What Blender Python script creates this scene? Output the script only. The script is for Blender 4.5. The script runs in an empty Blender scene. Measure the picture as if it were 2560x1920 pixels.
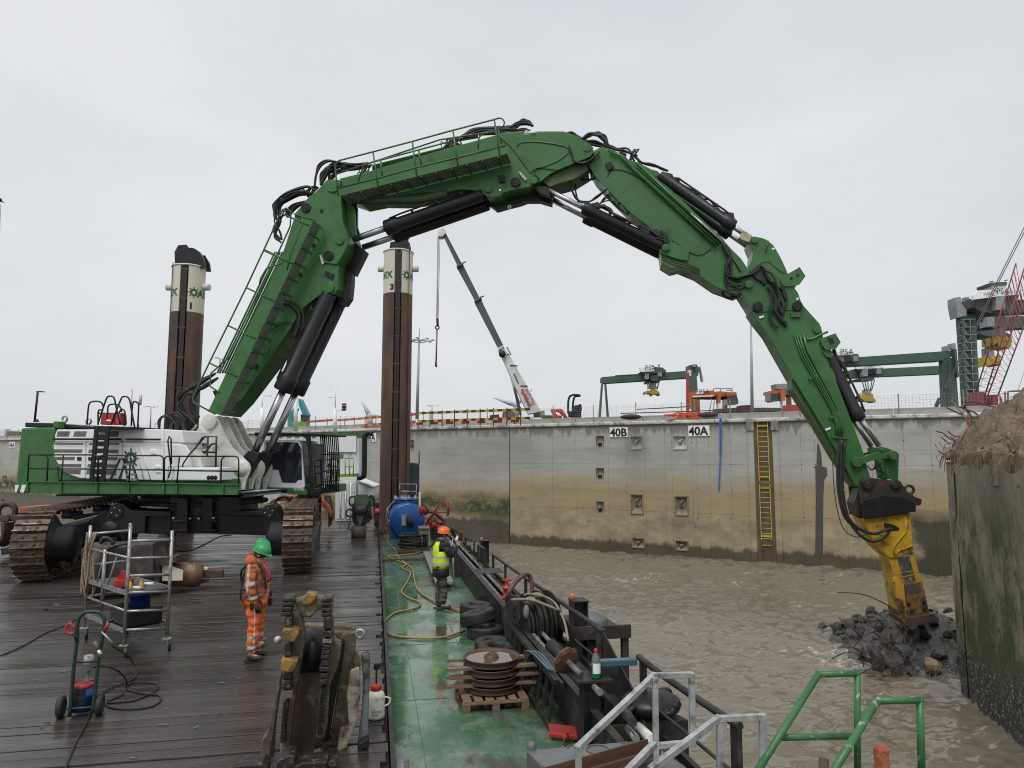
import bpy, bmesh, math, random
from math import sin, cos, pi, radians, sqrt, atan2
from mathutils import Vector, Matrix, noise
V = Vector
random.seed(7)
scene = bpy.context.scene
COL = scene.collection
# ------------------------------------------------------------------ camera
FPX = 1736.0
CAMZ = 3.2
YAW = radians(11.1)
PITCH = math.atan(180.0 / FPX)
cam_d = bpy.data.cameras.new('camera'); cam = bpy.data.objects.new('camera', cam_d); COL.objects.link(cam)
cam_d.sensor_width = 36; cam_d.lens = 36 * FPX / 2560; cam_d.clip_end = 3000; cam_d.clip_start = .05
cam.location = (0, 0, CAMZ); cam.rotation_euler = (pi / 2 + PITCH, 0, -YAW)
scene.camera = cam
# ------------------------------------------------------------------ world and light: overcast day
SUN_EL, SUN_AZ = radians(58), radians(-150)
world = bpy.data.worlds.new('World'); scene.world = world; world.use_nodes = True
wn = world.node_tree.nodes; wl = world.node_tree.links; wn.clear()
wo = wn.new('ShaderNodeOutputWorld'); wb = wn.new('ShaderNodeBackground')
sky = wn.new('ShaderNodeTexSky'); sky.sky_type = 'NISHITA'; sky.sun_disc = False
sky.sun_elevation = SUN_EL; sky.sun_rotation = pi - SUN_AZ; sky.air_density = 1.5; sky.dust_density = 4
sv = wn.new('ShaderNodeVectorMath'); sv.operation = 'SCALE'; sv.inputs['Scale'].default_value = 0.09
wl.new(sky.outputs[0], sv.inputs[0])
tc = wn.new('ShaderNodeTexCoord'); mp = wn.new('ShaderNodeMapping'); mp.inputs['Scale'].default_value = (1, 1, 2.6)
nz = wn.new('ShaderNodeTexNoise'); nz.inputs['Scale'].default_value = 1.6; nz.inputs['Detail'].default_value = 5; nz.inputs['Roughness'].default_value = .5
cr = wn.new('ShaderNodeValToRGB'); cr.color_ramp.elements[0].position = .3; cr.color_ramp.elements[1].position = .72
cr.color_ramp.elements[0].color = (.575, .61, .645, 1); cr.color_ramp.elements[1].color = (.72, .735, .755, 1)
mx = wn.new('ShaderNodeMix'); mx.data_type = 'RGBA'; mx.inputs[0].default_value = .93
wl.new(tc.outputs['Generated'], mp.inputs[0]); wl.new(mp.outputs[0], nz.inputs['Vector']); wl.new(nz.outputs[0], cr.inputs[0])
wl.new(sv.outputs[0], mx.inputs[6]); wl.new(cr.outputs[0], mx.inputs[7]); wl.new(mx.outputs[2], wb.inputs[0])
wb.inputs[1].default_value = .88
wl.new(wb.outputs[0], wo.inputs[0])
sd = bpy.data.lights.new('sun', 'SUN'); sun = bpy.data.objects.new('sun', sd); COL.objects.link(sun)
sd.energy = 1.5; sd.angle = radians(32); sd.color = (1, .97, .93)
sdir = V((sin(SUN_AZ) * cos(SUN_EL), cos(SUN_AZ) * cos(SUN_EL), sin(SUN_EL)))
sun.rotation_euler = sdir.to_track_quat('Z', 'Y').to_euler()
vs = scene.view_settings; vs.view_transform = 'Standard'; vs.look = 'None'; vs.exposure = 0.34; vs.gamma = 1; vs.use_curve_mapping = False
scene.cycles.use_denoising = True; scene.cycles.filter_width = 1.05
scene.cycles.max_bounces = 6; scene.cycles.diffuse_bounces = 3; scene.cycles.glossy_bounces = 3
scene.cycles.transmission_bounces = 4; scene.cycles.volume_bounces = 1
scene.cycles.caustics_reflective = False; scene.cycles.caustics_refractive = False
# ------------------------------------------------------------------ from a measured picture point to a place
cr_, f0_ = V((cos(YAW), -sin(YAW), 0)), V((sin(YAW), cos(YAW), 0))
fw_ = f0_ * cos(PITCH) + V((0, 0, sin(PITCH))); up_ = -f0_ * sin(PITCH) + V((0, 0, cos(PITCH)))
CAM = V((0, 0, CAMZ))
def ray(u, v): return cr_ * ((u - 1280) / FPX) + up_ * ((960 - v) / FPX) + fw_
def at_d(u, v, d): r = ray(u, v); return CAM + r * (d / r.dot(f0_))
def at_plane(u, v, p, n): r = ray(u, v); return CAM + r * ((p - CAM).dot(n) / r.dot(n))
def at_z(u, v, z): return at_plane(u, v, V((0, 0, z)), V((0, 0, 1)))
def at_x(u, v, x): return at_plane(u, v, V((x, 0, 0)), V((1, 0, 0)))
def at_y(u, v, y): return at_plane(u, v, V((0, y, 0)), V((0, 1, 0)))
REG = {'A':(400,560,3.456),'B':(660,340,4.424),'C':(1100,260,4.424),'D':(1400,320,3.95),'E':(1780,560,5.53),'F':(1980,820,3.95),
 'G':(2080,1160,2.962),'H':(0,900,3.456),'I':(560,900,3.456),'J':(0,1260,3.456),'K':(0,1440,3.456),'L':(560,1300,2.677),
 'M':(1100,1300,2.677),'N':(1700,1400,2.572),'Q':(2060,560,3.072),'R':(1480,860,3.456),'T':(640,820,3.95),'U':(980,1180,3.95),
 'V':(1000,560,3.072),'x':(400,590,3.53),'y':(560,1300,4.366),'z':(1050,1280,6.38),'a':(1260,1600,4.424),'b':(0,960,5.924),
 'c':(1230,850,7.9),'d':(0,1180,5.53),'e':(2340,980,5.53),'f':(860,1180,5.53),'g':(600,1460,3.606),'h':(1360,880,5.53),
 'i':(400,1040,4.81),'S':(0,0,1)}
def px(s):
    out = []; reg = REG['S']
    for t in s.split():
        if t in REG: reg = REG[t]; continue
        a, b = t.split(','); out.append((reg[0] + float(a) / reg[2], reg[1] + float(b) / reg[2]))
    return out
# machine frame of the excavator: s along the boom, o towards the camera side, z up
MA = radians(-20)
MS = V((-5.35, 23.95, 0)); Mm = V((cos(MA), sin(MA), 0)); Mn = V((sin(MA), -cos(MA), 0))
def MF(s, o, z): return MS + Mm * s + Mn * o + V((0, 0, z))
def mp_(u, v, o): return at_plane(u, v, MS + Mn * o, Mn)
def MP(st, o, ref=None): r_ = o if ref is None else ref; return [mp_(u, v, r_) + Mn * (o - r_) for u, v in px(st)]
# ------------------------------------------------------------------ mesh builder
class MB:
    def __init__(s): s.v = []; s.f = []; s.sm = []; s.mi = []; s.cur = 0
    def add(s, vs_, fs, smooth=False):
        b = len(s.v); s.v.extend([tuple(p) for p in vs_])
        for f in fs: s.f.append(tuple(b + i for i in f)); s.sm.append(smooth); s.mi.append(s.cur)
        return s
    def box(s, c, d, R=None, taper=None):
        hx, hy, hz = d[0] / 2, d[1] / 2, d[2] / 2; c = V(c); vs_ = []
        for z in (-1, 1):
            t = taper if (taper and z > 0) else 1
            for x, y in ((-1, -1), (1, -1), (1, 1), (-1, 1)):
                p = V((x * hx * t, y * hy * t, z * hz)); vs_.append(c + (R @ p if R else p))
        return s.add(vs_, [(3, 2, 1, 0), (4, 5, 6, 7), (0, 1, 5, 4), (1, 2, 6, 5), (2, 3, 7, 6), (3, 0, 4, 7)])
    def bar(s, p, q, w, h=None, up=V((0, 0, 1))):
        p, q = V(p), V(q); h = h or w; d = (q - p); L = d.length
        if L < 1e-6: return s
        d.normalize(); x = d.cross(up)
        if x.length < 1e-3: x = d.cross(V((1, 0, 0)))
        x.normalize(); y = x.cross(d); R = Matrix((x, y, d)).transposed()
        return s.box((p + q) / 2, (w, h, L), R)
    def prism(s, pts, ext):
        n = len(pts); pts = [V(p) for p in pts]; ext = V(ext)
        return s.add(pts + [p + ext for p in pts], [tuple(range(n)), tuple(range(2 * n - 1, n - 1, -1))] + [(i, i + n, (i + 1) % n + n, (i + 1) % n) for i in range(n)])
    def tube(s, pts, r, n=8, caps=True, closed=False):
        pts = [V(p) for p in pts]; N = len(pts)
        rs = r if isinstance(r, (list, tuple)) else [r] * N
        tg = []
        for i in range(N):
            a = pts[(i - 1) % N] if (closed or i > 0) else pts[i]; b = pts[(i + 1) % N] if (closed or i < N - 1) else pts[i]
            t = b - a; tg.append(t.normalized() if t.length > 1e-9 else V((0, 0, 1)))
        x = tg[0].orthogonal().normalized(); vs_ = []
        for i in range(N):
            if i: x = (x - tg[i] * x.dot(tg[i])); x = x.normalized() if x.length > 1e-6 else tg[i].orthogonal().normalized()
            y = tg[i].cross(x)
            for k in range(n):
                a = 2 * pi * k / n; vs_.append(pts[i] + (x * cos(a) + y * sin(a)) * rs[i])
        fs = []
        for i in range(N if closed else N - 1):
            j = (i + 1) % N
            for k in range(n): fs.append((i * n + k, i * n + (k + 1) % n, j * n + (k + 1) % n, j * n + k))
        s.add(vs_, fs, True)
        if caps and not closed:
            b = len(s.v) - len(vs_)
            s.f.append(tuple(b + k for k in range(n - 1, -1, -1))); s.sm.append(False); s.mi.append(s.cur)
            s.f.append(tuple(b + (N - 1) * n + k for k in range(n))); s.sm.append(False); s.mi.append(s.cur)
        return s
    def cyl(s, p, q, r, r2=None, n=20): return s.tube([p, q], [r, r if r2 is None else r2], n)
    def lathe(s, prof, o, ax=V((0, 0, 1)), n=24, smooth=True):
        o = V(o); ax = V(ax).normalized(); x = ax.orthogonal().normalized(); y = ax.cross(x); vs_ = []; m = len(prof)
        for r, h in prof:
            for k in range(n):
                a = 2 * pi * k / n; vs_.append(o + ax * h + (x * cos(a) + y * sin(a)) * max(r, 1e-4))
        fs = [(i * n + k, i * n + (k + 1) % n, (i + 1) * n + (k + 1) % n, (i + 1) * n + k) for i in range(m - 1) for k in range(n)]
        return s.add(vs_, fs, smooth)
    def ball(s, c, r, n=12, sc=(1, 1, 1)):
        c = V(c); vs_ = []; m = n // 2 + 1
        for i in range(m + 1):
            t = pi * i / m
            for k in range(n): a = 2 * pi * k / n; vs_.append(c + V((sin(t) * cos(a) * r * sc[0], sin(t) * sin(a) * r * sc[1], cos(t) * r * sc[2])))
        return s.add(vs_, [(i * n + k, (i + 1) * n + k, (i + 1) * n + (k + 1) % n, i * n + (k + 1) % n) for i in range(m) for k in range(n)], True)
    def torus(s, c, ax, R, r, n=28, m=10, sq=1):
        c = V(c); ax = V(ax).normalized(); x = ax.orthogonal().normalized(); y = ax.cross(x); vs_ = []
        for i in range(n):
            a = 2 * pi * i / n; d = x * cos(a) + y * sin(a)
            for k in range(m): b = 2 * pi * k / m; vs_.append(c + d * (R + r * cos(b)) + ax * (r * sq * sin(b)))
        return s.add(vs_, [(i * m + k, ((i + 1) % n) * m + k, ((i + 1) % n) * m + (k + 1) % m, i * m + (k + 1) % m) for i in range(n) for k in range(m)], True)
    def build(s, name, mat, parent=None, bev=0, label=None, **kw):
        me = bpy.data.meshes.new(name); me.from_pydata(s.v, [], s.f)
        if any(s.sm): me.polygons.foreach_set('use_smooth', s.sm)
        mats = mat if isinstance(mat, (list, tuple)) else [mat]
        for m in mats: me.materials.append(m)
        if len(mats) > 1: me.polygons.foreach_set('material_index', s.mi)
        me.update(); o = bpy.data.objects.new(name, me); COL.objects.link(o)
        if parent is not None: adopt(o, parent)
        if bev:
            b = o.modifiers.new('bevel', 'BEVEL'); b.width = bev; b.segments = 2; b.limit_method = 'ANGLE'; b.angle_limit = radians(40); b.harden_normals = False
        if label: o['label'] = label
        for k, vv in kw.items(): o[k] = vv
        return o
def wm(o):
    m = Matrix.Translation(o.location) @ o.rotation_euler.to_matrix().to_4x4() @ Matrix.Diagonal((*o.scale, 1))
    if o.parent: m = wm(o.parent) @ o.matrix_parent_inverse @ m
    return m
def adopt(o, parent): o.parent = parent; o.matrix_parent_inverse = wm(parent).inverted()
def thing(name, label, cat, loc, group=None, rz=0):
    o = bpy.data.objects.new(name, None); COL.objects.link(o); o.location = V(loc); o.rotation_euler = (0, 0, rz); o.empty_display_size = .3
    o['label'] = label; o['category'] = cat
    if group: o['group'] = group
    return o
def tag(o, label, cat, group=None):
    o['label'] = label; o['category'] = cat
    if group: o['group'] = group
    return o
def setg(o): o['kind'] = 'structure'; return o
def copy_tree(o, parent=None, top=None):
    c = o.copy(); COL.objects.link(c)
    if parent is not None: c.parent = parent
    for ch in [x for x in o.children]: copy_tree(ch, c)
    return c
def smooth_path(pts, k=6):
    pts = [V(p) for p in pts]; out = []
    P_ = [pts[0] * 2 - pts[1]] + pts + [pts[-1] * 2 - pts[-2]]
    for i in range(1, len(P_) - 2):
        a, b, c, d = P_[i - 1:i + 3]
        for j in range(k):
            t = j / k; out.append(.5 * ((2 * b) + (c - a) * t + (2 * a - 5 * b + 4 * c - d) * t * t + (3 * b - a - 3 * c + d) * t ** 3))
    out.append(pts[-1]); return out
def rnd(a, b): return random.uniform(a, b)
# ------------------------------------------------------------------ materials
def mat(name, c, c2=None, sc=2.0, rough=.5, rvar=.12, metal=0, bump=.08, bsc=25, dirt=None, dsc=1.2, damt=.45, dsoft=.12, stretch=(1, 1, 1), spec=.5, coat=0, trans=0, emis=None, wet=0):
    m = bpy.data.materials.new(name); m.use_nodes = True; N = m.node_tree.nodes; L = m.node_tree.links
    b = N['Principled BSDF']; t = N.new('ShaderNodeTexCoord'); mpn = N.new('ShaderNodeMapping'); mpn.inputs['Scale'].default_value = stretch
    L.new(t.outputs['Object'], mpn.inputs[0]); vec = mpn.outputs[0]
    def nz_(s, d=5, r=.6):
        n = N.new('ShaderNodeTexNoise'); n.inputs['Scale'].default_value = s; n.inputs['Detail'].default_value = d; n.inputs['Roughness'].default_value = r
        L.new(vec, n.inputs['Vector']); return n.outputs[0]
    def mixc(f, a, bb):
        x = N.new('ShaderNodeMix'); x.data_type = 'RGBA'
        if isinstance(f, float): x.inputs[0].default_value = f
        else: L.new(f, x.inputs[0])
        for i, q in ((6, a), (7, bb)):
            if isinstance(q, tuple): x.inputs[i].default_value = (*q, 1)
            else: L.new(q, x.inputs[i])
        return x.outputs[2]
    def rng(f, a, bb, lo=0, hi=1):
        x = N.new('ShaderNodeMapRange'); L.new(f, x.inputs[0]); x.inputs[1].default_value = a; x.inputs[2].default_value = bb
        x.inputs[3].default_value = lo; x.inputs[4].default_value = hi; return x.outputs[0]
    c2 = c2 or tuple(x * .72 for x in c)
    n1 = nz_(sc); col = mixc(rng(n1, .35, .65), c, c2)
    ro = rng(nz_(sc * 2.3), .3, .7, max(.02, rough - rvar), min(1, rough + rvar))
    if dirt:
        nd = nz_(dsc, 8, .7); th = .68 - damt * .4; fd = rng(nd, th, th + dsoft); col = mixc(fd, col, dirt)
        rr = N.new('ShaderNodeMix'); L.new(fd, rr.inputs[0]); L.new(ro, rr.inputs[2]); rr.inputs[3].default_value = .75; ro = rr.outputs[0]
    L.new(col, b.inputs['Base Color']); L.new(ro, b.inputs['Roughness'])
    b.inputs['Metallic'].default_value = metal; b.inputs['Specular IOR Level'].default_value = spec
    b.inputs['Coat Weight'].default_value = coat; b.inputs['Coat Roughness'].default_value = .12
    if trans: b.inputs['Transmission Weight'].default_value = trans
    if emis: b.inputs['Emission Color'].default_value = (*emis, 1); b.inputs['Emission Strength'].default_value = 1
    if bump:
        bn = N.new('ShaderNodeBump'); bn.inputs['Strength'].default_value = bump; bn.inputs['Distance'].default_value = .02
        L.new(nz_(bsc, 6, .65), bn.inputs['Height']); L.new(bn.outputs[0], b.inputs['Normal'])
    return m
GREEN = mat('green_paint', (.045, .16, .043), (.036, .125, .036), sc=.7, rough=.34, bump=.04, bsc=7, dirt=(.022, .052, .02), dsc=1.6, damt=.46, dsoft=.3)
GREEN_D = mat('green_paint_worn', (.035, .12, .035), (.06, .1, .04), sc=1.5, rough=.5, dirt=(.1, .085, .05), dsc=1.3, damt=.5, dsoft=.25)
RAILG = mat('chipped_green_rail', (.04, .165, .05), (.033, .13, .042), sc=5, rough=.42, bump=.08, dirt=(.32, .36, .3), dsc=11, damt=.22, dsoft=.05)
BLACK = mat('black_paint', (.009, .0095, .012), (.015, .015, .017), sc=1.5, spec=.4, rough=.42, bump=.03, dirt=(.05, .045, .04), dsc=1.5, damt=.2, dsoft=.3)
BLACK_DUSTY = mat('black_steel_weathered', (.014, .014, .015), (.03, .028, .026), sc=2, spec=.4, rough=.55, bump=.1, dirt=(.09, .075, .06), dsc=2.2, damt=.38, dsoft=.2)
RUBBER = mat('black_rubber', (.014, .014, .015), (.025, .025, .025), sc=4, rough=.6, bump=.05)
WHITE = mat('white_paint', (.86, .87, .88), (.8, .81, .82), sc=.8, rough=.35, bump=.015, dirt=(.45, .42, .36), dsc=1.4, damt=.12, dsoft=.3)
WHITE_D = mat('white_paint_oily', (.72, .71, .68), (.6, .58, .53), sc=1.2, rough=.45, bump=.03, dirt=(.14, .1, .07), dsc=1.9, damt=.32, dsoft=.16)
CHROME = mat('chrome_rod', (.55, .56, .58), (.45, .46, .48), sc=1, rough=.33, metal=1, bump=0)
GALV = mat('galvanised_steel', (.33, .34, .35), (.52, .53, .54), sc=9, rough=.48, metal=.45, bump=.12, dirt=(.17, .16, .14), dsc=7, damt=.42)
ALU = mat('scuffed_aluminium', (.38, .38, .37), (.27, .27, .26), sc=8, rough=.42, metal=.6, bump=.06, dirt=(.2, .18, .15), dsc=7, damt=.4)
STEEL_GREY = mat('grey_painted_steel', (.14, .14, .14), (.1, .1, .1), sc=3, rough=.4, dirt=(.2, .2, .2), dsc=3, damt=.3)
RUST = mat('rusty_steel', (.12, .06, .035), (.07, .04, .028), sc=3, rough=.7, bump=.2, dirt=(.2, .1, .045), dsc=3, damt=.4, dsoft=.2)
RUST_D = mat('dark_rusty_steel', (.055, .035, .027), (.09, .055, .038), sc=4, rough=.62, bump=.25, dirt=(.2, .17, .13), dsc=5, damt=.3)
MUDDY = mat('muddy_track_steel', (.105, .06, .036), (.055, .035, .025), sc=5, rough=.5, bump=.35, bsc=18, dirt=(.23, .18, .12), dsc=6, damt=.4, dsoft=.2)
WORN = mat('worn_grouser_edge', (.24, .18, .13), (.13, .085, .06), sc=9, rough=.4, metal=.4, bump=.2, dirt=(.08, .055, .04), dsc=8, damt=.5)
MUDTOOL = mat('mud_caked_steel', (.16, .12, .075), (.07, .055, .04), sc=6, rough=.55, bump=.6, bsc=22, dirt=(.35, .3, .22), dsc=9, damt=.35, dsoft=.15)
YELLOW = mat('chipped_yellow_paint', (.55, .34, .025), (.44, .25, .02), sc=2, rough=.5, bump=.12, dirt=(.1, .055, .03), dsc=2.2, damt=.42, dsoft=.14)
YELLOW_C = mat('yellow_paint', (.62, .45, .04), (.5, .36, .03), sc=1, rough=.5)
RED = mat('red_paint', (.45, .03, .025), (.36, .025, .02), sc=3, rough=.4)
BLUE = mat('blue_tank_paint', (.012, .1, .34), (.012, .085, .28), sc=1.2, rough=.3, dirt=(.03, .09, .2), dsc=2, damt=.25, dsoft=.3)
ORANGE = mat('orange_grab_paint', (.42, .1, .03), (.3, .07, .025), sc=2, rough=.55, bump=.1, dirt=(.1, .06, .04), dsc=2.5, damt=.42)
PAINTBLK = mat('black_print', (.012, .012, .012), rough=.6, bump=0)
PRINTG = mat('green_print', (.02, .13, .06), rough=.5, bump=0)
GLASS = mat('cab_glass', (.02, .025, .03), (.03, .035, .04), sc=.6, rough=.06, rvar=.02, bump=0, spec=.8)
WOOD = mat('weathered_wood', (.22, .145, .09), (.15, .1, .065), sc=6, rough=.7, bump=.25, bsc=40, stretch=(1, 1, 4))
MB_ = MB
# ================================================================== SETTING
WATER_Z = -2.3
def nodes(name):
    m = bpy.data.materials.new(name); m.use_nodes = True; return m, m.node_tree.nodes, m.node_tree.links, m.node_tree.nodes['Principled BSDF']
class NT:
    def __init__(s, m): s.N = m.node_tree.nodes; s.L = m.node_tree.links
    def n(s, t, **kw):
        x = s.N.new(t)
        for k, v_ in kw.items(): setattr(x, k, v_)
        return x
    def noise(s, vec, sc, d=6, r=.6, dist=0):
        x = s.N.new('ShaderNodeTexNoise'); x.inputs['Scale'].default_value = sc; x.inputs['Detail'].default_value = d; x.inputs['Roughness'].default_value = r; x.inputs['Distortion'].default_value = dist
        s.L.new(vec, x.inputs['Vector']); return x.outputs[0]
    def map(s, vec, sc=(1, 1, 1), loc=(0, 0, 0), rot=(0, 0, 0)):
        x = s.N.new('ShaderNodeMapping'); x.inputs['Scale'].default_value = sc; x.inputs['Location'].default_value = loc; x.inputs['Rotation'].default_value = rot
        s.L.new(vec, x.inputs[0]); return x.outputs[0]
    def rng(s, f, a, b, lo=0., hi=1.):
        x = s.N.new('ShaderNodeMapRange'); s.L.new(f, x.inputs[0])
        for i, q in enumerate((a, b, lo, hi)): x.inputs[i + 1].default_value = q
        return x.outputs[0]
    def mix(s, f, a, b, mode='MIX'):
        x = s.N.new('ShaderNodeMix'); x.data_type = 'RGBA'; x.blend_type = mode
        for i, q in ((0, f), (6, a), (7, b)):
            if isinstance(q, (int, float)): x.inputs[i].default_value = q
            elif isinstance(q, tuple): x.inputs[i].default_value = (*q, 1)
            else: s.L.new(q, x.inputs[i])
        return x.outputs[2]
    def math(s, op, a, b=0.):
        x = s.N.new('ShaderNodeMath'); x.operation = op
        for i, q in ((0, a), (1, b)):
            if isinstance(q, (int, float)): x.inputs[i].default_value = q
            else: s.L.new(q, x.inputs[i])
        return x.outputs[0]
    def bump(s, h, st, dist=.02):
        x = s.N.new('ShaderNodeBump'); x.inputs['Strength'].default_value = st; x.inputs['Distance'].default_value = dist; s.L.new(h, x.inputs['Height']); return x.outputs[0]
def sep(t, vec): x = t.n('ShaderNodeSeparateXYZ'); t.L.new(vec, x.inputs[0]); return x.outputs
# ---- water
m_water, N, L, B = nodes('muddy_water'); t = NT(m_water)
pos = t.n('ShaderNodeTexCoord').outputs['Object']
wv = t.map(pos, (1, 1, 1), rot=(0, 0, radians(-14)))
n_big = t.noise(t.map(wv, (.05, .1, .1)), 1, 4)
L.new(t.mix(t.rng(n_big, .35, .65), (.19, .165, .122), (.16, .139, .103)), B.inputs['Base Color'])
foam = t.math('MULTIPLY', t.rng(t.noise(t.map(wv, (.22, .55, .3)), 1, 3), .58, .68), t.rng(t.noise(t.map(wv, (2.6, 8, 3)), 1, 8, .75), .53, .6))
L.new(t.mix(foam, t.mix(t.rng(n_big, .35, .65), (.19, .165, .122), (.16, .139, .103)), (.6, .58, .54)), B.inputs['Base Color'])
B.inputs['IOR'].default_value = 1.45; L.new(t.rng(foam, 0, 1, .04, .6), B.inputs['Roughness'])
h = t.math('ADD', t.noise(t.map(wv, (1.25, 2.5, 2)), 1, 2, .5, 1.2), t.math('MULTIPLY', t.noise(t.map(wv, (5, 9, 5)), 1, 3, .5, .5), .16))
L.new(t.bump(h, .45, .05), B.inputs['Normal'])
mb = MB(); nx, ny = 400, 430; x0, x1, y0, y1 = 2.0, 33.0, 4.0, 44.0
def wav(x, y):
    a = noise.noise(V((x * .6 + y * .15, y * 1.1 - x * .2, 0))) * .1 + noise.noise(V((x * 1.5 + y * .5, y * 3.2 + x * .4, 4))) * .1 + noise.noise(V((x * 2.8 - y * .6, y * 5.6, 6))) * .065 + noise.noise(V((x * 5.2, y * 8.5, 1))) * .02 + noise.noise(V((x * .12, y * .2, 9))) * .1
    return a
vv = []
for j in range(ny + 1):
    fy = j / ny; y = y0 + (y1 - y0) * fy ** 1.25
    for i in range(nx + 1):
        x = x0 + (x1 - x0) * i / nx; vv.append((x, y, WATER_Z + wav(x, y)))
mb.add(vv, [(j * (nx + 1) + i, j * (nx + 1) + i + 1, (j + 1) * (nx + 1) + i + 1, (j + 1) * (nx + 1) + i) for j in range(ny) for i in range(nx)], True)
for (a, b, c, d) in ((-260, 2, -60, 200), (33, 140, -60, 200), (2, 33, -60, 4), (2, 33, 44, 200)):
    mb.add([(a, c, WATER_Z - .03), (b, c, WATER_Z - .03), (b, d, WATER_Z - .03), (a, d, WATER_Z - .03)], [(0, 1, 2, 3)])
setg(mb.build('water', m_water))
# ---- quay wall
Jp = CAM + cr_ * (-.13) + f0_ * 44.3; Jp.z = 0
Lp = CAM + cr_ * 13.05 + f0_ * 36.85; Lp.z = 0
Kp = CAM + cr_ * (-56.2) + f0_ * 79; Kp.z = 0
wd = (Lp - Jp).normalized(); wn_ = V((wd.y, -wd.x, 0))      # wn_ towards the camera
wd2 = (Jp - Kp).normalized(); wn2 = V((wd2.y, -wd2.x, 0))
WTOP = 5.04
def wl_(u, v, off=0): p = at_plane(u, v, Jp + wn_ * off, wn_); return (p - Jp).dot(wd), p.z
def wl2(u, v, off=0): p = at_plane(u, v, Jp + wn2 * off, wn2); return (p - Jp).dot(wd2), p.z
def concrete(name, tide, green_amt, drip=1.0, wz=0, xd=0):
    m, N, L, B = nodes(name); t = NT(m); pos = t.n('ShaderNodeTexCoord').outputs['Object']; z = sep(t, pos)[2]
    wob = t.noise(t.map(pos, (.25, .25, .4)), 1, 6, .6)
    zz = t.math('ADD', z, t.math('MULTIPLY', t.math('SUBTRACT', wob, .5), 1.6))
    base = t.mix(t.rng(t.noise(t.map(pos, (.35, .35, .8)), 1, 8, .65), .3, .7), (.45, .44, .41), (.335, .33, .305))
    strk = t.noise(t.map(pos, (.25, .25, 3.5)), 1, 5, .6)
    base = t.mix(t.math('MULTIPLY', t.rng(strk, .5, .75), .35), base, (.15, .145, .135))
    ochre = t.mix(t.rng(t.noise(t.map(pos, (.3, .3, 2.2)), 1, 8, .7), .35, .65), (.40, .31, .175), (.29, .24, .15))
    col = t.mix(t.rng(zz, tide + .8, tide - .45), base, ochre)
    low = t.mix(t.rng(t.noise(t.map(pos, (.5, .5, .9)), 1, 8, .7), .38, .62), (.42, .35, .225), (.24, .2, .13))
    col = t.mix(t.rng(zz, .15, -.25), col, low)
    gr = t.math('MULTIPLY', t.math('MULTIPLY', t.rng(zz, .9, .2), t.rng(zz, -1.3, -.2)), t.rng(t.noise(t.map(pos, (.35, .35, .6), (3, 1, 0)), 1, 8, .75), .62 - green_amt * .3, .72 - green_amt * .2))
    col = t.mix(gr, col, (.045, .06, .022))
    wetl = t.rng(t.math('ADD', z, t.math('MULTIPLY', t.noise(t.map(pos, (1.2, 1.2, .5)), 1, 8, .75), 1.3)), -.95 + wz, -1.15 + wz)
    col = t.mix(t.math('MULTIPLY', wetl, .85), col, (.055, .047, .035))
    if xd: col = t.mix(t.math('MULTIPLY', t.rng(t.math('ADD', sep(t, pos)[0], t.math('MULTIPLY', t.noise(t.map(pos, (.6, 1, .9)), 1, 7, .7), 3.)), xd + 1.2, xd + 1.9), t.rng(t.math('ADD', z, t.math('MULTIPLY', wob, 1.5)), 1.6, .9)), col, (.06, .058, .035))
    # rain runs below the coping
    dr = t.noise(t.map(pos, (2.6, 2.6, .12)), 1, 4, .6)
    top = t.math('ADD', z, t.math('MULTIPLY', dr, -1.9))
    col = t.mix(t.math('MULTIPLY', t.rng(top, WTOP - 1.5, WTOP - 1.25), .6 * drip), col, (.085, .082, .075))
    pits = t.rng(t.noise(pos, 14, 3, .5), .7, .74)
    col = t.mix(t.math('MULTIPLY', pits, .5), col, (.07, .065, .06))
    L.new(col, B.inputs['Base Color']); B.inputs['Roughness'].default_value = .8
    L.new(t.rng(z, -1.4, -.2, .35, .85), B.inputs['Roughness'])
    L.new(t.bump(t.noise(pos, 9, 8, .7), .35, .03), B.inputs['Normal']); return m
CONC = concrete('quay_concrete_tide_stained', 1.7, .22, xd=wl_(2262, 1162)[0])
CONC_L = concrete('quay_concrete_green_stained', 1.0, .95, .9, .85)
CONC_P = mat('grey_new_concrete', (.36, .36, .34), (.28, .28, .27), sc=2, rough=.8, bump=.2)
COPE = mat('pale_coping', (.66, .66, .62), (.5, .5, .46), sc=1.2, rough=.8, bump=.3, dirt=(.25, .24, .2), dsc=1.5, damt=.5)
def fixed(mesh_mb, name, mt, org, d, n, parent=None, **kw):
    """mesh given in wall coordinates (x along, y out of the wall, z up)"""
    o = mesh_mb.build(name, mt, None, **kw); o.location = (org.x, org.y, 0); o.rotation_euler = (0, 0, atan2(d.y, d.x))
    if parent is not None:
        M_ = wm(o); o.parent = parent; o.matrix_parent_inverse = wm(parent).inverted()
    return o
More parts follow.
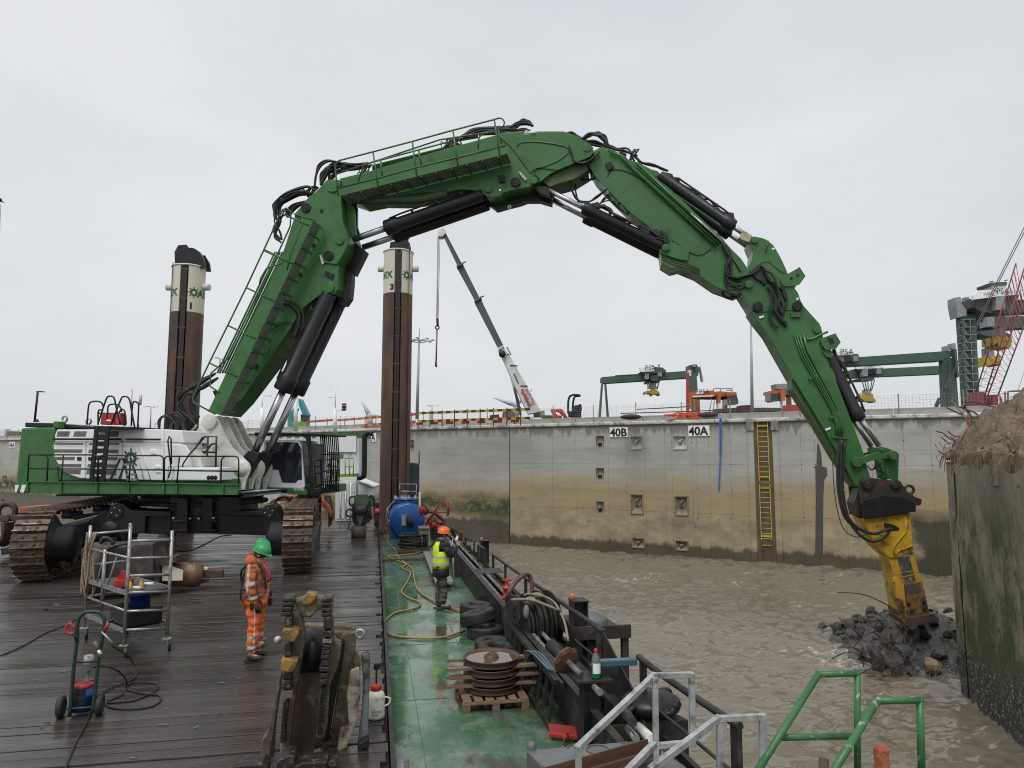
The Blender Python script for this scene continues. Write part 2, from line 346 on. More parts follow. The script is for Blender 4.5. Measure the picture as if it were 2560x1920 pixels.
# wall local: x along, -y out (rotation of +x to d turns -y to wn since wn=(d.y,-d.x))
def build_wall(root, org, d, xs, zs, holes, mt, xlo, xhi, skip=()):
    pad = .004; cols = [xlo] + sorted(xs) + [xhi]
    for i in range(len(cols) - 1):
        for j in range(len(zs) - 1):
            a, b, c, e = cols[i] + pad, cols[i + 1] - pad, zs[j] + pad, zs[j + 1] - pad
            if b - a < .05: continue
            if any(s0 <= (a + b) / 2 <= s1 for s0, s1 in skip): continue
            X = sorted({a, b} | {min(max(q, a), b) for h_ in holes for q in h_[:2]}); Zs = sorted({c, e} | {min(max(q, c), e) for h_ in holes for q in h_[2:4]})
            yo = rnd(0, .006); mb = MB(); cells = set()
            for ii in range(len(X) - 1):
                for jj in range(len(Zs) - 1):
                    cx, cz = (X[ii] + X[ii + 1]) / 2, (Zs[jj] + Zs[jj + 1]) / 2
                    if any(h_[0] < cx < h_[1] and h_[2] < cz < h_[3] for h_ in holes): continue
                    cells.add((ii, jj)); p0, p1, q0, q1 = X[ii], X[ii + 1], Zs[jj], Zs[jj + 1]
                    mb.add([(p0, -yo, q0), (p1, -yo, q0), (p1, -yo, q1), (p0, -yo, q1)], [(0, 1, 2, 3)])
            for (ii, jj) in cells:
                p0, p1, q0, q1 = X[ii], X[ii + 1], Zs[jj], Zs[jj + 1]; D = .12
                if (ii - 1, jj) not in cells: mb.add([(p0, D, q0), (p0, -yo, q0), (p0, -yo, q1), (p0, D, q1)], [(0, 1, 2, 3)])
                if (ii + 1, jj) not in cells: mb.add([(p1, D, q0), (p1, -yo, q0), (p1, -yo, q1), (p1, D, q1)], [(3, 2, 1, 0)])
                if (ii, jj + 1) not in cells: mb.add([(p0, D, q1), (p1, D, q1), (p1, -yo, q1), (p0, -yo, q1)], [(3, 2, 1, 0)])
                if (ii, jj - 1) not in cells: mb.add([(p0, D, q0), (p1, D, q0), (p1, -yo, q0), (p0, -yo, q0)], [(0, 1, 2, 3)])
            if cells: fixed(mb, 'wall_panel', mt, org, d, None, root)
def rect_local(f, s):   # zoomed rectangle -> wall rectangle
    q = px(s); (a, c), (b, e) = f(*q[0]), f(*q[1]); return [a, b, e, c]
def lx(u, v=1162): return wl_(u, v)[0]
qw = thing('quay_wall', 'tall grey concrete quay wall with ochre tide stain, across the water on the right', 'quay wall', Jp + V((0, 0, WATER_Z)))
niches = [rect_local(wl_, 'R 330,797 435,908'), rect_local(wl_, 'R 702,794 820,908'), rect_local(wl_, 'R 336,1300 443,1470'), rect_local(wl_, 'R 716,1315 832,1482'),
          rect_local(wl_, 'M 1288,118 1368,188'), rect_local(wl_, 'M 1580,137 1662,205')]
smalls = [rect_local(wl_, 'R 34,795 103,888'), rect_local(wl_, 'R 34,1072 104,1167'), rect_local(wl_, 'R 37,1360 104,1458')]
lad = [lx(1887), lx(1933)]
xs = [lx(u) for u in (1295, 1330, 1381, 1440, 1521, 1567, 1614, 1663, 1680, 1731, 1743, 1773, 1827, 1944, 2004, 2038, 2110, 2180, 2262, 2330, 2420, 2500)] + lad
zs = [-4, .08, 2.74, WTOP - .02]
build_wall(qw, Jp, wd, xs, zs, niches + smalls, CONC, .02, 60, skip=[(lad[0], lad[1])])
mb = MB(); mb.box((30 - .5, .9, .4), (61, 1.5, 9.0)); fixed(mb, 'core', CONC, Jp, wd, None, qw)
NW = mat('niche_pale_steel', (.45, .46, .46), (.36, .37, .37), sc=3, rough=.5, dirt=(.2, .18, .14), dsc=3, damt=.3)
NWo = mat('niche_stained', (.26, .22, .15), (.2, .165, .11), sc=3, rough=.6, dirt=(.12, .1, .07), dsc=3, damt=.4)
for k, r in enumerate(niches):
    a, b, c, e = r; w = (b - a); hh = e - c; mt = NW if k < 2 else NWo
    fr = thing_n = MB()
    ia, ib, ic, ie = a + w * .2, b - w * .2, c + hh * .3, e - hh * .12
    # splayed sides of the niche
    O = [(a, -.03, c), (b, -.03, c), (b, -.03, e), (a, -.03, e)]; I_ = [(ia, .13, ic), (ib, .13, ic), (ib, .13, ie), (ia, .13, ie)]
    fr.add(O + I_, [(0, 1, 5, 4), (1, 2, 6, 5), (2, 3, 7, 6), (3, 0, 4, 7), (4, 5, 6, 7)])
    for p, q in ((O[0], O[1]), (O[1], O[2]), (O[2], O[3]), (O[3], O[0])): fr.bar(p, q, .05, .05)
    nb = fixed(fr, 'bollard_niche', mt, Jp, wd, None, qw)
    hk = MB(); cx = (ia + ib) / 2; hk.tube(smooth_path([(cx + .1, .1, ie - .1), (cx - .05, -.02, ie - .25), (cx - .08, -.02, (ic + ie) / 2), (cx + .03, .1, ic + .1)], 4), .05, 8)
    fixed(hk, 'hook', STEEL_GREY if k > 1 else NW, Jp, wd, None, nb)
for r in smalls:
    a, b, c, e = r; fr = MB(); y = .1
    O = [(a, -.02, c), (b, -.02, c), (b, -.02, e), (a, -.02, e)]; I_ = [(a + .08, .11, c + .35), (b - .08, .11, c + .35), (b - .08, .11, e - .08), (a + .08, .11, e - .08)]
    fr.add(O + I_, [(0, 1, 5, 4), (1, 2, 6, 5), (2, 3, 7, 6), (3, 0, 4, 7), (4, 5, 6, 7)])
    nb = fixed(fr, 'step_niche', NWo, Jp, wd, None, qw)
    hk = MB(); hk.box(((a + b) / 2, 0, c + .16), ((b - a) * .45, .1, .18)); fixed(hk, 'block', PAINTBLK, Jp, wd, None, nb)
# ladder recess
rb = MB(); a, b = lad; rb.box(((a + b) / 2, .1, .5), (b - a + .1, .04, 9)); fixed(rb, 'recess_back', mat('recess_brown', (.16, .12, .08), (.1, .08, .06), sc=1.5, rough=.8), Jp, wd, None, qw)
for x in (a - .16, b + .16):
    rb = MB(); rb.box((x, -.03, .6), (.3, .1, 8.6)); rb.box((x, -.09, WTOP - .25), (.38, .12, .5)); fixed(rb, 'recess_pilaster', CONC, Jp, wd, None, qw, bev=.02)
ld = thing('quay_ladder', 'long yellow steel ladder fixed in the quay wall right of sign 40A', 'ladder', Jp + wd * ((a + b) / 2) + V((0, 0, WATER_Z)))
xa, xb = (a + b) / 2 - .26, (a + b) / 2 + .26
for (z0, z1) in ((WTOP - 3.15, WTOP - .05), (-1.15, WTOP - 3.3), (-2.5, -1.25)):
    for x in (xa, xb): m_ = MB(); m_.box((x, -.02, (z0 + z1) / 2), (.035, .03, z1 - z0)); fixed(m_, 'rail', YELLOW_C if z0 > -2 else RUST, Jp, wd, None, ld)
z = -2.4
while z < WTOP - .1:
    m_ = MB(); m_.tube([(xa, -.02, z), (xb, -.02, z)], .016, 5); fixed(m_, 'rung', YELLOW_C if z > -1.1 else RUST, Jp, wd, None, ld); z += .265
for zc in (WTOP - .25, WTOP - 2.95, WTOP - 3.5, -.95, -1.4): m_ = MB(); m_.box(((xa + xb) / 2, .02, zc), (.52, .02, .1)); fixed(m_, 'bracket', YELLOW_C, Jp, wd, None, ld)
th = MB()
for x in xs:
    for z_ in (.1, 1.42, 2.76, 3.95): th.lathe([(rnd(.012, .028), .004), (0, .006)], (x + rnd(-.03, .03), -.006, z_), V((0, -1, 0)), 8)
for k in range(60): th.lathe([(rnd(.01, .035), .004), (0, .006)], (rnd(0, 30), -.008, rnd(-1.6, 1.2)), V((0, -1, 0)), 6)
fixed(th, 'tie_holes', PAINTBLK, Jp, wd, None, qw); bpy.data.objects['tie_holes']['kind'] = 'stuff'
# blue strap
st = MB(); (sx0, sz0), (sx1, sz1) = wl_(*px('R 1118,655')[0]), wl_(*px('R 1099,1262')[0])
pts = [(sx0, -.16, sz0 + .08), (sx0 - .02, -.17, sz0 - .6), (sx0 - .08, -.12, (sz0 + sz1) / 2), (sx1, -.08, sz1)]
for i, w in enumerate((.13, .11, .07)): st.bar(pts[i], pts[i + 1], w, .02, up=V((0, -1, 0)))
tag(fixed(st, 'hanging_strap', mat('blue_strap', (.03, .16, .45), rough=.7), Jp, wd, None), 'bright blue strap hanging down the quay wall beside sign 40A', 'strap')
# stains left by water running out (flat marks)
for s_ in ('F 250,1145 265,1145 288,1240 300,1370 345,1380 350,1450 320,1500 310,1655 235,1655 230,1380 205,1375 240,1360 245,1250',):
    q = [wl_(u, v) for u, v in px(s_)]; m_ = MB(); m_.add([(x, -.013, z) for x, z in q], [tuple(range(len(q)))][::-1])
    z0_ = min(z for x, z in q); x0_ = [x for x, z in q if abs(z - z0_) < .05]; 
    m_.add([(min(x0_), -.013, z0_ + .004), (max(x0_), -.013, z0_ + .004), (max(x0_) - .15, -.013, z0_ - 3), (min(x0_) - .15, -.013, z0_ - 3)], [(0, 1, 2, 3)])
    fixed(m_, 'water_stain', mat('damp_concrete', (.085, .078, .065), (.06, .058, .05), sc=2, rough=.55, bump=.2), Jp, wd, None, qw)
# coping + kerb beam
def coping(root, org, d, x0, x1, mtc):
    n = max(1, int((x1 - x0) / 4))
    for i in range(n):
        a, b = x0 + (x1 - x0) * i / n, x0 + (x1 - x0) * (i + 1) / n
        m_ = MB(); m_.box(((a + b) / 2, .35, WTOP + .06), (b - a - .015, .95, .2)); fixed(m_, 'coping_stone', COPE, org, d, None, root, bev=.05)
        m_ = MB(); m_.box(((a + b) / 2, .75, WTOP + .33), (b - a - .03, .3, .34)); fixed(m_, 'kerb_block', CONC_P, org, d, None, root, bev=.02)
coping(qw, Jp, wd, 0.02, 60, CONC)
# left wing of the wall
qw2 = thing('quay_wall', 'green stained quay wall running away behind the pontoon on the left', 'quay wall', Jp - wd2 * 30 + V((0, 0, WATER_Z)))
lx2 = lambda u: wl2(u, 1130)[0]
xs2 = [lx2(u) for u in (1250, 1215, 1180, 1143, 1110, 1078, 1040, 960, 880, 800, 700, 560, 430, 330, 260, 212, 160, 110, 52, 48, 20, -20, -80)]
n2 = [rect_local(wl2, 'T 1512,1107 1558,1205'), rect_local(wl2, 'd 35,50 85,195'), rect_local(wl2, 'd 0,370 50,425')]
build_wall(qw2, Jp, wd2, xs2, [-4, .08, 2.74, WTOP - .02], n2, CONC_L, -110, -.05)
mb = MB(); mb.box((-56, .9, .4), (112, 1.5, 9.0)); fixed(mb, 'core', CONC_L, Jp, wd2, None, qw2)
for r in n2:
    a, b, c, e = r; fr = MB()
    O = [(a, -.03, c), (b, -.03, c), (b, -.03, e), (a, -.03, e)]; I_ = [(a + .15, .1, c + .25), (b - .15, .1, c + .25), (b - .15, .1, e - .15), (a + .15, .1, e - .15)]
    fr.add(O + I_, [(0, 1, 5, 4), (1, 2, 6, 5), (2, 3, 7, 6), (3, 0, 4, 7), (4, 5, 6, 7)]); nb = fixed(fr, 'bollard_niche', NWo, Jp, wd2, None, qw2)
    hk = MB(); hk.torus(((a + b) / 2, 0, (c + e) / 2), (0, 1, 0), (b - a) * .18, .05, 14, 6); fixed(hk, 'hook', STEEL_GREY, Jp, wd2, None, nb)
coping(qw2, Jp, wd2, -110, -.05, CONC_L)
# quay ground behind
GRD = mat('quay_ground_asphalt', (.06, .06, .058), (.09, .088, .08), sc=.3, rough=.8)
g = MB(); far = f0_ * 1200
A_, B_, C_ = Jp - wn2 * .6 - wd2 * 109, Jp - wn_ * .6, Jp + wd * 59.5 - wn_ * .6
g.add([(p.x, p.y, WTOP - .05) for p in (A_, B_, C_, C_ + far + cr_ * 900, B_ + far, A_ + far - cr_ * 900)], [(0, 1, 2, 3, 4, 5)])
setg(g.build('quay_ground', GRD))
# ---- text helper
def text_mesh(body, size, align='LEFT', bold=0):
    cu = bpy.data.curves.new('txt', 'FONT'); cu.body = body; cu.size = size; cu.align_x = align; cu.offset = bold; cu.resolution_u = 3
    o = bpy.data.objects.new('txt', cu); COL.objects.link(o); dg = bpy.context.evaluated_depsgraph_get(); dg.update()
    me = bpy.data.meshes.new_from_object(o.evaluated_get(dg)); vs_ = [v.co.copy() for v in me.vertices]; fs = [tuple(p.vertices) for p in me.polygons]
    bpy.data.objects.remove(o); bpy.data.meshes.remove(me); return vs_, fs
def put_text(body, size, org, ex, ey, mt, name='lettering', parent=None, bold=0, fitw=None, off=.004, align='LEFT', cat=None):
    vs_, fs = text_mesh(body, size, align, bold); ex, ey = V(ex).normalized(), V(ey).normalized(); nn = ex.cross(ey)
    k = 1
    if fitw: w = max(v.x for v in vs_) - min(v.x for v in vs_); k = fitw / w
    b = MB(); b.add([V(org) + ex * v.x * k + ey * v.y + nn * off for v in vs_], fs); return b.build(name, mt, parent)
def logo_mesh(b, org, ex, ey, r, off=.004):
    """eight arrow strokes pointing to the centre"""
    ex, ey = V(ex).normalized(), V(ey).normalized(); nn = ex.cross(ey)
    for k in range(8):
        a = k * pi / 4 + pi / 8 * 0; d = ex * cos(a) + ey * sin(a); s_ = ey * cos(a) - ex * sin(a); o = V(org) + nn * off
        w = r * .085
        b.add([o + d * r * .36 - s_ * w, o + d * r - s_ * w, o + d * r + s_ * w, o + d * r * .36 + s_ * w], [(0, 1, 2, 3)])
        o2 = o + nn * .001
        for sg in (-1, 1):
            q = o2 + d * r * .33; e = q + d * r * .26 + s_ * sg * r * .24; pp = (e - q).cross(nn).normalized() * w
            b.add([q - pp, e - pp, e + pp, q + pp], [(0, 1, 2, 3)])
# signs on the wall
def wall_sign(txt, s, f, org, d, n, lab):
    a, b, c, e = rect_local(f, s); m_ = MB(); m_.box(((a + b) / 2, -.04, (c + e) / 2), (b - a, .04, e - c)); o = fixed(m_, 'number_sign', WHITE, org, d, None)
    tag(o, lab, 'sign'); hh = e - c
    put_text(txt, hh * 1.12, V((org.x, org.y, 0)) + d * (a + (b - a) * .03) + n * .061 + V((0, 0, c + hh * .1)), d, (0, 0, 1), PAINTBLK, parent=o, bold=.02, fitw=(b - a) * .93)
wall_sign('40B', 'R 155,722 313,804', wl_, Jp, wd, wn_, 'white number board reading 40B on the quay wall')
wall_sign('40A', 'R 833,706 1018,795', wl_, Jp, wd, wn_, 'white number board reading 40A on the quay wall')
wall_sign('41A', 'T 1085,1040 1190,1122', wl2, Jp, wd2, wn2, 'white number board reading 41A beside the brown pile')
wall_sign('44A', 'b 148,862 222,942', wl2, Jp, wd2, wn2, 'small white number board reading 44A at far left')
# ---- right hand wall being demolished
m_rw, N, L, B = nodes('old_concrete_wall_algae'); t = NT(m_rw); pos = t.n('ShaderNodeTexCoord').outputs['Object']; z = sep(t, pos)[2]
base = t.mix(t.rng(t.noise(t.map(pos, (.9, .9, .22)), 1, 8, .7), .4, .6), (.42, .37, .29), (.24, .215, .165))
alg = t.math('ADD', t.noise(t.map(pos, (.55, .55, .3), (5, 0, 2)), 1, 8, .75), t.rng(sep(t, pos)[1], 14.9, 13.2, -.02, .075)); base = t.mix(t.rng(sep(t, pos)[1], 15.0, 13.6, 0., .35), base, (.14, .135, .1))
col = t.mix(t.math('MULTIPLY', t.rng(alg, .49, .6), t.rng(z, 2.9, 1.6)), base, (.06, .078, .025))
col = t.mix(t.math('MULTIPLY', t.rng(t.noise(t.map(pos, (3, 3, .25)), 1, 5, .6), .62, .7), .5), col, (.3, .28, .24))
low = t.rng(t.math('ADD', z, t.math('MULTIPLY', t.noise(pos, 1.2, 6), 1.2)), -.35, -.8)
bar = t.mix(t.rng(t.noise(pos, 15, 5, .85), .55, .6), (.032, .03, .025), (.5, .48, .43))
col = t.mix(low, col, bar); L.new(col, B.inputs['Base Color']); B.inputs['Roughness'].default_value = .6
L.new(t.bump(t.math('ADD', t.noise(pos, 6, 8, .7), t.math('MULTIPLY', t.noise(pos, 30, 5, .8), t.math('MULTIPLY', low, 1.5))), .6, .06), B.inputs['Normal'])
c0 = CAM + cr_ * 10.72 + f0_ * 17.44; c1 = CAM + cr_ * 9.87 + f0_ * 14.36
rd = V((c1.x - c0.x, c1.y - c0.y, 0)).normalized(); rn = V((rd.y, -rd.x, 0))
if rn.dot(cr_) > 0: rn = -rn
rw = thing('old_quay_wall', 'algae covered old concrete wall with broken top on the right edge', 'wall', V((c0.x, c0.y, WATER_Z)))
prof = []
for k in range(7): a = pi / 2 * k / 6; prof.append(V((c0.x, c0.y, 0)) + rd * (.35 - .35 * sin(a)) - rn * (.35 - .35 * cos(a)))
prof = prof[::1]; prof.append(prof[-1] - rn * 9)
front = [V((c0.x, c0.y, 0)) + rd * q for q in (12, 9, 6.5, 4.5, 3, 2, 1.3)]
outl = front + prof
def rtop(p): return 3.05 + .35 * noise.noise(p * .8) + .12 * noise.noise(p * 3)
mb = MB(); rows = [-4, -2.5, -1.5, -.5, .5, 1.5, 2.4, None]; vv = []
sub = []
for i in range(len(outl) - 1):
    for k in range(4): sub.append(outl[i].lerp(outl[i + 1], k / 4))
sub.append(outl[-1])
for zz in rows:
    for p in sub:
        q = p + V((0, 0, zz if zz is not None else rtop(p))); q += V((noise.noise(q * .7), noise.noise(q * .7 + V((9, 0, 0))), 0)) * .05
        vv.append(q)
n = len(sub); mb.add(vv, [(r * n + i, r * n + i + 1, (r + 1) * n + i + 1, (r + 1) * n + i) for r in range(len(rows) - 1) for i in range(n - 1)], True)
mb.build('concrete_face', m_rw, rw)
# pour joints as thin recessed lines: dark slots
for q_, z0 in ((1.05, None),):
    j = MB(); p = V((c0.x, c0.y, 0)) + rd * .9 + rn * .012; j.bar(p + V((0, 0, -3)), p + V((0, 0, 2.8)), .02, .02); j.build('joint', PAINTBLK, rw)
def rock(c, r, mt, seed, par, name='concrete_lump', sc=(1, 1, 1)):
    bm = bmesh.new(); bmesh.ops.create_icosphere(bm, subdivisions=2, radius=1)
    rr = random.Random(seed); pl = [(V((rr.uniform(-1, 1), rr.uniform(-1, 1), rr.uniform(-1, 1))).normalized(), rr.uniform(.45, .85)) for _ in range(9)]
    for v_ in bm.verts:
        for n_, dd in pl:
            k = v_.co.dot(n_)
            if k > dd: v_.co -= n_ * (k - dd)
        v_.co += v_.co * .08 * noise.noise(v_.co * 4 + V((seed, 0, 0)))
    R = Matrix.Rotation(rr.uniform(0, 6), 3, V((rr.random(), rr.random(), rr.random())).normalized())
    m_ = MB(); m_.add([V(c) + R @ V((v_.co.x * r * sc[0], v_.co.y * r * sc[1], v_.co.z * r * sc[2])) for v_ in bm.verts], [tuple(x.index for x in f.verts) for f in bm.faces]); bm.free()
    return m_.build(name, mt, par)
# broken rubble/dirt mound on top
DIRT = mat('broken_concrete_soil', (.2, .15, .1), (.12, .09, .06), sc=2.5, rough=.9, bump=.9, bsc=8, dirt=(.3, .25, .18), dsc=5, damt=.35)
mb = MB(); gx, gy = 110, 120; vv = []
for j in range(gy + 1):
    for i in range(gx + 1):
        a = -.06 - 9.5 * (i / gx) ** 1.7; b = 12.7 * j / gy + max(.06, .3 + a * .9)      # a: away from face, b: along rd
        p = V((c0.x, c0.y, 0)) - rn * (-a) + rd * b
        edge = min(1, (-a) / 1.6, (b + .05) / 2.2)
        hgt = 3.18 + 2.5 * (1 - math.exp(a / 1.9)) + (.35 * noise.noise(p * .9) + .25 * noise.noise(p * 2.7) + .16 * noise.noise(p * 7)) * min(1, .45 - a)
        if i == 0 or j == 0: hgt = 2.6
        q = V((p.x, p.y, hgt)) + rn * (.04 + .22 * noise.noise(V((b * 1.7, 0, 1))) + .12 * noise.noise(V((b * 6, 0, 1))) - .04) * (1 if i < 8 else 0); vv.append(q)
mb.add(vv, [(j * (gx + 1) + i, j * (gx + 1) + i + 1, (j + 1) * (gx + 1) + i + 1, (j + 1) * (gx + 1) + i) for j in range(gy) for i in range(gx)])
mb.build('broken_top', DIRT, rw, kind='stuff')
STRAW = mat('straw_fibre', (.27, .19, .115), (.13, .09, .055), sc=8, rough=.9); random.seed(77); sw = MB()
for k in range(330):
    a, b = rnd(0, 1) ** 2 * 4 - .05, rnd(0, 1) ** 1.5 * 8 + .1; p = V((c0.x, c0.y, 0)) - rn * a + rd * b; p.z = 3.2 + 2.5 * (1 - math.exp(-max(a, 0) / 1.9)) + .04; L_ = rnd(.12, .5)
    d_ = (rn * rnd(.2, 1) + rd * rnd(-.5, .6) + V((0, 0, -.9))).normalized() if rnd(0, 1) < .75 else (rn * rnd(-.3, 1) + rd * rnd(-1, .4) + V((0, 0, rnd(0, 1)))).normalized()
    q = p + d_ * L_ * .5 + V((rnd(-.08, .08), rnd(-.08, .08), rnd(-.02, .1))); sw.tube(smooth_path([p, q, p + d_ * L_ + V((rnd(-.1, .1), rnd(-.1, .1), -.1))], 2), rnd(.005, .012), 4, caps=False)
sw.build('straw_tangle', STRAW, rw, kind='stuff')
random.seed(31)
for k in range(70): a, b = rnd(.1, 3.2), rnd(.1, 7); p = V((c0.x, c0.y, 0)) - rn * a + rd * b; rock((p.x, p.y, 3.0 + 2.5 * (1 - math.exp(-a / 1.9))), rnd(.04, .2), DIRT, 500 + k, rw, sc=(1, .8, .7))
REB = mat('rusty_rebar_pale', (.28, .19, .13), (.16, .1, .07), sc=6, rough=.8, bump=.2)
REBD = mat('rusty_rebar_dark', (.07, .045, .035), rough=.7, bump=.2)
def rebar(s_, d, r, mt, par, wob=.25):
    q = [at_d(u, v, d + rnd(-wob, wob)) for u, v in px(s_)]; m_ = MB(); m_.tube(smooth_path(q, 5), r, 6); return m_.build('reinforcing_bar', mt, par)
for s_, mt in (('e 205,120 310,230 430,390 520,560', 0), ('e 140,210 280,280 440,350 560,440 600,540', 0), ('e 310,200 420,240 570,310 610,430 620,560', 0), ('e 385,180 430,260 470,420 560,590', 0),
    ('e 0,545 100,570 180,640 300,690 410,735', 1), ('e 165,540 240,600 340,620 400,650', 0), ('e 75,630 130,670 185,720', 1), ('e 35,815 90,850 130,885', 1), ('e 880,40 900,180 960,320 930,420', 0),
    ('e 895,70 930,180 960,300', 1), ('e 950,0 960,150 990,250 1020,330 975,480', 0), ('e 1217,50 1120,110 1060,190 1040,290 1000,400', 0), ('e 1217,150 1130,200 1060,290 1020,370', 0), ('e 380,140 560,150 720,190 890,220', 1),
    ('e 1217,410 1120,390 1050,385 1030,420 1060,530', 0), ('e 1020,430 1120,480 1210,540', 0), ('e 875,545 960,575 1040,610', 0), ('e 730,210 690,310 660,360 670,450', 0), ('e 1075,60 1050,150 1030,270', 1),
    ('e 1140,100 1080,190 1010,300', 0), ('e 440,420 455,520 480,620', 0), ('e 500,480 520,560 540,600', 0), ('e 800,480 850,560 860,760', 1), ('e 1000,630 950,680 890,725', 1), ('e 400,200 380,190 365,185', 1), ('e 930,390 860,440 780,500', 1),
    ('e 350,190 470,300 500,500 530,600', 0), ('e 600,340 615,400 640,520', 0)):
    rebar(s_, 18.0 if float(s_.split()[1].split(',')[0]) < 600 else 17.0, .022 if mt == 0 else .014, REB if mt == 0 else REBD, rw)
# ---- heap of broken concrete at the foot of the wall under the breaker
ROCK = mat('wet_broken_concrete', (.032, .03, .028), (.065, .06, .053), sc=5, rough=.35, rvar=.2, bump=.8, bsc=14, dirt=(.2, .19, .17), dsc=7, damt=.3)
ROCKL = mat('pale_broken_concrete', (.13, .125, .115), (.07, .068, .06), sc=6, rough=.6, bump=.7)
TAN = mat('sandy_lump', (.3, .22, .13), (.22, .16, .1), sc=6, rough=.8, bump=.6)
hp = thing('rubble_heap', 'heap of wet broken concrete lumps and bars in the water under the yellow breaker', 'rubble', at_z(*px('G 620,1350')[0], WATER_Z))
# heap core surface
hc0 = at_z(*px('G 300,1430')[0], WATER_Z - .1); hc1 = at_z(*px('G 960,1560')[0], WATER_Z); hc2 = at_z(*px('G 860,1180')[0], WATER_Z + .6)
ctr = at_z(*px('G 680,1400')[0], WATER_Z)
def heap_h(p):
    d = V((p.x - ctr.x, p.y - ctr.y, 0)); a = d.dot(cr_) / (2.5 if d.dot(cr_) < 0 else 3.0); b = d.dot(f0_) / (2.6 if d.dot(f0_) < 0 else 4.5)
    k = 1 - sqrt(a * a + b * b); return WATER_Z - .3 + 1.6 * max(-.4, k) ** 1 if k > 0 else WATER_Z - .3 + k
mb = MB(); G_ = 70; vv = []
for j in range(G_ + 1):
    for i in range(G_ + 1):
        p = ctr + cr_ * (-4 + 8 * i / G_) + f0_ * (-3.5 + 9 * j / G_); hgt = heap_h(p) + .12 * noise.noise(p * 2) + .08 * noise.noise(p * 5) + .05 * noise.noise(p * 11); vv.append((p.x, p.y, hgt))
mb.add(vv, [(j * (G_ + 1) + i, j * (G_ + 1) + i + 1, (j + 1) * (G_ + 1) + i + 1, (j + 1) * (G_ + 1) + i) for j in range(G_) for i in range(G_)])
mb.build('rubble_bed', ROCK, hp, kind='stuff')
random.seed(21)
for k in range(270):
    a, b = rnd(-2.4, 2.9), rnd(-2.6, 4); p = ctr + cr_ * a + f0_ * b; hh = heap_h(p)
    if hh < WATER_Z - .35: continue
    r = rnd(.05, .15) if k % 6 else rnd(.16, .3)
    rock((p.x, p.y, hh + r * .3), r, ROCK if k % 4 else ROCKL, k, hp, sc=(1, rnd(.6, 1), rnd(.5, .9)))
for s_, r in (('G 350,1370', .36), ('G 420,1330', .28), ('G 600,1265', .26), ('G 530,1380', .28), ('G 280,1420', .25), ('G 900,1340', .26), ('G 440,1440', .27), ('G 340,1460', .24), ('G 690,1280', .25), ('G 850,1090', .18)):
    q = px(s_)[0]; p = at_z(q[0], q[1], WATER_Z + .45); rock(p, r, ROCK, int(r * 1000) + int(q[0]), hp, sc=(1.2, .9, .55))
rock(at_z(*px('G 745,1500')[0], WATER_Z + .15), .36, TAN, 5, hp, 'sandy_lump', (1.2, .8, .6))
HD = 18.3
for s_ in ('G 40,952 150,955 260,975 400,1040 495,1115', 'G 50,1140 110,1180 170,1235 220,1285', 'G 180,1160 290,1165 400,1155', 'G 260,1190 340,1215 400,1205', 'G 0,1440 100,1395 170,1400 230,1440 330,1500',
    'G 155,1360 200,1300 240,1230 225,1210', 'G 220,1550 300,1510 400,1490 470,1470', 'G 440,1560 470,1490 540,1440', 'G 310,1090 370,1130 410,1170', 'G 330,1140 380,1200 410,1300', 'G 475,1180 530,1260 540,1340', 'G 160,1365 210,1400 235,1500',
    'G 350,1250 420,1330 430,1400', 'G 500,1490 560,1540 590,1570', 'G 410,1110 460,1160 490,1220', 'G 300,1240 360,1290 390,1330'):
    rebar(s_, HD, .014, REBD, hp, .3)
random.seed(41)
for k in range(26): x, y = rnd(190, 640), rnd(1180, 1480); rebar(f'G {x},{y} {x+rnd(-60,40)},{y-rnd(10,60)} {x+rnd(-110,60)},{y-rnd(0,110)}', HD, .011, REBD, hp, .5)
# splash of white water where lumps fell: small foam drops
fo = MB(); sp = at_z(*px('G 870,1590')[0], WATER_Z)
for k in range(120):
    a, r = rnd(0, 6.28), abs(random.gauss(0, .45)); zz = abs(random.gauss(0, .12)) if r > .25 else abs(random.gauss(0, .3)); s_ = rnd(.004, .012)
    fo.ball(sp + V((cos(a) * r, sin(a) * r, zz)), s_, 5)
fo.build('water_splash', mat('white_water', (.75, .74, .7), rough=.4, bump=0)); bpy.data.objects['water_splash']['kind'] = 'stuff'
# ================================================================== PONTOON
DX = .24
# timber: wet dark planks
m_tim, N, L, B = nodes('wet_dark_timber'); t = NT(m_tim)
pos = t.n('ShaderNodeTexCoord').outputs['Object']; inf = t.n('ShaderNodeObjectInfo').outputs['Random']
gr = t.noise(t.map(pos, (.55, 9, 9)), 1, 8, .7)
big = t.noise(t.map(pos, (.16, .6, 1)), 1, 6, .65)
c = t.mix(t.rng(gr, .3, .7), (.022, .019, .018), (.085, .075, .068))
c = t.mix(t.math('MULTIPLY', inf, .55), c, (.035, .027, .024))
c = t.mix(t.math('MULTIPLY', t.rng(big, .48, .62), .45), c, (.012, .0095, .009))
c = t.mix(t.math('MULTIPLY', t.rng(t.noise(t.map(pos, (.3, 1.4, 1), (4, 4, 0)), 1, 6, .7), .58, .7), .6), c, (.045, .018, .014))
c = t.mix(t.math('MULTIPLY', t.rng(t.noise(t.map(pos, (2.5, 12, 1), (1, 7, 0)), 1, 8, .8), .66, .7), .7), c, (.16, .14, .12))
L.new(c, B.inputs['Base Color'])
L.new(t.math('ADD', t.rng(t.noise(t.map(pos, (.22, .8, 1), (2, 9, 0)), 1, 7, .7), .4, .62, .04, .4), t.math('MULTIPLY', t.rng(gr, .3, .7), .13)), B.inputs['Roughness'])
B.inputs['Specular IOR Level'].default_value = .55
L.new(t.bump(t.math('ADD', gr, t.math('MULTIPLY', t.noise(t.map(pos, (3, 3, 3)), 1, 6, .7), .6)), .42, .013), B.inputs['Normal'])
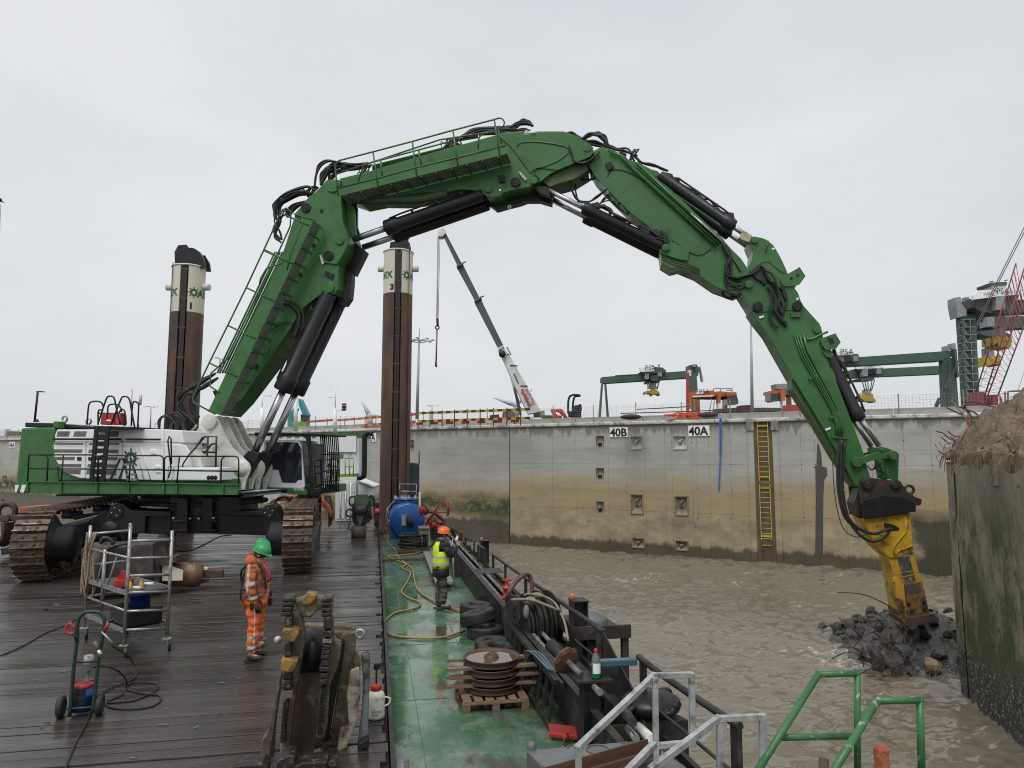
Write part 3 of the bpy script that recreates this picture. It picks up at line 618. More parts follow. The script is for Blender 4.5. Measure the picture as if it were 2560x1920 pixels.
td = MB(); td.box(((-19 + DX) / 2, 19.0, -.075), (19 + DX - .06, 35.4, .05)); td = setg(td.build('timber_deck', mat('deck_underside', (.01, .009, .008), rough=.8)))
y = 1.5; row = 0; random.seed(3)
while y < 36.4:
    w = .252 + rnd(-.006, .006); brk = [-19, -9.5 + rnd(-3.5, 3.5), DX - .03 - abs(random.gauss(0, .035)) - (rnd(.03, .1) if row % 7 == 3 else 0)]
    for k in range(2):
        x0, x1 = brk[k] + .006, brk[k + 1] - .006; m_ = MB(); n = max(3, int((x1 - x0) / 1.0)); ya, yb = y + .002 + rnd(0, .004), y + w - .002 - (rnd(0, .004) if rnd(0, 1) < .75 else rnd(.004, .016))
        zt = rnd(-.005, .008); tl = rnd(-.004, .004); vv = []
        for i in range(n + 1):
            x = x0 + (x1 - x0) * i / n; e1, e2 = .006 * noise.noise(V((x * 1.1, y * 3, 1))), .006 * noise.noise(V((x * 1.3, y * 3, 5))); zz = zt + .006 * noise.noise(V((x * .8, y, 3)))
            vv += [(x, ya + e1, -.05), (x, ya + e1, zz + tl - .004), (x, ya + .012 + e1, zz + tl), (x, yb - .012 + e2, zz - tl), (x, yb + e2, zz - tl - .004), (x, yb + e2, -.05)]
        fs = [(i * 6 + a, i * 6 + a + 1, (i + 1) * 6 + a + 1, (i + 1) * 6 + a) for i in range(n) for a in range(5)] + [(0, 5, 4, 3, 2, 1), tuple(n * 6 + a for a in range(6))]
        m_.add(vv, [tuple(reversed(f)) for f in fs] if False else fs); m_.build('plank', m_tim, td)
    y += w; row += 1
HULL = mat('pontoon_hull_black', (.02, .02, .02), (.035, .03, .025), sc=1, rough=.5, dirt=(.09, .06, .04), dsc=2, damt=.4)
hb = MB(); hb.box(((-19 + 3.2) / 2, 19, -1.76), (22.2, 35.2, 3.0)); pont = setg(hb.build('pontoon_hull', HULL))
# green steel deck
m_gd, N, L, B = nodes('wet_green_steel_deck'); t = NT(m_gd); pos = t.n('ShaderNodeTexCoord').outputs['Object']
wear = t.noise(t.map(pos, (1, .55, 1)), 1.3, 8, .72)
c = t.mix(t.rng(wear, .38, .62), (.035, .115, .055), (.08, .155, .095))
c = t.mix(t.math('MULTIPLY', t.rng(t.noise(pos, 3.2, 9, .78), .5, .62), .75), c, (.17, .21, .17))
c = t.mix(t.math('MULTIPLY', t.rng(t.noise(t.map(pos, (1, .6, 1), (7, 2, 0)), 1.1, 7, .7), .53, .62), .8), c, (.06, .038, .025))
c = t.mix(t.rng(t.noise(t.map(pos, (1, 1, 1), (2, 3, 0)), 11, 6, .75), .62, .67), c, (.02, .035, .022))
L.new(c, B.inputs['Base Color'])
pud = t.noise(t.map(pos, (.9, .5, 1), (11, 5, 0)), 1, 5, .6)
L.new(t.rng(pud, .42, .55, .38, .04), B.inputs['Roughness']); B.inputs['Specular IOR Level'].default_value = .6
mb_ = t.math('MULTIPLY', t.noise(pos, 22, 6, .7), t.rng(pud, .45, .54, 1, .08)); L.new(t.bump(mb_, .45, .012), B.inputs['Normal'])
gd = MB(); gd.box(((DX + 2.46) / 2 + .02, 19, -.23), (2.46 - DX, 35.2, .06)); setg(gd.build('green_deck', m_gd))
sm = MB()
for x in (.62, 1.55): sm.tube([(x, 1.5, -.199), (x, 36, -.199)], .006, 5)
for y in (7.5, 10.2, 13.1, 16.0, 18.9, 22.2, 27): sm.tube([(DX + .05, y, -.199), (2.44, y, -.199)], .006, 5)
setg(sm.build('deck_weld_seams', m_gd))
ed = MB(); ed.box((DX + .012, 19, -.09), (.05, 35, .21)); setg(ed.build('deck_edge_angle', BLACK_DUSTY))
cb = MB(); cb.box((1.4, 23.3, -.16), (2.2, .1, .09)); tag(cb.build('deck_cross_bar', RUST_D), 'low rusty bar across the green deck in front of the coiled black hose', 'steel bar')
db = MB(); random.seed(19)
for k in range(110):
    p = V((rnd(-11, -.1), rnd(7.5, 20), .012)); a = rnd(0, 3.1); db.bar(p, p + V((cos(a), sin(a) * .4, 0)) * rnd(.02, .16), rnd(.008, .02), .008)
setg(db.build('deck_debris', mat('debris', (.02, .016, .014), (.3, .28, .25), sc=1.5, rough=.8))); bpy.data.objects['deck_debris']['kind'] = 'stuff'; tag(bpy.data.objects['deck_debris'], 'scattered splinters and grit on the wet timber', 'debris')
# ------------- bulwark with pipes
bw = thing('bulwark', 'long black steel bulwark trough with pipes along the water side of the pontoon', 'bulwark', (2.8, 18, -.2))
for y0, y1 in ((4.6, 7.3), (7.32, 10.4), (10.42, 15), (15.02, 20), (20.02, 25), (25.02, 31)):
    m_ = MB(); m_.box((2.44, (y0 + y1) / 2, .09), (.03, y1 - y0, .58)); m_.box((2.44, (y0 + y1) / 2, .39), (.09, y1 - y0, .02)); m_.build('side_plate', BLACK_DUSTY, bw, bev=.004)
m_ = MB(); m_.box((2.82, 18, -.1), (.74, 27, .04)); m_.build('trough_floor', BLACK_DUSTY, bw)
m_ = MB(); m_.box((3.17, 18, -.02), (.06, 27, .36)); m_.build('outer_plate', BLACK_DUSTY, bw)
PIPE = mat('grey_pipe', (.2, .2, .19), (.1, .1, .095), sc=3, rough=.5, dirt=(.1, .07, .05), dsc=4, damt=.4)
for x, z, r, y0, y1 in ((2.56, .33, .035, 9.5, 28), (2.72, .34, .035, 9.9, 26), (2.9, .2, .05, 5, 29), (3.05, .1, .04, 5, 29)):
    m_ = MB(); m_.tube([(x, y0, z), (x, (y0 + y1) / 2, z + .01), (x, y1, z)], r, 10); y = y0 + .5
    while y < y1: m_.cyl((x, y - .04, z), (x, y + .04, z), r * 1.25, n=10); y += rnd(.9, 2.2)
    m_.build('pipe', PIPE if z > .3 else BLACK_DUSTY, bw)
for k in range(15):
    y = 6 + k * 1.55; m_ = MB(); m_.box((2.35, y, .0), (.16, .02, .38)) if k % 3 == 0 else m_.box((2.8, y, .1), (.7, .03, .36)); m_.build('web_plate', BLACK_DUSTY, bw)
m_ = MB(); m_.prism([(2.95, 8.9, .0), (2.95, 8.9, .92), (2.95, 7.9, .55), (2.95, 7.35, .15), (2.95, 7.3, -.1)], (.02, 0, 0)); m_.build('end_plate', BLACK_DUSTY, bw)
for s_, n_ in (('M 262,180 265,290 300,385 300,330', 0),):
    pass
gt = MB()
for k in range(9): gt.box((2.8, 16.9 + k * .07, .4), (.62, .012, .03))
gt.build('grating_step', STEEL_GREY, bw)
# rails (near one post to post)
def rail_seg(lab, P0, P1, posts, mid=True, r=.035, post_w=(.1, .05)):
    """P0,P1 ends of the top rail; posts: fractions and foot heights"""
    root = thing('guard_rail', lab, 'guard rail', V((P0[0], P0[1], -.1)), 'black guard rails along the water side')
    m_ = MB(); m_.tube(smooth_path([V(P0), V(P0).lerp(V(P1), .33) + V((rnd(-.02, .02), 0, rnd(-.02, .01))), V(P0).lerp(V(P1), .66) + V((0, 0, rnd(-.02, .01))), V(P1)], 3), r, 10); m_.build('top_rail', BLACK_DUSTY, root)
    for f_, fz in posts:
        p = V(P0).lerp(V(P1), f_); q = V((p.x, p.y, fz)); m_ = MB()
        m_.box((q.x, q.y, (p.z - .02 + fz) / 2), (post_w[1], post_w[0], p.z - .02 - fz)); m_.build('post', BLACK_DUSTY, root, bev=.006)
    if mid:
        a, b = V(P0), V(P1); m_ = MB(); m_.tube([V((a.x, a.y, a.z - .42)), V((b.x, b.y, b.z - .42))], r * .5, 8); m_.build('mid_rail', BLACK_DUSTY, root)
    return root
A0 = atr = at_x(*px('M 352,232')[0], 3.05); A1 = at_x(*px('M 1103,752')[0], 3.05)
rail_seg('longest black guard rail, beside the tyre pile and cable drum', A0, A1, [(.01, -.1), (.2, .0), (.45, .0), (.73, -.1), (.97, -.1)])
B0, B1 = at_x(*px('M 1328,915')[0], 3.05), at_x(*px('N 385,1070')[0], 3.05)
rail_seg('short mottled black guard rail nearest the camera with two wide posts', B0, B1, [(.06, -.1), (.97, -.1)], post_w=(.14, .04))
C0, C1 = at_x(*px('U 725,640')[0], 3.05), at_x(*px('U 815,692')[0], 3.05)
rail_seg('short black guard rail just behind the man in the yellow vest', C0, C1, [(.03, -.1), (.97, -.1)])
D0, D1 = at_x(*px('U 572,530')[0], 3.05), at_x(*px('U 690,612')[0], 3.05)
rail_seg('far black guard rail beyond the man in the yellow vest', D0, D1, [(.2, -.1), (.97, -.1)])
E0, E1 = at_x(*px('U 850,722')[0], 2.8), at_x(*px('U 915,765')[0], 2.8)
rail_seg('stubby grey black guard rail with a bent foot plate at the gap', E0, E1, [(.03, .1), (.95, .1)], mid=False)
for s_, zb, lab in (('U 895,680', -.1, 'broad black fender post with orange lamp on top behind the gap'), ('M 905,540', -.1, 'thick black channel post beside the grey dome tank')):
    p = at_x(*px(s_)[0], 3.12); m_ = MB(); w = .28; m_.box((p.x + .05, p.y, (p.z + zb) / 2), (.22, .02, p.z - zb)); m_.box((p.x + .16, p.y, (p.z + zb) / 2), (.02, w, p.z - zb)); m_.box((p.x - .06, p.y, (p.z + zb) / 2), (.02, w, p.z - zb))
    m_.box((p.x + .05, p.y, p.z + .01), (.26, w + .02, .02)); tag(m_.build('fender_post', BLACK_DUSTY, bev=.006), lab, 'post')
    m_ = MB(); m_.lathe([(.035, 0), (.04, .03), (.03, .07), (0, .08)], (p.x - .02, p.y + .08, p.z + .02), n=10); tag(m_.build('marker_lamp', mat('orange_lamp', (.7, .15, .02), rough=.3)), 'tiny orange lamp on top of the ' + ('far' if zb and 'gap' in lab else 'near') + ' black post', 'lamp')
# frame of leaning lattice sections by the cable drum
lf = thing('lattice_rack', 'black steel lattice frame standing on the green deck beside the pallet of sheaves', 'steel frame', (2.3, 9.5, -.2))
ya, yb = 8.75, 12.0
for z, x in ((.38, 2.28), (.34, 2.36), (-.14, 2.2), (.05, 2.3)):
    m_ = MB(); m_.bar((x, ya, z), (x, yb, z), .05, .07); m_.build('chord', BLACK_DUSTY, lf, bev=.005)
for k in range(10):
    y = ya + .1 + (yb - ya - .2) * k / 9; m_ = MB(); m_.bar((2.28, y, .36), (2.2, y, -.18), .035); m_.build('strut', BLACK_DUSTY, lf)
m_ = MB()
for k in range(3): m_.tube(smooth_path([(2.33 - k * .03, 9.0 + k * .05, .44), (2.3 - k * .05, 9.8, .47), (2.2, 10.1 + k * .1, .3), (2.12, 10.2 + k * .1, -.17)], 4), .014, 6)
tag(m_.build('sling_strap', mat('teal_strap', (.1, .16, .17), rough=.8)), 'teal lifting strap draped over the lattice frame', 'strap')
# cable drum
cd = thing('cable_drum', 'big black cable drum with round plate leaning at the bulwark beside the tyres', 'cable drum', (2.55, 11.9, -.2))
cc = at_y(*px('M 480,720')[0], 11.6); cc = V((2.42, 11.6, .32))
for x, r in ((0, .5), (.2, .5), (.42, .52), (.62, .5)):
    m_ = MB(); m_.lathe([(.16, 0), (r, 0), (r, .03), (.16, .03), (.16, 0)], cc + V((x - .08, x * .5, .08)), V((1, .25, 0)), 36, False); m_.build('flange', BLACK_DUSTY, cd)
m_ = MB(); m_.cyl(cc + V((-.05, 0, .08)), cc + V((.55, .28, .08)), .36, n=30)
for k in range(7): m_.torus(cc + V((-.03 + k * .085, .02 + k * .03, .08)), (1, .25, 0), .38, .04, 30, 8)
m_.build('cable', RUBBER, cd)
for a in range(5):
    an = a * 1.257; m_ = MB(); m_.cyl(cc + V((-.1, 0, .08)) + V((0, cos(an) * .32, sin(an) * .32)), cc + V((-.075, 0, .08)) + V((0, cos(an) * .32, sin(an) * .32)), .09, n=16); m_.build('hole', PAINTBLK, cd)
# rags and rope on the drum, hose loop, valve
m_ = MB(); m_.tube(smooth_path([(2.25, 11.5, .85), (2.5, 11.2, .9), (2.75, 11.1, .82), (3.0, 11.2, .7), (3.1, 11.9, .6)], 5), .022, 7); m_.tube(smooth_path([(2.5, 11.7, .88), (2.62, 11.35, .95), (2.9, 11.3, .84), (3.0, 11.0, .6), (2.9, 10.4, .45)], 5), .02, 7)
tag(m_.build('tow_rope', mat('dirty_rope', (.32, .27, .2), (.22, .18, .13), sc=20, rough=.9, bump=.4)), 'dirty pale rope lying over the top of the cable drum', 'rope')
m_ = MB(); m_.ball((2.52, 11.3, .86), .1, 12, (1, .8, .7)); m_.ball((2.42, 11.15, .72), .07, 10, (.7, .7, 1.6)); m_.ball((2.68, 11.5, .9), .09, 10, (1.2, .7, .6))
tag(m_.build('rag_bundle', mat('grey_rag', (.25, .23, .2), (.15, .14, .12), sc=10, rough=.9, bump=.5)), 'knotted grey rag on top of the cable drum', 'rag')
m_ = MB(); m_.tube(smooth_path([(2.45, 13.0, .45), (2.42, 12.7, .7), (2.6, 12.8, .92), (2.85, 13.0, 1.0), (2.93, 13.0, .8), (2.9, 12.9, .45)], 5), .042, 10); m_.tube(smooth_path([(2.35, 12.6, .3), (2.32, 12.4, .55), (2.45, 12.1, .6), (2.55, 12.2, .4)], 5), .055, 10)
tag(m_.build('suction_hose', mat('brown_hose', (.14, .06, .05), (.1, .045, .04), sc=8, rough=.6)), 'thick brown hose looping up beside the red valve', 'hose')
vl = thing('gate_valve', 'small red gate valve with handwheel on the bulwark pipes', 'valve', (2.65, 13.9, .4))
m_ = MB(); m_.lathe([(.1, 0), (.11, .03), (.06, .06), (.07, .16), (.1, .18), (.1, .22), (.04, .24), (.03, .34)], (2.62, 13.9, .4), n=16); m_.build('body', RED, vl)
m_ = MB(); m_.torus((2.62, 13.9, .75), (0, 0, 1), .09, .013, 18, 6)
for k in range(3): m_.bar((2.62 + .09 * cos(k * 2.1), 13.9 + .09 * sin(k * 2.1), .75), (2.62, 13.9, .75), .012)
m_.build('handwheel', RED, vl)
# winch table with dome tank
wt = thing('winch_table', 'black steel table with grey dome vessel outside the guard rail', 'steel table', (3.35, 11, -.2))
TX = 3.5
m_ = MB(); m_.box((TX, 11.3, .42), (.9, 1.5, .05)); m_.box((TX - .45, 11.3, .5), (.04, 1.5, .2)); m_.box((TX, 10.55, .5), (.9, .04, .2)); m_.build('table_top', BLACK_DUSTY, wt, bev=.006)
for x, y in ((TX - .38, 10.65), (TX + .38, 10.65), (TX - .38, 12)): m_ = MB(); m_.box((x, y, -.3), (.1, .1, 1.4)); m_.build('leg', BLACK_DUSTY, wt)
m_ = MB(); m_.lathe([(.3, 0), (.3, .07), (.27, .13), (.18, .2), (.08, .23), (0, .235)], (TX + .02, 11.3, .45), n=28); m_.build('dome', mat('dusty_grey_vessel', (.17, .175, .18), (.1, .1, .1), rough=.35, sc=3), wt)
m_ = MB(); m_.lathe([(.1, 0), (.3, .02), (.34, .3), (.3, .55), (.1, .6)], (TX - .1, 11.2, -.25), n=20); m_.build('pump_housing', RUBBER, wt)
# rusty bracket with shaft, bottle and blue case on a post near camera
tb = thing('post_table', 'black post with small plate top carrying the green bottle and rusty flange', 'post', (2.75, 8.3, -.2))
pt = at_d(*px('a 950,390')[0], 8.15)
m_ = MB(); m_.box((pt.x, pt.y, pt.z - .02), (.42, .36, .03)); m_.build('top_plate', BLACK_DUSTY, tb, bev=.004)
m_ = MB(); m_.box((pt.x + .0, pt.y, (pt.z - .04 - .2) / 2), (.2, .2, pt.z + .16)); m_.box((pt.x - .09, pt.y - .11, pt.z - .4), (.05, .02, .5)); m_.build('column', BLACK, tb, bev=.006)
fl = thing('rusty_flange', 'rusty square flange with a grey shaft lying on the bulwark', 'flange', (pt.x - .25, pt.y + .2, pt.z))
fp = V((pt.x - .22, pt.y + .25, pt.z + .12))
m_ = MB(); m_.lathe([(0, 0), (.16, 0), (.17, .04), (.13, .06), (0, .06)], fp, V((.35, -1, -.35)), 8, False); m_.build('plate', RUST, fl)
m_ = MB(); m_.cyl(fp + V((.02, -.06, -.02)), fp + V((.11, -.28, -.1)), .035, n=14); m_.build('shaft', STEEL_GREY, fl)
m_ = MB(); m_.cyl(fp + V((-.02, .05, .02)), fp + V((-.1, .3, .08)), .075, n=16); m_.build('sleeve', BLACK_DUSTY, fl)
bt = thing('detergent_bottle', 'clear bottle half full of green liquid with red cap on the post top', 'bottle', (pt.x + .05, pt.y - .08, pt.z))
bo = V((pt.x + .04, pt.y - .1, pt.z - .004)); s_ = .32
m_ = MB(); m_.lathe([(0, 0), (.045, 0), (.05, .02), (.05, .14)], bo, n=18); m_.build('liquid', mat('green_liquid', (.0, .22, .05), rough=.12, bump=0), bt)
m_ = MB(); m_.lathe([(.05, .14), (.05, .17), (.045, .22), (.02, .27), (.016, .28)], bo, n=18); m_.build('clear_plastic', mat('clear_plastic', (.5, .55, .53), rough=.15, bump=0, trans=.7), bt)
m_ = MB(); m_.lathe([(.02, .275), (.022, .31), (.01, .325), (0, .325)], bo, n=12); m_.build('cap', RED, bt)
m_ = MB(); 
for k in range(9):
    a0, a1 = -2.6 + k * .24, -2.6 + (k + 1) * .24; m_.add([bo + V((.052 * cos(a0), .052 * sin(a0), .06)), bo + V((.052 * cos(a1), .052 * sin(a1), .06)), bo + V((.052 * cos(a1), .052 * sin(a1), .17)), bo + V((.052 * cos(a0), .052 * sin(a0), .17))], [(0, 1, 2, 3)])
m_.build('paper_label', WHITE, bt)
m_ = MB(); m_.bar(pt + V((.12, .02, .12)), pt + V((.55, -.02, .13)), .1, .07); tag(m_.build('blue_case', mat('teal_case', (.05, .12, .16), rough=.4), bev=.01), 'slim blue grey case lying beside the detergent bottle', 'case')
m_ = MB(); m_.box(pt + V((.18, .05, .04)), (.3, .2, .09)); tag(m_.build('steel_block', BLACK_DUSTY, bev=.006), 'dark steel block under the blue case', 'block')
# broom
br = thing('broom', 'red broom head with pale handle lying on the green deck', 'broom', (2.0, 8.2, -.2))
b0, b1 = at_z(*px('a 505,1040')[0], -.13), at_z(*px('a 900,1080')[0], -.13)
m_ = MB(); m_.bar(b0, b1, .07, .05); m_.build('head', RED, br, bev=.01)
dv = (b1 - b0); m_ = MB()
for k in range(34):
    p = b0 + dv * (k + .5) / 34
    for q in (-.02, 0, .02): m_.bar(p + V((0, q, .02)), p + V((0, .06 + q, .09)), .012)
m_.build('bristles', mat('red_bristle', (.4, .02, .02), rough=.6), br, kind='stuff')
m_ = MB(); p = b0 + dv * .48; q = at_z(*px('a 640,1200')[0], -.1); m_.cyl(p + V((0, -.02, .02)), p.lerp(q, .35) + V((0, 0, .02)), .022, n=10); m_.build('socket', RED, br)
m_ = MB(); m_.cyl(p.lerp(q, .3) + V((0, 0, .02)), p + (q - p) * 5, .014, n=8); m_.build('handle', WOOD, br)
# grey machine box in the foreground, rusty channel on it
gb = thing('deck_box', 'low grey steel box with a lifting ring at the bottom edge', 'steel box', (1.7, 6, -.2))
zt = .62; q = [at_z(*p_, zt) for p_ in px('a 245,1215 1590,1100 2040,1420 400,1420')]
c_ = [q[0], q[1], q[1] + (q[2] - q[1]) * 1.6, q[0] + (q[2] - q[1]) * 1.6]
m_ = MB(); m_.prism([V((p.x, p.y, zt)) for p in c_], (0, 0, -.7)); m_.build('box', STEEL_GREY, gb, bev=.015)
m_ = MB(); p = at_z(*px('a 305,1200')[0], zt); m_.lathe([(.045, 0), (.045, .03), (.03, .055), (0, .065)], p, n=14); m_.build('knob', STEEL_GREY, gb)
m_ = MB(); p = at_z(*px('a 1040,1215')[0], zt); m_.torus(p + V((0, 0, .006)), (0, 0, 1), .1, .006, 24, 6); m_.build('ring', STEEL_GREY, gb)
for s_ in ('a 655,1190', 'a 705,1188', 'a 1315,1146', 'a 1357,1142', 'a 420,1405'): m_ = MB(); p = at_z(*px(s_)[0], zt); m_.lathe([(.012, 0), (.012, .012), (0, .014)], p, n=6); m_.build('bolt', STEEL_GREY, gb)
m_ = MB(); ew = q[0] - q[1]; side = c_[3] - c_[0]
for k in range(4): m_.bar(c_[0] + side * .15 + V((-.003, 0, -.12 - k * .08)) , c_[0] + side * .5 + V((-.003, 0, -.12 - k * .08)), .01, .03)
m_.build('louvre', BLACK_DUSTY, gb)
rc = MB(); r0, r1 = at_z(*px('a 740,1400')[0], zt + .1), at_z(*px('a 1590,1160')[0], zt + .1); dr = (r1 - r0).normalized(); nr_ = dr.cross(V((0, 0, 1)))
r0 = r0 - dr * 1.2
for off_, w_, h_ in ((0, .012, .1), (.16, .012, .05)): rc.bar(r0 + nr_ * off_, r1 + nr_ * off_, w_, h_)
rc.bar(r0 + nr_ * .08 - V((0, 0, .05)), r1 + nr_ * .08 - V((0, 0, .05)), .17, .01)
tag(rc.build('rusty_channel', RUST, bev=.003), 'long rusty steel channel lying across the grey deck box', 'steel channel')
# galvanised gangway rails (square tube)
def frame_rail(name, lab, segs, w, mt, grp, tubes=False, cat='handrail'):
    root = thing(name, lab, cat, segs[0][0], grp)
    for k, (p, q_) in enumerate(segs):
        m_ = MB(); d_ = (q_ - p).normalized()
        if tubes: m_.tube([p - d_ * w * .3, q_ + d_ * w * .3], w / 2, 12)
        else: m_.bar(p - d_ * w * .45, q_ + d_ * w * .45, w - .002 * (k % 3), w - .002 * (k % 3))
        m_.build('bar', mt, root, bev=0 if tubes else .004)
    return root
def DD(s_, d): return [at_d(u, v, d) for u, v in px(s_)]
def segs_of(paths): return [(a[i], a[i + 1]) for a in paths for i in range(len(a) - 1)]
GR = 'galvanised gangway handrails'
d1 = 5.6
frame_rail('gangway_handrail', 'larger galvanised square tube handrail standing on the left', segs_of([DD('a 825,1480', 5.3) + DD('a 820,1190', 5.3) + DD('a 1660,395', 5.9) + DD('a 2075,385', 5.95) + DD('a 2088,1140', 5.95), DD('a 1670,440 1685,1480', 5.85), DD('a 1700,1170', 5.85) + DD('a 2070,1135', 5.95)]), .047, GALV, GR)
frame_rail('gangway_handrail', 'lower galvanised square tube handrail partly cut by the bottom edge', segs_of([DD('a 1380,1440', 4.9) + DD('a 1650,1165', 5.2), DD('N -180,1340', 4.9) + DD('N 245,1020', 5.2) + DD('N 530,1008', 5.25) + DD('N 530,1400', 5.25), DD('N 255,1050 255,1400', 5.2)]), .045, GALV, GR)
GRP = 'green pipe handrails at the bottom edge'
frame_rail('green_handrail', 'rear green pipe handrail with a cross bar, left of the other', segs_of([DD('N 470,1400', 4.8) + DD('N 890,735', 5.4) + DD('N 1140,728', 5.45) + DD('N 1142,1420', 5.45), DD('N 640,1140', 5.1) + DD('N 1100,1132', 5.35)]), .048, RAILG, GRP, True)
frame_rail('green_handrail', 'front green pipe handrail nearest the right side, without a cross bar', segs_of([DD('N 960,1400', 4.3) + DD('N 1270,905', 4.8) + DD('N 1542,900', 4.85) + DD('N 1555,1420', 4.85)]), .047, RAILG, GRP, True)
m_ = MB(); m_.lathe([(.045, -1.0), (.048, -.02), (.04, 0), (.03, 0), (.03, -.1)], at_d(*px('N 1292,1200')[0], 5), V((.0, 0, 1)), 14); tag(m_.build('orange_pipe', mat('orange_painted_pipe', (.45, .12, .05), (.33, .09, .04), sc=8, rough=.6, dirt=(.1, .05, .03), dsc=6, damt=.4)), 'orange painted pipe stub with a hollow top at the bottom edge', 'pipe')
m_ = MB(); p = DD('N 925,1275', 4.6)[0]; m_.cyl(p, p + V((-.12, -.1, -.6)), .03, n=10); tag(m_.build('stub_pipe', RUST_D), 'small brown pipe end between the two green handrails', 'pipe')
m_ = MB(); p = DD('S 1008,1902', 6.3)[0]; m_.cyl(p + V((0, 0, .0)), V((p.x, p.y, -.2)), .05, n=14); m_.ball(p, .05, 12, (1, 1, .4)); tag(m_.build('mooring_peg', STEEL_GREY), 'short round grey peg standing on the green deck at the bottom edge', 'peg')
# black box and hydraulic parts right of bulwark, near
hv = thing('hydraulic_unit', 'black steel housing with dark hydraulic fittings under the galvanised handrail', 'hydraulic unit', (3.4, 7, -1))
p = [at_z(*k, .28) for k in px('a 1350,900 2040,880 1880,760 1480,740')]
m_ = MB(); m_.prism([p[0], p[1], p[1] + V((-.25, .9, 0)), p[0] + V((.05, .9, 0))], (0, 0, -1.5)); m_.build('housing', BLACK_DUSTY, hv, bev=.01)
m_ = MB(); q_ = at_z(*px('a 1620,700')[0], .4); m_.ball(q_, .32, 18, (1.1, 1, .45)); m_.build('cover', BLACK, hv)
for s_, r in (('a 1740,600', .09), ('a 1800,680', .08), ('a 1850,720', .07), ('a 1380,640', .07), ('a 1440,690', .05), ('a 1340,790', .06), ('a 1400,760', .05), ('a 1810,800', .06)):
    m_ = MB(); q_ = at_z(*px(s_)[0], .42); m_.torus(q_, (rnd(-1, 1), rnd(-1, 1), 1), r, r * .5, 14, 8); m_.build('fitting', BLACK, hv)
for s0, s1, r, mt in (('a 1490,970', 'a 1640,1110', .05, WHITE_D), ('a 1370,980', 'a 1460,1090', .035, CHROME), ('a 1330,780', 'a 1420,910', .045, BLACK_DUSTY), ('a 1000,520', 'a 1060,580', .03, PIPE)):
    m_ = MB(); m_.cyl(DD(s0, 7.3)[0], DD(s1, 6.6)[0], r, n=14); m_.build('cylinder', mt, hv)
# ================================================================== EXCAVATOR
EX = thing('long_reach_excavator', 'huge green and white crawler excavator arching its boom over the water with a yellow breaker', 'excavator', MS)
def Pp(st, o, th, name, mt, par=EX, bev=0, ref=None, **kw):
    """plate or box beam: side outline at offset o, extending th away from the camera side"""
    m_ = MB(); m_.prism(MP(st, o, ref), Mn * (-th)); return m_.build(name, mt, par, bev=bev, **kw)
def Tb(st, o, r, name, mt, par=EX, n=8, sm=0, o2=None):
    q = px(st); N_ = len(q); pts = [mp_(u, v, o if o2 is None else o + (o2 - o) * i / (N_ - 1)) for i, (u, v) in enumerate(q)]
    m_ = MB(); m_.tube(smooth_path(pts, sm) if sm else pts, r, n); return m_.build(name, mt, par)
def pin(st, o, r, name, mt, par=EX, th=.05, hub=True, n=24):
    for u, v in px(st):
        c = mp_(u, v, o); m_ = MB(); m_.lathe([(0, th + .006), (r * .45, th + .006), (r * .5, th), (r * .9, th), (r, th * .8), (r, -.02)], c, Mn, n, False)
        if hub:
            for k in range(8): a = k * pi / 4; m_.lathe([(0, .012), (.012, .012), (.014, 0)], c + (Mm * cos(a) + V((0, 0, 1)) * sin(a)) * r * .72 + Mn * th, Mn, 6)
        m_.build(name, mt, par)
# ---- tracks
UA = radians(-3.0); ud = V((-sin(UA) * 0 + sin(radians(-2.5)) * -1, 1, 0)); ud = V((-.045, 1, 0)).normalized(); us = V((ud.y, -ud.x, 0))
shoe = MB(); W_ = .77
shoe.box((0, 0, 0), (W_, .375, .03))
shoe.cur = 1
for yy, hh in ((-.16, .06), (.03, .05)): shoe.box((0, yy, .015 + hh / 2), (W_ * .99, .026, hh))
shoe.cur = 0
shoe.box((0, -.065, .018), (.09, .07, .02), taper=.5)
for xx in (-.14, .14): shoe.lathe([(.02, .015), (.045, .015), (.045, .035), (.02, .035)], (xx, -.07, 0), n=8); shoe.lathe([(.02, .015), (.045, .015), (.045, .035), (.02, .035)], (xx, .11, 0), n=8)
shoe_o = shoe.build('track_shoe', [MUDDY, WORN]); me_shoe = shoe_o.data; bpy.data.objects.remove(shoe_o)
_l = MB(); _l.cyl(-us * .04, us * .04, .07, n=8); _lo = _l.build('chain_link', MUDDY); me_link = _lo.data; bpy.data.objects.remove(_lo)
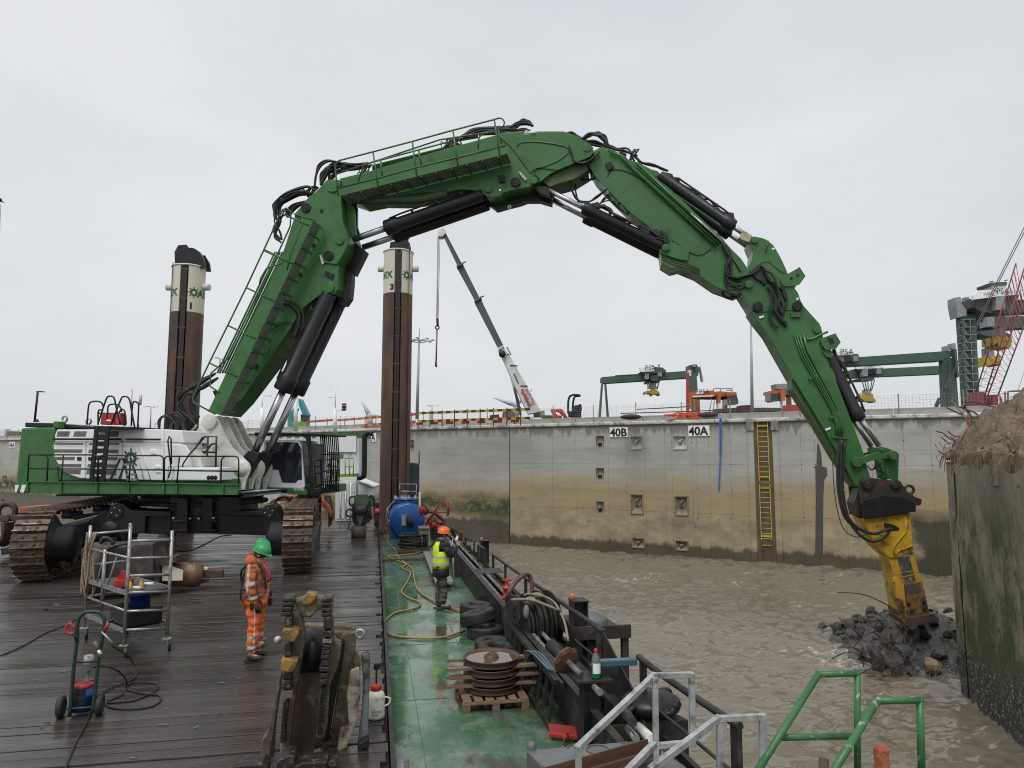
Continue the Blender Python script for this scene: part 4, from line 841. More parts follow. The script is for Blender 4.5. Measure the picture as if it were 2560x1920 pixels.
def track(cx, name_lab, inner):
    c = V((cx, 24.0, 0)) + ud * 0
    tr = bpy.data.objects.new('crawler_track', None); COL.objects.link(tr); tr.location = c; adopt(tr, EX); tr['label'] = name_lab
    R, Lh = .86, 3.45; per = 4 * Lh + 2 * pi * R; n = 48
    for k in range(n):
        s_ = per * k / n
        if s_ < 2 * Lh: p, up, tg = (-Lh + s_, 2 * R), (0, 1), (1, 0)
        elif s_ < 2 * Lh + pi * R: a = (s_ - 2 * Lh) / R; p, up, tg = (Lh + R * sin(a), R + R * cos(a)), (sin(a), cos(a)), (cos(a), -sin(a))
        elif s_ < 4 * Lh + pi * R: p, up, tg = (Lh - (s_ - 2 * Lh - pi * R), 0), (0, -1), (-1, 0)
        else: a = (s_ - 4 * Lh - pi * R) / R; p, up, tg = (-Lh - R * sin(a), R - R * cos(a)), (-sin(a), -cos(a)), (-cos(a), sin(a))
        sagz = -.03 * (1 - (p[0] / Lh) ** 2) if p[1] > 1.5 and abs(p[0]) < Lh else 0
        Z_ = (ud * up[0] + V((0, 0, up[1]))); Y_ = ud * tg[0] + V((0, 0, tg[1])); X_ = Y_.cross(Z_)
        o = bpy.data.objects.new('track_shoe', me_shoe); COL.objects.link(o)
        P_ = c + ud * p[0] + V((0, 0, p[1] + .06 + sagz)); Mx = Matrix((X_, Y_, Z_)).transposed().to_4x4(); Mx.translation = P_
        o.parent = tr; o.matrix_parent_inverse = wm(tr).inverted(); o.matrix_basis = Mx
    lk = []
    for k in range(n):   # chain links under the shoes
        s_ = per * (k + .5) / n
        if s_ < 2 * Lh: p = (-Lh + s_, 2 * R - .09)
        elif s_ < 2 * Lh + pi * R: a = (s_ - 2 * Lh) / R; p = (Lh + (R - .09) * sin(a), R + (R - .09) * cos(a))
        elif s_ < 4 * Lh + pi * R: p = (Lh - (s_ - 2 * Lh - pi * R), .09)
        else: a = (s_ - 4 * Lh - pi * R) / R; p = (-Lh - (R - .09) * sin(a), R - (R - .09) * cos(a))
        for sx in (-.13, .13): q = c + ud * p[0] + us * sx + V((0, 0, p[1] + .06)); lk.append((q - us * .04, q + us * .04))
    for a_, b_ in lk[::1]:
        o = bpy.data.objects.new('chain_link', me_link); COL.objects.link(o); o.parent = tr; o.matrix_parent_inverse = wm(tr).inverted(); o.location = (a_ + b_) / 2
    m_ = MB()
    b = c + V((0, 0, .92)); m_.bar(b - ud * (Lh - .35), b + ud * (Lh - .35), .5, .62)
    m_.build('track_frame', BLACK_DUSTY, tr, bev=.03)
    for e in (-1, 1):
        q = c + ud * Lh * e + V((0, 0, R + .06)); m_ = MB()
        m_.lathe([(.1, -.3), (.5, -.3), (.76, -.2), (.76, .2), (.5, .3), (.1, .3)], q, us, 32); m_.build('idler_wheel' if e > 0 else 'drive_sprocket', MUDDY, tr)
        m_ = MB(); sd_ = us * inner
        m_.lathe([(.0, .86), (.36, .84), (.46, .74), (.47, .42), (.5, .4), (.6, .3)], q, sd_, 28); m_.build('final_drive', BLACK, tr)
    for k in range(7):
        q = c + ud * (-2.7 + k * .9) + V((0, 0, .33)); m_ = MB(); m_.cyl(q - us * .28, q + us * .28, .17, n=16); m_.build('track_roller', MUDDY, tr)
    for k in (-1.4, 1.2):
        q = c + ud * k + V((0, 0, 1.5)); m_ = MB(); m_.cyl(q - us * .25, q + us * .25, .12, n=14); m_.build('carrier_roller', BLACK_DUSTY, tr)
    m_ = MB()
    for (a0, a1) in ((-2.9, -.9), (-.8, 1.2), (1.3, 2.9)):
        b0, b1 = c + ud * a0 - us * inner * .33, c + ud * a1 - us * inner * .33
        m_.add([b0 + V((0, 0, .3)), b1 + V((0, 0, .3)), b1 + V((0, 0, .75)), b0 + V((0, 0, .75))], [(0, 1, 2, 3)])
        m_.bar(b0 + V((0, 0, .8)), b1 + V((0, 0, .8)), .16, .03)
    for k in range(5): q = c + ud * (-2.6 + k * 1.25) - us * inner * .4 + V((0, 0, .62)); m_.bar(q, q + V((0, 0, .2)) - us * inner * .06, .05)
    m_.build('side_guard', STEEL_GREY, tr); return tr
track(-8.68, 'left muddy crawler track beyond the scaffold trolley', 1)
track(-2.2, 'right muddy crawler track beside the green deck', -1)
# ---- carbody
FY = 21.9
def YP(st, y): return [at_y(u, v, y) for u, v in px(st)]
def Yb(st, y, th, name, mt=BLACK, par=EX, bev=.015):
    m_ = MB(); m_.prism(YP(st, y), V((0, th, 0))); return m_.build(name, mt, par, bev=bev)
Yb('H 1470,1180 2060,1180 2080,1500 1460,1500', FY + .25, 3.4, 'carbody')
Yb('H 1260,1345 1475,1345 1475,1510 1240,1500', FY + .2, 2.8, 'carbody_arm'); Yb('i 700,1190 1240,1190 1390,1330 1390,1440 690,1420', FY + .1, 2.8, 'carbody_arm')
Yb('H 870,1440 940,1290 1000,1235 1060,1245 1130,1300 1475,1310 1475,1350 1260,1350 1250,1500 860,1505', FY, 1.0, 'swing_arm'); Yb('i 850,1150 1240,1140 1290,1080 1350,1065 1400,1100 1440,1200 1500,1290 1400,1400 1250,1400 1240,1195 830,1195', FY - .05, 1.0, 'swing_arm')
Yb('H 690,1440 920,1290 930,1320 880,1430', FY + .2, .9, 'link_strut'); Yb('H 620,1350 930,1295 930,1315 640,1385', FY + .5, .3, 'link_strut')
for st, y in (('H 1005,1310', FY), ('I 388,1310', FY - .05)):
    c = YP(st, y)[0]; m_ = MB(); m_.lathe([(0, .05), (.19, .05), (.2, .0)], c, V((0, -1, 0)), 28, False)
    m_.build('hub_cap', BLACK, EX)
    for k in range(4): a = k * pi / 2 + .3; m_ = MB(); m_.lathe([(0, .07), (.018, .07), (.02, .05)], c + V((cos(a) * .11, 0, sin(a) * .11)), V((0, -1, 0)), 8); m_.build('bolt', CHROME, EX)
c = YP('H 950,1455', FY)[0]; m_ = MB(); m_.lathe([(0, .04), (.2, .04), (.21, 0)], c, V((0, -1, 0)), 24); m_.build('hub_cap', BLACK_DUSTY, EX)
for x in (1575, 1790):
    for w, y in ((95, FY - .05),): Yb(f'H {x-w/2},1190 {x+w/2},1190 {x+w/2-8},1500 {x-w/2+8},1500', y, .3, 'upright_web')
for yy in (1385, 1465): Yb(f'H 1490,{yy} 1620,{yy} 1620,{yy+18} 1490,{yy+18}', FY - .12, .3, 'web_step'); Yb(f'H 1740,{yy} 1870,{yy} 1870,{yy+18} 1740,{yy+18}', FY - .12, .3, 'web_step')
for xx in (1640, 1718): m_ = MB(); c = YP(f'H {xx},1370', FY + .2)[0]; m_.lathe([(0, .05), (.05, .05), (.06, 0)], c, V((0, -1, 0)), 16); m_.build('tie_down_eye', CHROME, EX)
for xx in (1500, 1845): m_ = MB(); c = YP(f'H {xx},1366', FY - .05)[0]; m_.lathe([(0, .06), (.03, .05), (.03, 0)], c, V((0, -1, 0)), 10); m_.build('bolt', WHITE, EX)
m_ = MB(); c = MF(0, 0, 1.72); m_.lathe([(.2, 0), (1.95, 0), (1.95, .1), (1.8, .12), (1.8, .26), (1.95, .28), (1.95, .38), (.2, .38)], c, n=48); m_.build('slewing_ring', BLACK_DUSTY, EX)
# ---- upper structure
OW, OH = 2.75, 2.0
def HP(st, o, th, name, mt, par=EX, bev=.02): return Pp(st, o, th, name, mt, par, bev)
cw = HP('H 180,588 460,582 470,600 500,1060 700,1060 700,1160 235,1150 128,1148 134,1060 150,900', OH, 4.3, 'counterweight', GREEN, bev=.05)
HP('H 215,540 455,545 800,575 800,592 455,582 215,580', OH - .25, 3.6, 'top_cover', BLACK)
HP('H 460,530 500,530 505,590 458,582', OH - .02, .3, 'lifting_post', GREEN)
for st in ('H 130,1080 165,1080 142,1145 128,1140', 'H 190,1078 225,1078 205,1145 172,1143', 'H 240,1131 270,1131 265,1145 235,1145', 'H 307,1132 335,1132 330,1147 300,1147', 'H 370,1133 400,1133 395,1148 365,1148'):
    Pp(st, OH + .012, .01, 'warning_stripe', WHITE, cw)
base = HP('H 450,1020 1890,1035 1890,1165 450,1150', OH - .1, 4.0, 'base_frame', GREEN)
hs = HP('H 470,640 1380,640 1380,1040 500,1040', OH - .06, 3.9, 'engine_house', GREEN); HP('H 1380,625 1560,640 1625,1040 1380,1040', OH - .07, 1.0, 'pump_house', WHITE)
def door(st, name='engine_door', mt=WHITE, o=OH): return HP(st, o, .06, name, mt, bev=.02)
d1_ = door('H 442,745 455,714 738,712 735,1023 690,1022 600,990 520,930 470,850 445,790')
d2_ = door('H 743,712 1054,712 1048,1030 741,1025')
d3_ = door('H 1059,712 1412,714 1418,1040 1054,1032')
d4_ = door('H 1416,714 1600,735 1640,800 1640,912 1452,925 1440,1042 1422,1040')
u1 = HP('H 455,706 458,690 492,600 1055,600 1055,706', OH - .02, .8, 'hood', WHITE); u2 = HP('H 1060,598 1420,598 1422,708 1060,706', OH - .03, 3.0, 'hood', WHITE)
HP('H 1422,598 1570,612 1590,715 1424,708', OH - .02, 2.8, 'hood', WHITE)
HP('H 1455,928 1885,930 1893,1042 1450,1040', OH + .15, .7, 'battery_box', WHITE, bev=.03)
LOUV = mat('louvre_mesh_grey', (.12, .11, .1), (.17, .16, .15), sc=6, rough=.6, bump=.3, bsc=80)
for st, par in (('H 500,616 606,616 594,662 488,662', u1), ('H 645,616 750,616 738,662 632,662', u1), ('H 860,616 935,616 925,662 855,662', u1), ('H 945,616 1032,616 1018,664 940,664', u1),
    ('H 470,718 720,718 715,731 462,731', d1_), ('H 776,718 1032,718 1026,732 768,732', d2_), ('H 462,772 712,772 708,802 456,800', d1_), ('H 768,774 1024,776 1020,804 762,802', d2_),
    ('H 458,836 646,837 642,866 465,864', d1_), ('H 800,838 1016,840 1012,866 797,865', d2_), ('H 480,898 702,899 700,928 500,926', d1_), ('H 758,899 1010,902 1006,930 754,928', d2_), ('H 520,948 698,950 694,988 600,985 555,968', d1_), ('H 750,950 1004,954 998,992 746,988', d2_)):
    m_ = MB(); o_ = (OH if par != u1 else OH - .02); P_ = MP(st, o_ + .004); m_.prism(P_, Mn * -.03); m_.build('louvre', LOUV, par)
for st in ('H 665,838 700,838 700,868 665,868', 'H 762,838 797,838 797,868 762,868'): Pp(st, OH + .02, .03, 'latch_box', PAINTBLK, d1_)
for st in ('H 460,684 1046,684', 'H 1085,685 1385,687'): Tb(st, OH + .1, .03, 'grab_rail', BLACK)
for st in ('H 1290,775 1340,775 1350,812 1300,812', 'H 1330,910 1380,910 1388,938 1340,938', 'H 1335,955 1385,955 1390,975 1345,975'): Pp(st, OH + .03, .04, 'pressed_panel', WHITE, d3_, bev=.015)
Tb('H 1060,735 1170,740 1245,1035', OH + .01, .02, 'pressed_rib', WHITE, d3_); Tb('H 1215,725 1300,1030', OH + .01, .02, 'pressed_rib', WHITE, d3_)
b_ = MB(); logo_mesh(b_, mp_(*px('H 1130,850')[0], OH), Mm, V((0, 0, 1)), .3, .012); b_.build('emblem', PRINTG, d3_)
for x in (1803, 1832, 1861): m_ = MB(); c = mp_(*px(f'H {x},1016')[0], OH + .15); m_.lathe([(0, .01), (.06, .01), (.065, 0)], c, Mn, 16); m_.build('vent', PAINTBLK, EX)
# walkway
wk = HP('H 235,1050 2062,1075 2052,1165 235,1150', OW, .05, 'walkway_kerb', GREEN, bev=0)
for a, b in ((235, 525), (525, 825), (835, 1110), (1110, 1405), (1412, 1525), (1525, 1925), (1925, 2050)):
    for x in (a,): Pp(f'H {x-4},{1052+x*.0135} {x+5},{1052+x*.0135} {x+5},{1147+x*.009} {x-4},{1147+x*.009}', OW + .05, .06, 'kerb_rib', GREEN, wk)
Pp('H 235,1048 2062,1073 2062,1079 235,1054', OW + .06, .12, 'kerb_flange', GREEN, wk)
pl = MB(); p0, p1 = mp_(*px('H 235,1120')[0], OW - .05), mp_(*px('H 2055,1140')[0], OW - .05)
pl.add([p0, p1, p1 - Mn * .85, p0 - Mn * .85, p0 + V((0, 0, .04)), p1 + V((0, 0, .04)), p1 - Mn * .85 + V((0, 0, .04)), p0 - Mn * .85 + V((0, 0, .04))], [(0, 1, 2, 3), (7, 6, 5, 4), (0, 4, 5, 1), (2, 6, 7, 3)]); pl.build('walkway_floor', GREEN, EX)
pl = MB(); p0, p1 = mp_(*px('H 480,1160')[0], OH - .2), mp_(*px('H 2100,1150')[0], OH - .2)
pl.prism([p0, p1, p1 - Mn * 3.7, p0 - Mn * 3.7], (0, 0, -.06)); pl.build('belly_plate', BLACK, EX)
def arc(x0, x1, y0, y1, r=25, side='both'):
    return f'{x0},{y1} {x0},{y0+r} {x0+r*.3},{y0+r*.3} {x0+r},{y0} {x1-r},{y0} {x1-r*.3},{y0+r*.3} {x1},{y0+r} {x1},{y1}'
for st in ('H 238,1050 250,820 385,822 408,835 415,860 405,1045', 'H 250,818 810,820 838,832 847,858 838,1052', 'H ' + arc(848, 1412, 826, 1062, 30), 'H ' + arc(1420, 2062, 832, 1072, 30), 'H 1908,1070 1912,870 1925,845 1940,840',
           'H 530,1050 547,822', 'H 1115,1060 1128,826', 'H 1528,1066 1550,836', 'H 252,938 820,942', 'H 850,944 1408,950', 'H 1425,952 2058,962'):
    Tb(st, OW, .022, 'walkway_rail', BLACK, n=8)
# access ladder with hoops, tanks, lugs, masts
la = bpy.data.objects.new('access_ladder', None); COL.objects.link(la); la.location = mp_(*px('H 860,1055')[0], OW - .2); adopt(la, EX)
m_ = MB(); q = MP('H 838,575 790,1055', OW - .25); m_.bar(q[0], q[1], .12, .06, up=Mn); m_.build('stringer', BLACK, la)
m_ = MB(); q = MP('H 935,575 888,1055', OW - .25); m_.bar(q[0], q[1], .12, .06, up=Mn); m_.build('stringer', BLACK, la)
for k in range(8):
    f_ = (k + .5) / 8; a = px('H 838,575 790,1055'); b = px('H 935,575 888,1055'); m_ = MB()
    m_.bar(mp_(a[0][0] + (a[1][0] - a[0][0]) * f_, a[0][1] + (a[1][1] - a[0][1]) * f_, OW - .25), mp_(b[0][0] + (b[1][0] - b[0][0]) * f_, b[0][1] + (b[1][1] - b[0][1]) * f_, OW - .25), .14, .03, up=Mn); m_.build('tread', BLACK, la)
Pp('H 815,572 960,572 1150,578 1150,594 960,590 815,588', OW - .3, 1.6, 'top_platform', BLACK)
for st, o in (('H 752,560 765,400 790,362 850,358 880,372 890,400', 1.6), ('H 845,555 915,345 940,315 970,315 990,340 1010,440 1040,560', 2.2), ('H 960,560 1040,350 1065,318 1095,318 1120,345 1135,430 1165,590', 2.2), ('H 930,470 935,400 970,382 1020,388 1045,420 1050,450', .9),
    ('H 848,560 848,450 865,430 890,440', 1.2), ('H 1020,470 1050,425 1075,440 1080,470 1078,570', 1.2), ('H 1135,570 1145,385 1170,360 1195,380 1198,410 1190,580', 1.6), ('H 848,460 1080,466', 1.2)):
    Tb(st, o, .025, 'top_hand_hoop', BLACK, sm=3)
for x, w in ((890, 60), (950, 62), (1015, 60)):
    Pp(f'H {x-w/2+12},466 {x+w/2-6},462 {x+w/2},560 {x-w/2},558', 1.3, .3, 'fuel_can', mat('red_plastic', (.42, .035, .03), rough=.45), bev=.04)
Pp('H 920,515 958,515 958,528 920,528', 1.31, .01, 'can_label', WHITE)
Tb('H 326,275 300,525', 1.0, .035, 'mast', BLACK, n=8); Pp('H 308,268 350,268 340,275 318,275', 1.02, .2, 'mast_top', BLACK); Pp('H 280,535 322,535 305,510', 1.02, .1, 'mast_foot', BLACK)
Tb('H 1130,570 1142,255', .6, .012, 'aerial', STEEL_GREY); Tb('H 1208,390 1216,300', .6, .05, 'aerial_panel', mat('cream_plastic', (.6, .6, .5), rough=.5))
for st in ('H 560,510', 'H 766,530'): c = mp_(*px(st)[0], 1.2); m_ = MB(); m_.torus(c, Mn, .085, .03, 20, 8); m_.cyl(c - V((0, 0, .3)), c - V((0, 0, .08)), .05, n=10); m_.build('lifting_eye', GALV, EX)
# step ladder standing on the walkway
sl = thing('step_ladder', 'black folding step ladder standing on the walkway of the green machine', 'step ladder', mp_(*px('H 1060,1060')[0], OW - .3))
for st in ('H 1040,850 945,1055', 'H 1070,850 1110,1060', 'H 1085,880 1020,1058', 'H 1130,850 1192,1058'): m_ = MB(); q = MP(st, OW - .3); m_.bar(q[0], q[1], .055, .03, up=Mn); m_.build('leg', BLACK_DUSTY, sl)
for k in range(4):
    y = 905 + k * 42; a = 1130 + (y - 850) * .3; m_ = MB(); q = MP(f'H {a-12-k*0},{y} {a+8},{y}', OW - .28); m_.bar(MP(f'H {1078+k*8},{y}', OW - .28)[0], MP(f'H {a},{y}', OW - .28)[0], .07, .015, up=Mn); m_.build('step', ALU, sl)
m_ = MB(); q = MP('H 1030,850 1125,850', OW - .25); m_.bar(q[0], q[1], .1, .018, up=V((0, 0, 1))); m_.build('top_cap', RED, sl)
# ---- boom foot plates
PL = 'i 560,0 600,-15 650,0 700,50 760,180 860,370 950,460 1030,530 1072,575 1085,625 1070,690 1035,760 1015,850 1002,908 930,915 700,905 690,620 350,610 330,395 400,250 470,120 510,40'
for o in (.72, .25, -.15, -.62): Pp(PL, o, .07, 'boom_foot_plate', WHITE_D, bev=.01, ref=.72)
Pp('i 930,905 1180,905 1170,960 960,985 560,975 700,930', .75, 1.5, 'foot_sill', WHITE)
m_ = MB(); c = mp_(*px('i 602,72')[0], .72); m_.lathe([(0, .07), (.17, .07), (.2, .05), (.24, .05), (.24, 0)], c, Mn, 28); m_.build('boom_pin', WHITE_D, EX)
m_ = MB(); c = mp_(*px('i 975,625')[0], .72); m_.lathe([(0, .06), (.2, .06), (.21, .03), (.26, .03), (.27, 0)], c, Mn, 28); m_.build('cylinder_pin', WHITE_D, EX)
m_ = MB(); c = mp_(*px('i 398,435')[0], .8); m_.lathe([(0, .06), (.16, .06), (.18, 0)], c, Mn, 24); m_.build('filter_cap', BLACK_DUSTY, EX)
for st in ('i 350,460 540,250 680,245 670,610', 'i 575,250 565,600', 'i 460,430 665,438', 'i 680,330 620,340 590,380 520,470 510,600'): Tb(st, 1.2, .028, 'inner_grab_rail', BLACK)
Tb('H 1455,1020 1478,940 1450,700 1462,660 1478,680 1482,900', OH + .25, .022, 'step_rail', BLACK)
Tb('H 1570,1020 1580,900 1640,810 1690,760 1750,665', OH + .1, .022, 'step_rail', BLACK)
# small interior bits between house and foot
HP('H 1600,735 1640,760 1730,840 1740,925 1640,920', OH - .4, 1.0, 'inner_tank', WHITE_D)
# ---- cab on the far side
CO = -.95
HP('i 1240,285 1655,292 1700,350 1738,860 1700,878 1270,862 1245,700', CO, 1.5, 'cab', WHITE, bev=.04)
cabw = Pp('i 1275,310 1655,318 1700,400 1706,765 1662,768 1625,805 1468,800 1425,650 1340,640 1290,640', CO + .012, .012, 'side_window', GLASS)
Pp('i 1725,330 1775,335 1805,850 1765,850 1745,700', CO + .005, .02, 'quarter_window', GLASS)
HP('i 1255,868 1790,880 1770,955 1240,905', CO + .06, 1.6, 'cab_riser', GREEN)
HP('i 1135,198 1500,205 1995,215 1990,240 1740,232 1135,235', CO + .1, 1.75, 'cab_roof_guard', BLACK)
HP('i 1740,232 1800,235 1835,820 1830,905 1765,905 1745,850 1795,835 1785,420', CO + .1, .1, 'guard_post', BLACK)
cg = HP('i 1800,905 1840,905 1840,948 1775,950', CO + .1, 1.6, 'guard_sill', BLACK)
e0 = MP('i 1830,235', CO)[0]; e1 = MP('i 1835,930', CO)[0]
for k in range(10):
    o_ = -.02 - k * .155; m_ = MB(); a, b = e0 + Mn * o_ + Mm * .28, e1 + Mn * o_ + Mm * .28; m_.tube([a, a.lerp(b, .3) + Mm * .04, a.lerp(b, .7) + Mm * .05, b], .022, 6); m_.build('guard_bar', BLACK, EX)
for f_ in (0, .33, .62, .8, 1):
    m_ = MB(); a = e0.lerp(e1, f_) + Mm * .29; m_.bar(a, a - Mn * 1.42, .05 if 0 < f_ < 1 else .12, .04); m_.build('guard_cross_bar', BLACK, EX)
wsc = MB(); a, b = MP('i 1750,330', CO - .05)[0], MP('i 1750,860', CO - .05)[0]; wsc.add([a, a - Mn * 1.35, b - Mn * 1.35, b], [(0, 1, 2, 3)]); wsc.build('windscreen', GLASS, EX)
put_text('KR180', .13, mp_(*px('i 1612,898')[0], CO + .07), Mm, V((0, 0, 1)), WHITE, 'lettering', EX)
seat = MB(); c = MP('i 1560,720', CO - .75)[0]; seat.box(c, (.5, .5, .16)); seat.box(c + V((-.25, 0, .45)), (.14, .5, .8)); seat.build('cab_seat', BLACK_DUSTY, EX, bev=.03)
# far side platform
HP('i 1995,815 2120,820 2118,915 1990,912', -2.6, .9, 'far_walkway_kerb', GREEN)
for st in ('i 1998,530 2050,525 2140,530 2115,810', 'i 2015,810 2025,600 2050,540', 'i 2050,810 2060,530', 'i 1998,600 2130,605', 'i 2000,680 2125,685'): Tb(st, -2.6, .022, 'far_rail', BLACK)
# ---- boom, first section
S1 = 'A 420,1605 A 1060,250 B 345,868 470,700 600,588 690,488 760,478 850,490 835,640 852,690 872,950 925,1095 927,1190 885,1290 800,1420 A 1540,352 1536,560 1505,606 1395,602 1240,720 1140,870 640,1530 520,1655'
boom1 = Pp(S1, .6, 1.2, 'lower_boom', GREEN, bev=.015)
Pp('B 330,872 470,702 600,590 690,490 770,474 850,490 835,640 852,690 872,950 925,1095 927,1190 885,1290 800,1420 660,1402 610,1330 640,1240 690,1200 650,1020 600,980 540,930', .66, .08, 'knee_plate', GREEN, bev=.01)
Pp('B 850,690 1000,720 1030,800 1030,1000 1060,1100 980,1130 930,1180 925,1095 872,950', -.1, .1, 'knee_web', GREEN); Pp('B 850,690 950,710 1000,800 1010,1000 1020,1100 980,1130 930,1180 925,1095 872,950', .2, .08, 'knee_web', GREEN)
Pp('B 800,1425 925,1190 1010,1180 1120,1270 990,1530 960,1520 830,1450', .0, .35, 'shaded_fork_plate', BLACK); Pp('B 825,1460 970,1520 965,1640 A 1640,640 1600,700 1540,700', .1, .3, 'shaded_fork_lug', BLACK_DUSTY)  # far green fork plate and lug, their shade put in as black
pin('B 465,795', .66, .16, 'pin_cap', BLACK); pin('B 718,1325', .66, .16, 'pin_cap', BLACK)
pin('B 765,560', .66, .2, 'pin_boss', GREEN, hub=False); pin('B 838,1155', .66, .15, 'pin_boss', GREEN, hub=False); pin('A 1462,552', .62, .17, 'pin_boss', GREEN, hub=False)
Pp('A 1430,400 1500,430 1490,475 1420,440', .65, .1, 'lamp_box', BLACK, bev=.01); Pp('B 612,1318 630,1312 662,1412 640,1420', .68, .02, 'holed_plate', WHITE_D)
Pp('A 640,1540 1100,900 1140,880 700,1520', .62, .02, 'side_rib', GREEN)
# walkway on the lower boom
pw = 1.3
Pp('A 415,1622 B 420,905 548,940 A 524,1650', pw, .04, 'ladder_kerb', GREEN, boom1)
a0, a1 = MP('A 524,1650', pw)[0], MP('B 548,945', pw)[0]
GRT = mat('dark_grating', (.2, .24, .2), (.13, .16, .13), sc=8, rough=.6, bump=.3, bsc=60)
g_ = MB(); g_.add([a0, a1, a1 - Mn * .5, a0 - Mn * .5], [(0, 1, 2, 3)]); g_.build('grating', GRT, boom1)
for k in range(13):
    p = a0.lerp(a1, (k + .3) / 13); m_ = MB(); m_.bar(p - V((0, 0, .01)), p - Mn * .68 - V((0, 0, .01)), .035, .05); m_.build('grating_bearer', GREEN, boom1)
for st in ('B 310,850 250,797 205,815 A 1000,0 895,228 745,550 585,876 425,1200 280,1505 295,1545 478,1642', 'B 400,890 300,845 A 1125,20 880,560 740,860 600,1150 440,1290 430,1400 520,1462', 'A 895,228 1135,340', 'A 745,550 985,665', 'A 585,876 825,990', 'A 425,1200 665,1318', 'B 200,860 500,990', 'B 0,1255 320,1410', 'A 1060,335 960,370 920,385 870,470 860,520', 'B 420,905 430,960 300,1290 255,1480'):
    Tb(st, pw, .026, 'boom_rail', GREEN, boom1)
for k, (o_, dx) in enumerate(((.35, 0), (.15, -22), (-.1, -45), (-.3, -66))):
    Tb(f'A {1060+dx},240 {880+dx},620 {660+dx},1080 {560+dx},1290', o_, .03, 'boom_pipe', GREEN, boom1)
for st in ('B 640,830', 'A 1210,435', 'A 1325,180', 'A 830,1225'): pin(st, .64, .06, 'small_boss', BLACK_DUSTY, boom1, hub=False, n=10)
# ---- second section
S2 = 'B 835,470 1180,385 C 200,455 320,425 640,335 730,312 900,300 1370,300 1500,350 1565,388 1655,440 1690,475 1702,530 1655,590 1480,655 1220,772 1135,842 1085,870 1040,890 990,917 860,938 700,977 670,1012 590,1030 520,1022 430,962 330,950 200,945 80,975 B 1810,622 1480,660 1240,657 1030,700 860,640'
boom2 = Pp(S2, .58, 1.16, 'upper_boom', GREEN, bev=.015)
Pp('C 640,345 790,320 1370,308 1500,352 1655,440 1700,530 1655,585 1300,730 1060,700 1000,760 850,560 780,470', .62, .05, 'side_plate', GREEN, bev=.006)
Tb('C 1100,830 1030,755 1060,710 1160,688 1320,620 1420,540 1420,490 1380,465 1250,440 1100,420 960,415 880,430 850,470', .63, .022, 'weld_bead', GREEN)
Tb('B 1030,700 1200,720 1740,700 C 80,985', .5, .14, 'belly_tube', GREEN_D)
pin('C 837,865', .6, .15, 'pin_cap', BLACK); pin('C 1632,490', .6, .13, 'pin_boss', GREEN, hub=False); pin('C 1040,850', .62, .11, 'pin_boss', GREEN, hub=False); pin('C 532,942', .6, .12, 'pin_boss', GREEN, hub=False)
Pp('C 640,790 715,785 720,860 650,865', .66, .1, 'lamp_box', BLACK, bev=.01); Pp('C 862,760 885,748 960,828 942,850', .64, .02, 'holed_plate', WHITE_D)
for st in ('C 880,768', 'C 900,789', 'C 920,810', 'C 940,831'): pin(st, .645, .022, 'hole', PAINTBLK, th=.005, hub=False, n=8)
Pp('C 1015,900 1090,850 1200,910 1240,1000 1235,1110 1100,1070 960,1070 880,1100 760,1130 620,1170 500,1080 700,1000 900,950', .0, .3, 'cylinder_lug', BLACK, bev=.01)
Pp('C 1000,890 1200,920 1215,1020 1100,980', .5, .25, 'lug_sleeve', BLACK)
Pp('C 1130,850 1490,665 1600,640 1640,730 1480,830 1300,880 1210,915', .45, .9, 'fork_underside', GREEN_D)
Pp('C 1620,580 1700,520 1790,470 1900,500 1700,700 1660,720', .4, .8, 'fork_link', GREEN_D)
for st in ('C 768,1140', 'C 672,985'): c = mp_(*px(st)[0], .4); m_ = MB(); m_.torus(c, Mn, .045, .018, 16, 8); m_.build('lifting_eye', GALV, EX)
Pp('B 815,585 C 728,455 760,470 775,625 745,548 B 845,662', 1.28, .04, 'walkway_kerb', GREEN, boom2)
a0, a1 = MP('B 845,665', 1.28)[0], MP('C 745,550', 1.28)[0]
g_ = MB(); g_.add([a0, a1, a1 - Mn * .68, a0 - Mn * .68], [(0, 1, 2, 3)]); g_.build('grating', mat('open_grating_grey', (.3, .31, .3), (.1, .105, .1), sc=14, rough=.6), boom2)
for k in range(11): p = a0.lerp(a1, (k + .4) / 11); m_ = MB(); m_.bar(p - V((0, 0, .03)), p - Mn * .68 - V((0, 0, .03)), .04, .04); m_.build('grating_bearer', GREEN, boom2)
for st in ('B 820,660 795,440 788,315 830,272 1205,175 1640,60 C 145,290 600,172 650,155 690,165 715,205 700,245 620,290', 'B 1205,175 1260,545', 'B 1640,60 1690,440', 'C 142,290 200,680', 'C 600,172 660,560', 'B 805,420 C 0,395 420,330 620,290', 'B 820,575 1240,470 1690,345 C 200,590 730,455', 'C 420,500 430,370 480,325 640,300', 'B 1040,505 1110,310 1200,290 2040,65 C 100,440', 'B 1290,270 1305,440', 'B 1710,150 1740,320', 'C 640,270 680,440'):
    Tb(st, 1.28, .025, 'boom_rail', GREEN, boom2)
for k in range(4): Tb(f'B {1200},{330+k*14} {1980},{135+k*15} C 120,{395+k*8} 420,{345+k*8}', .4 - k * .25, .032, 'boom_pipe', GREEN, boom2)
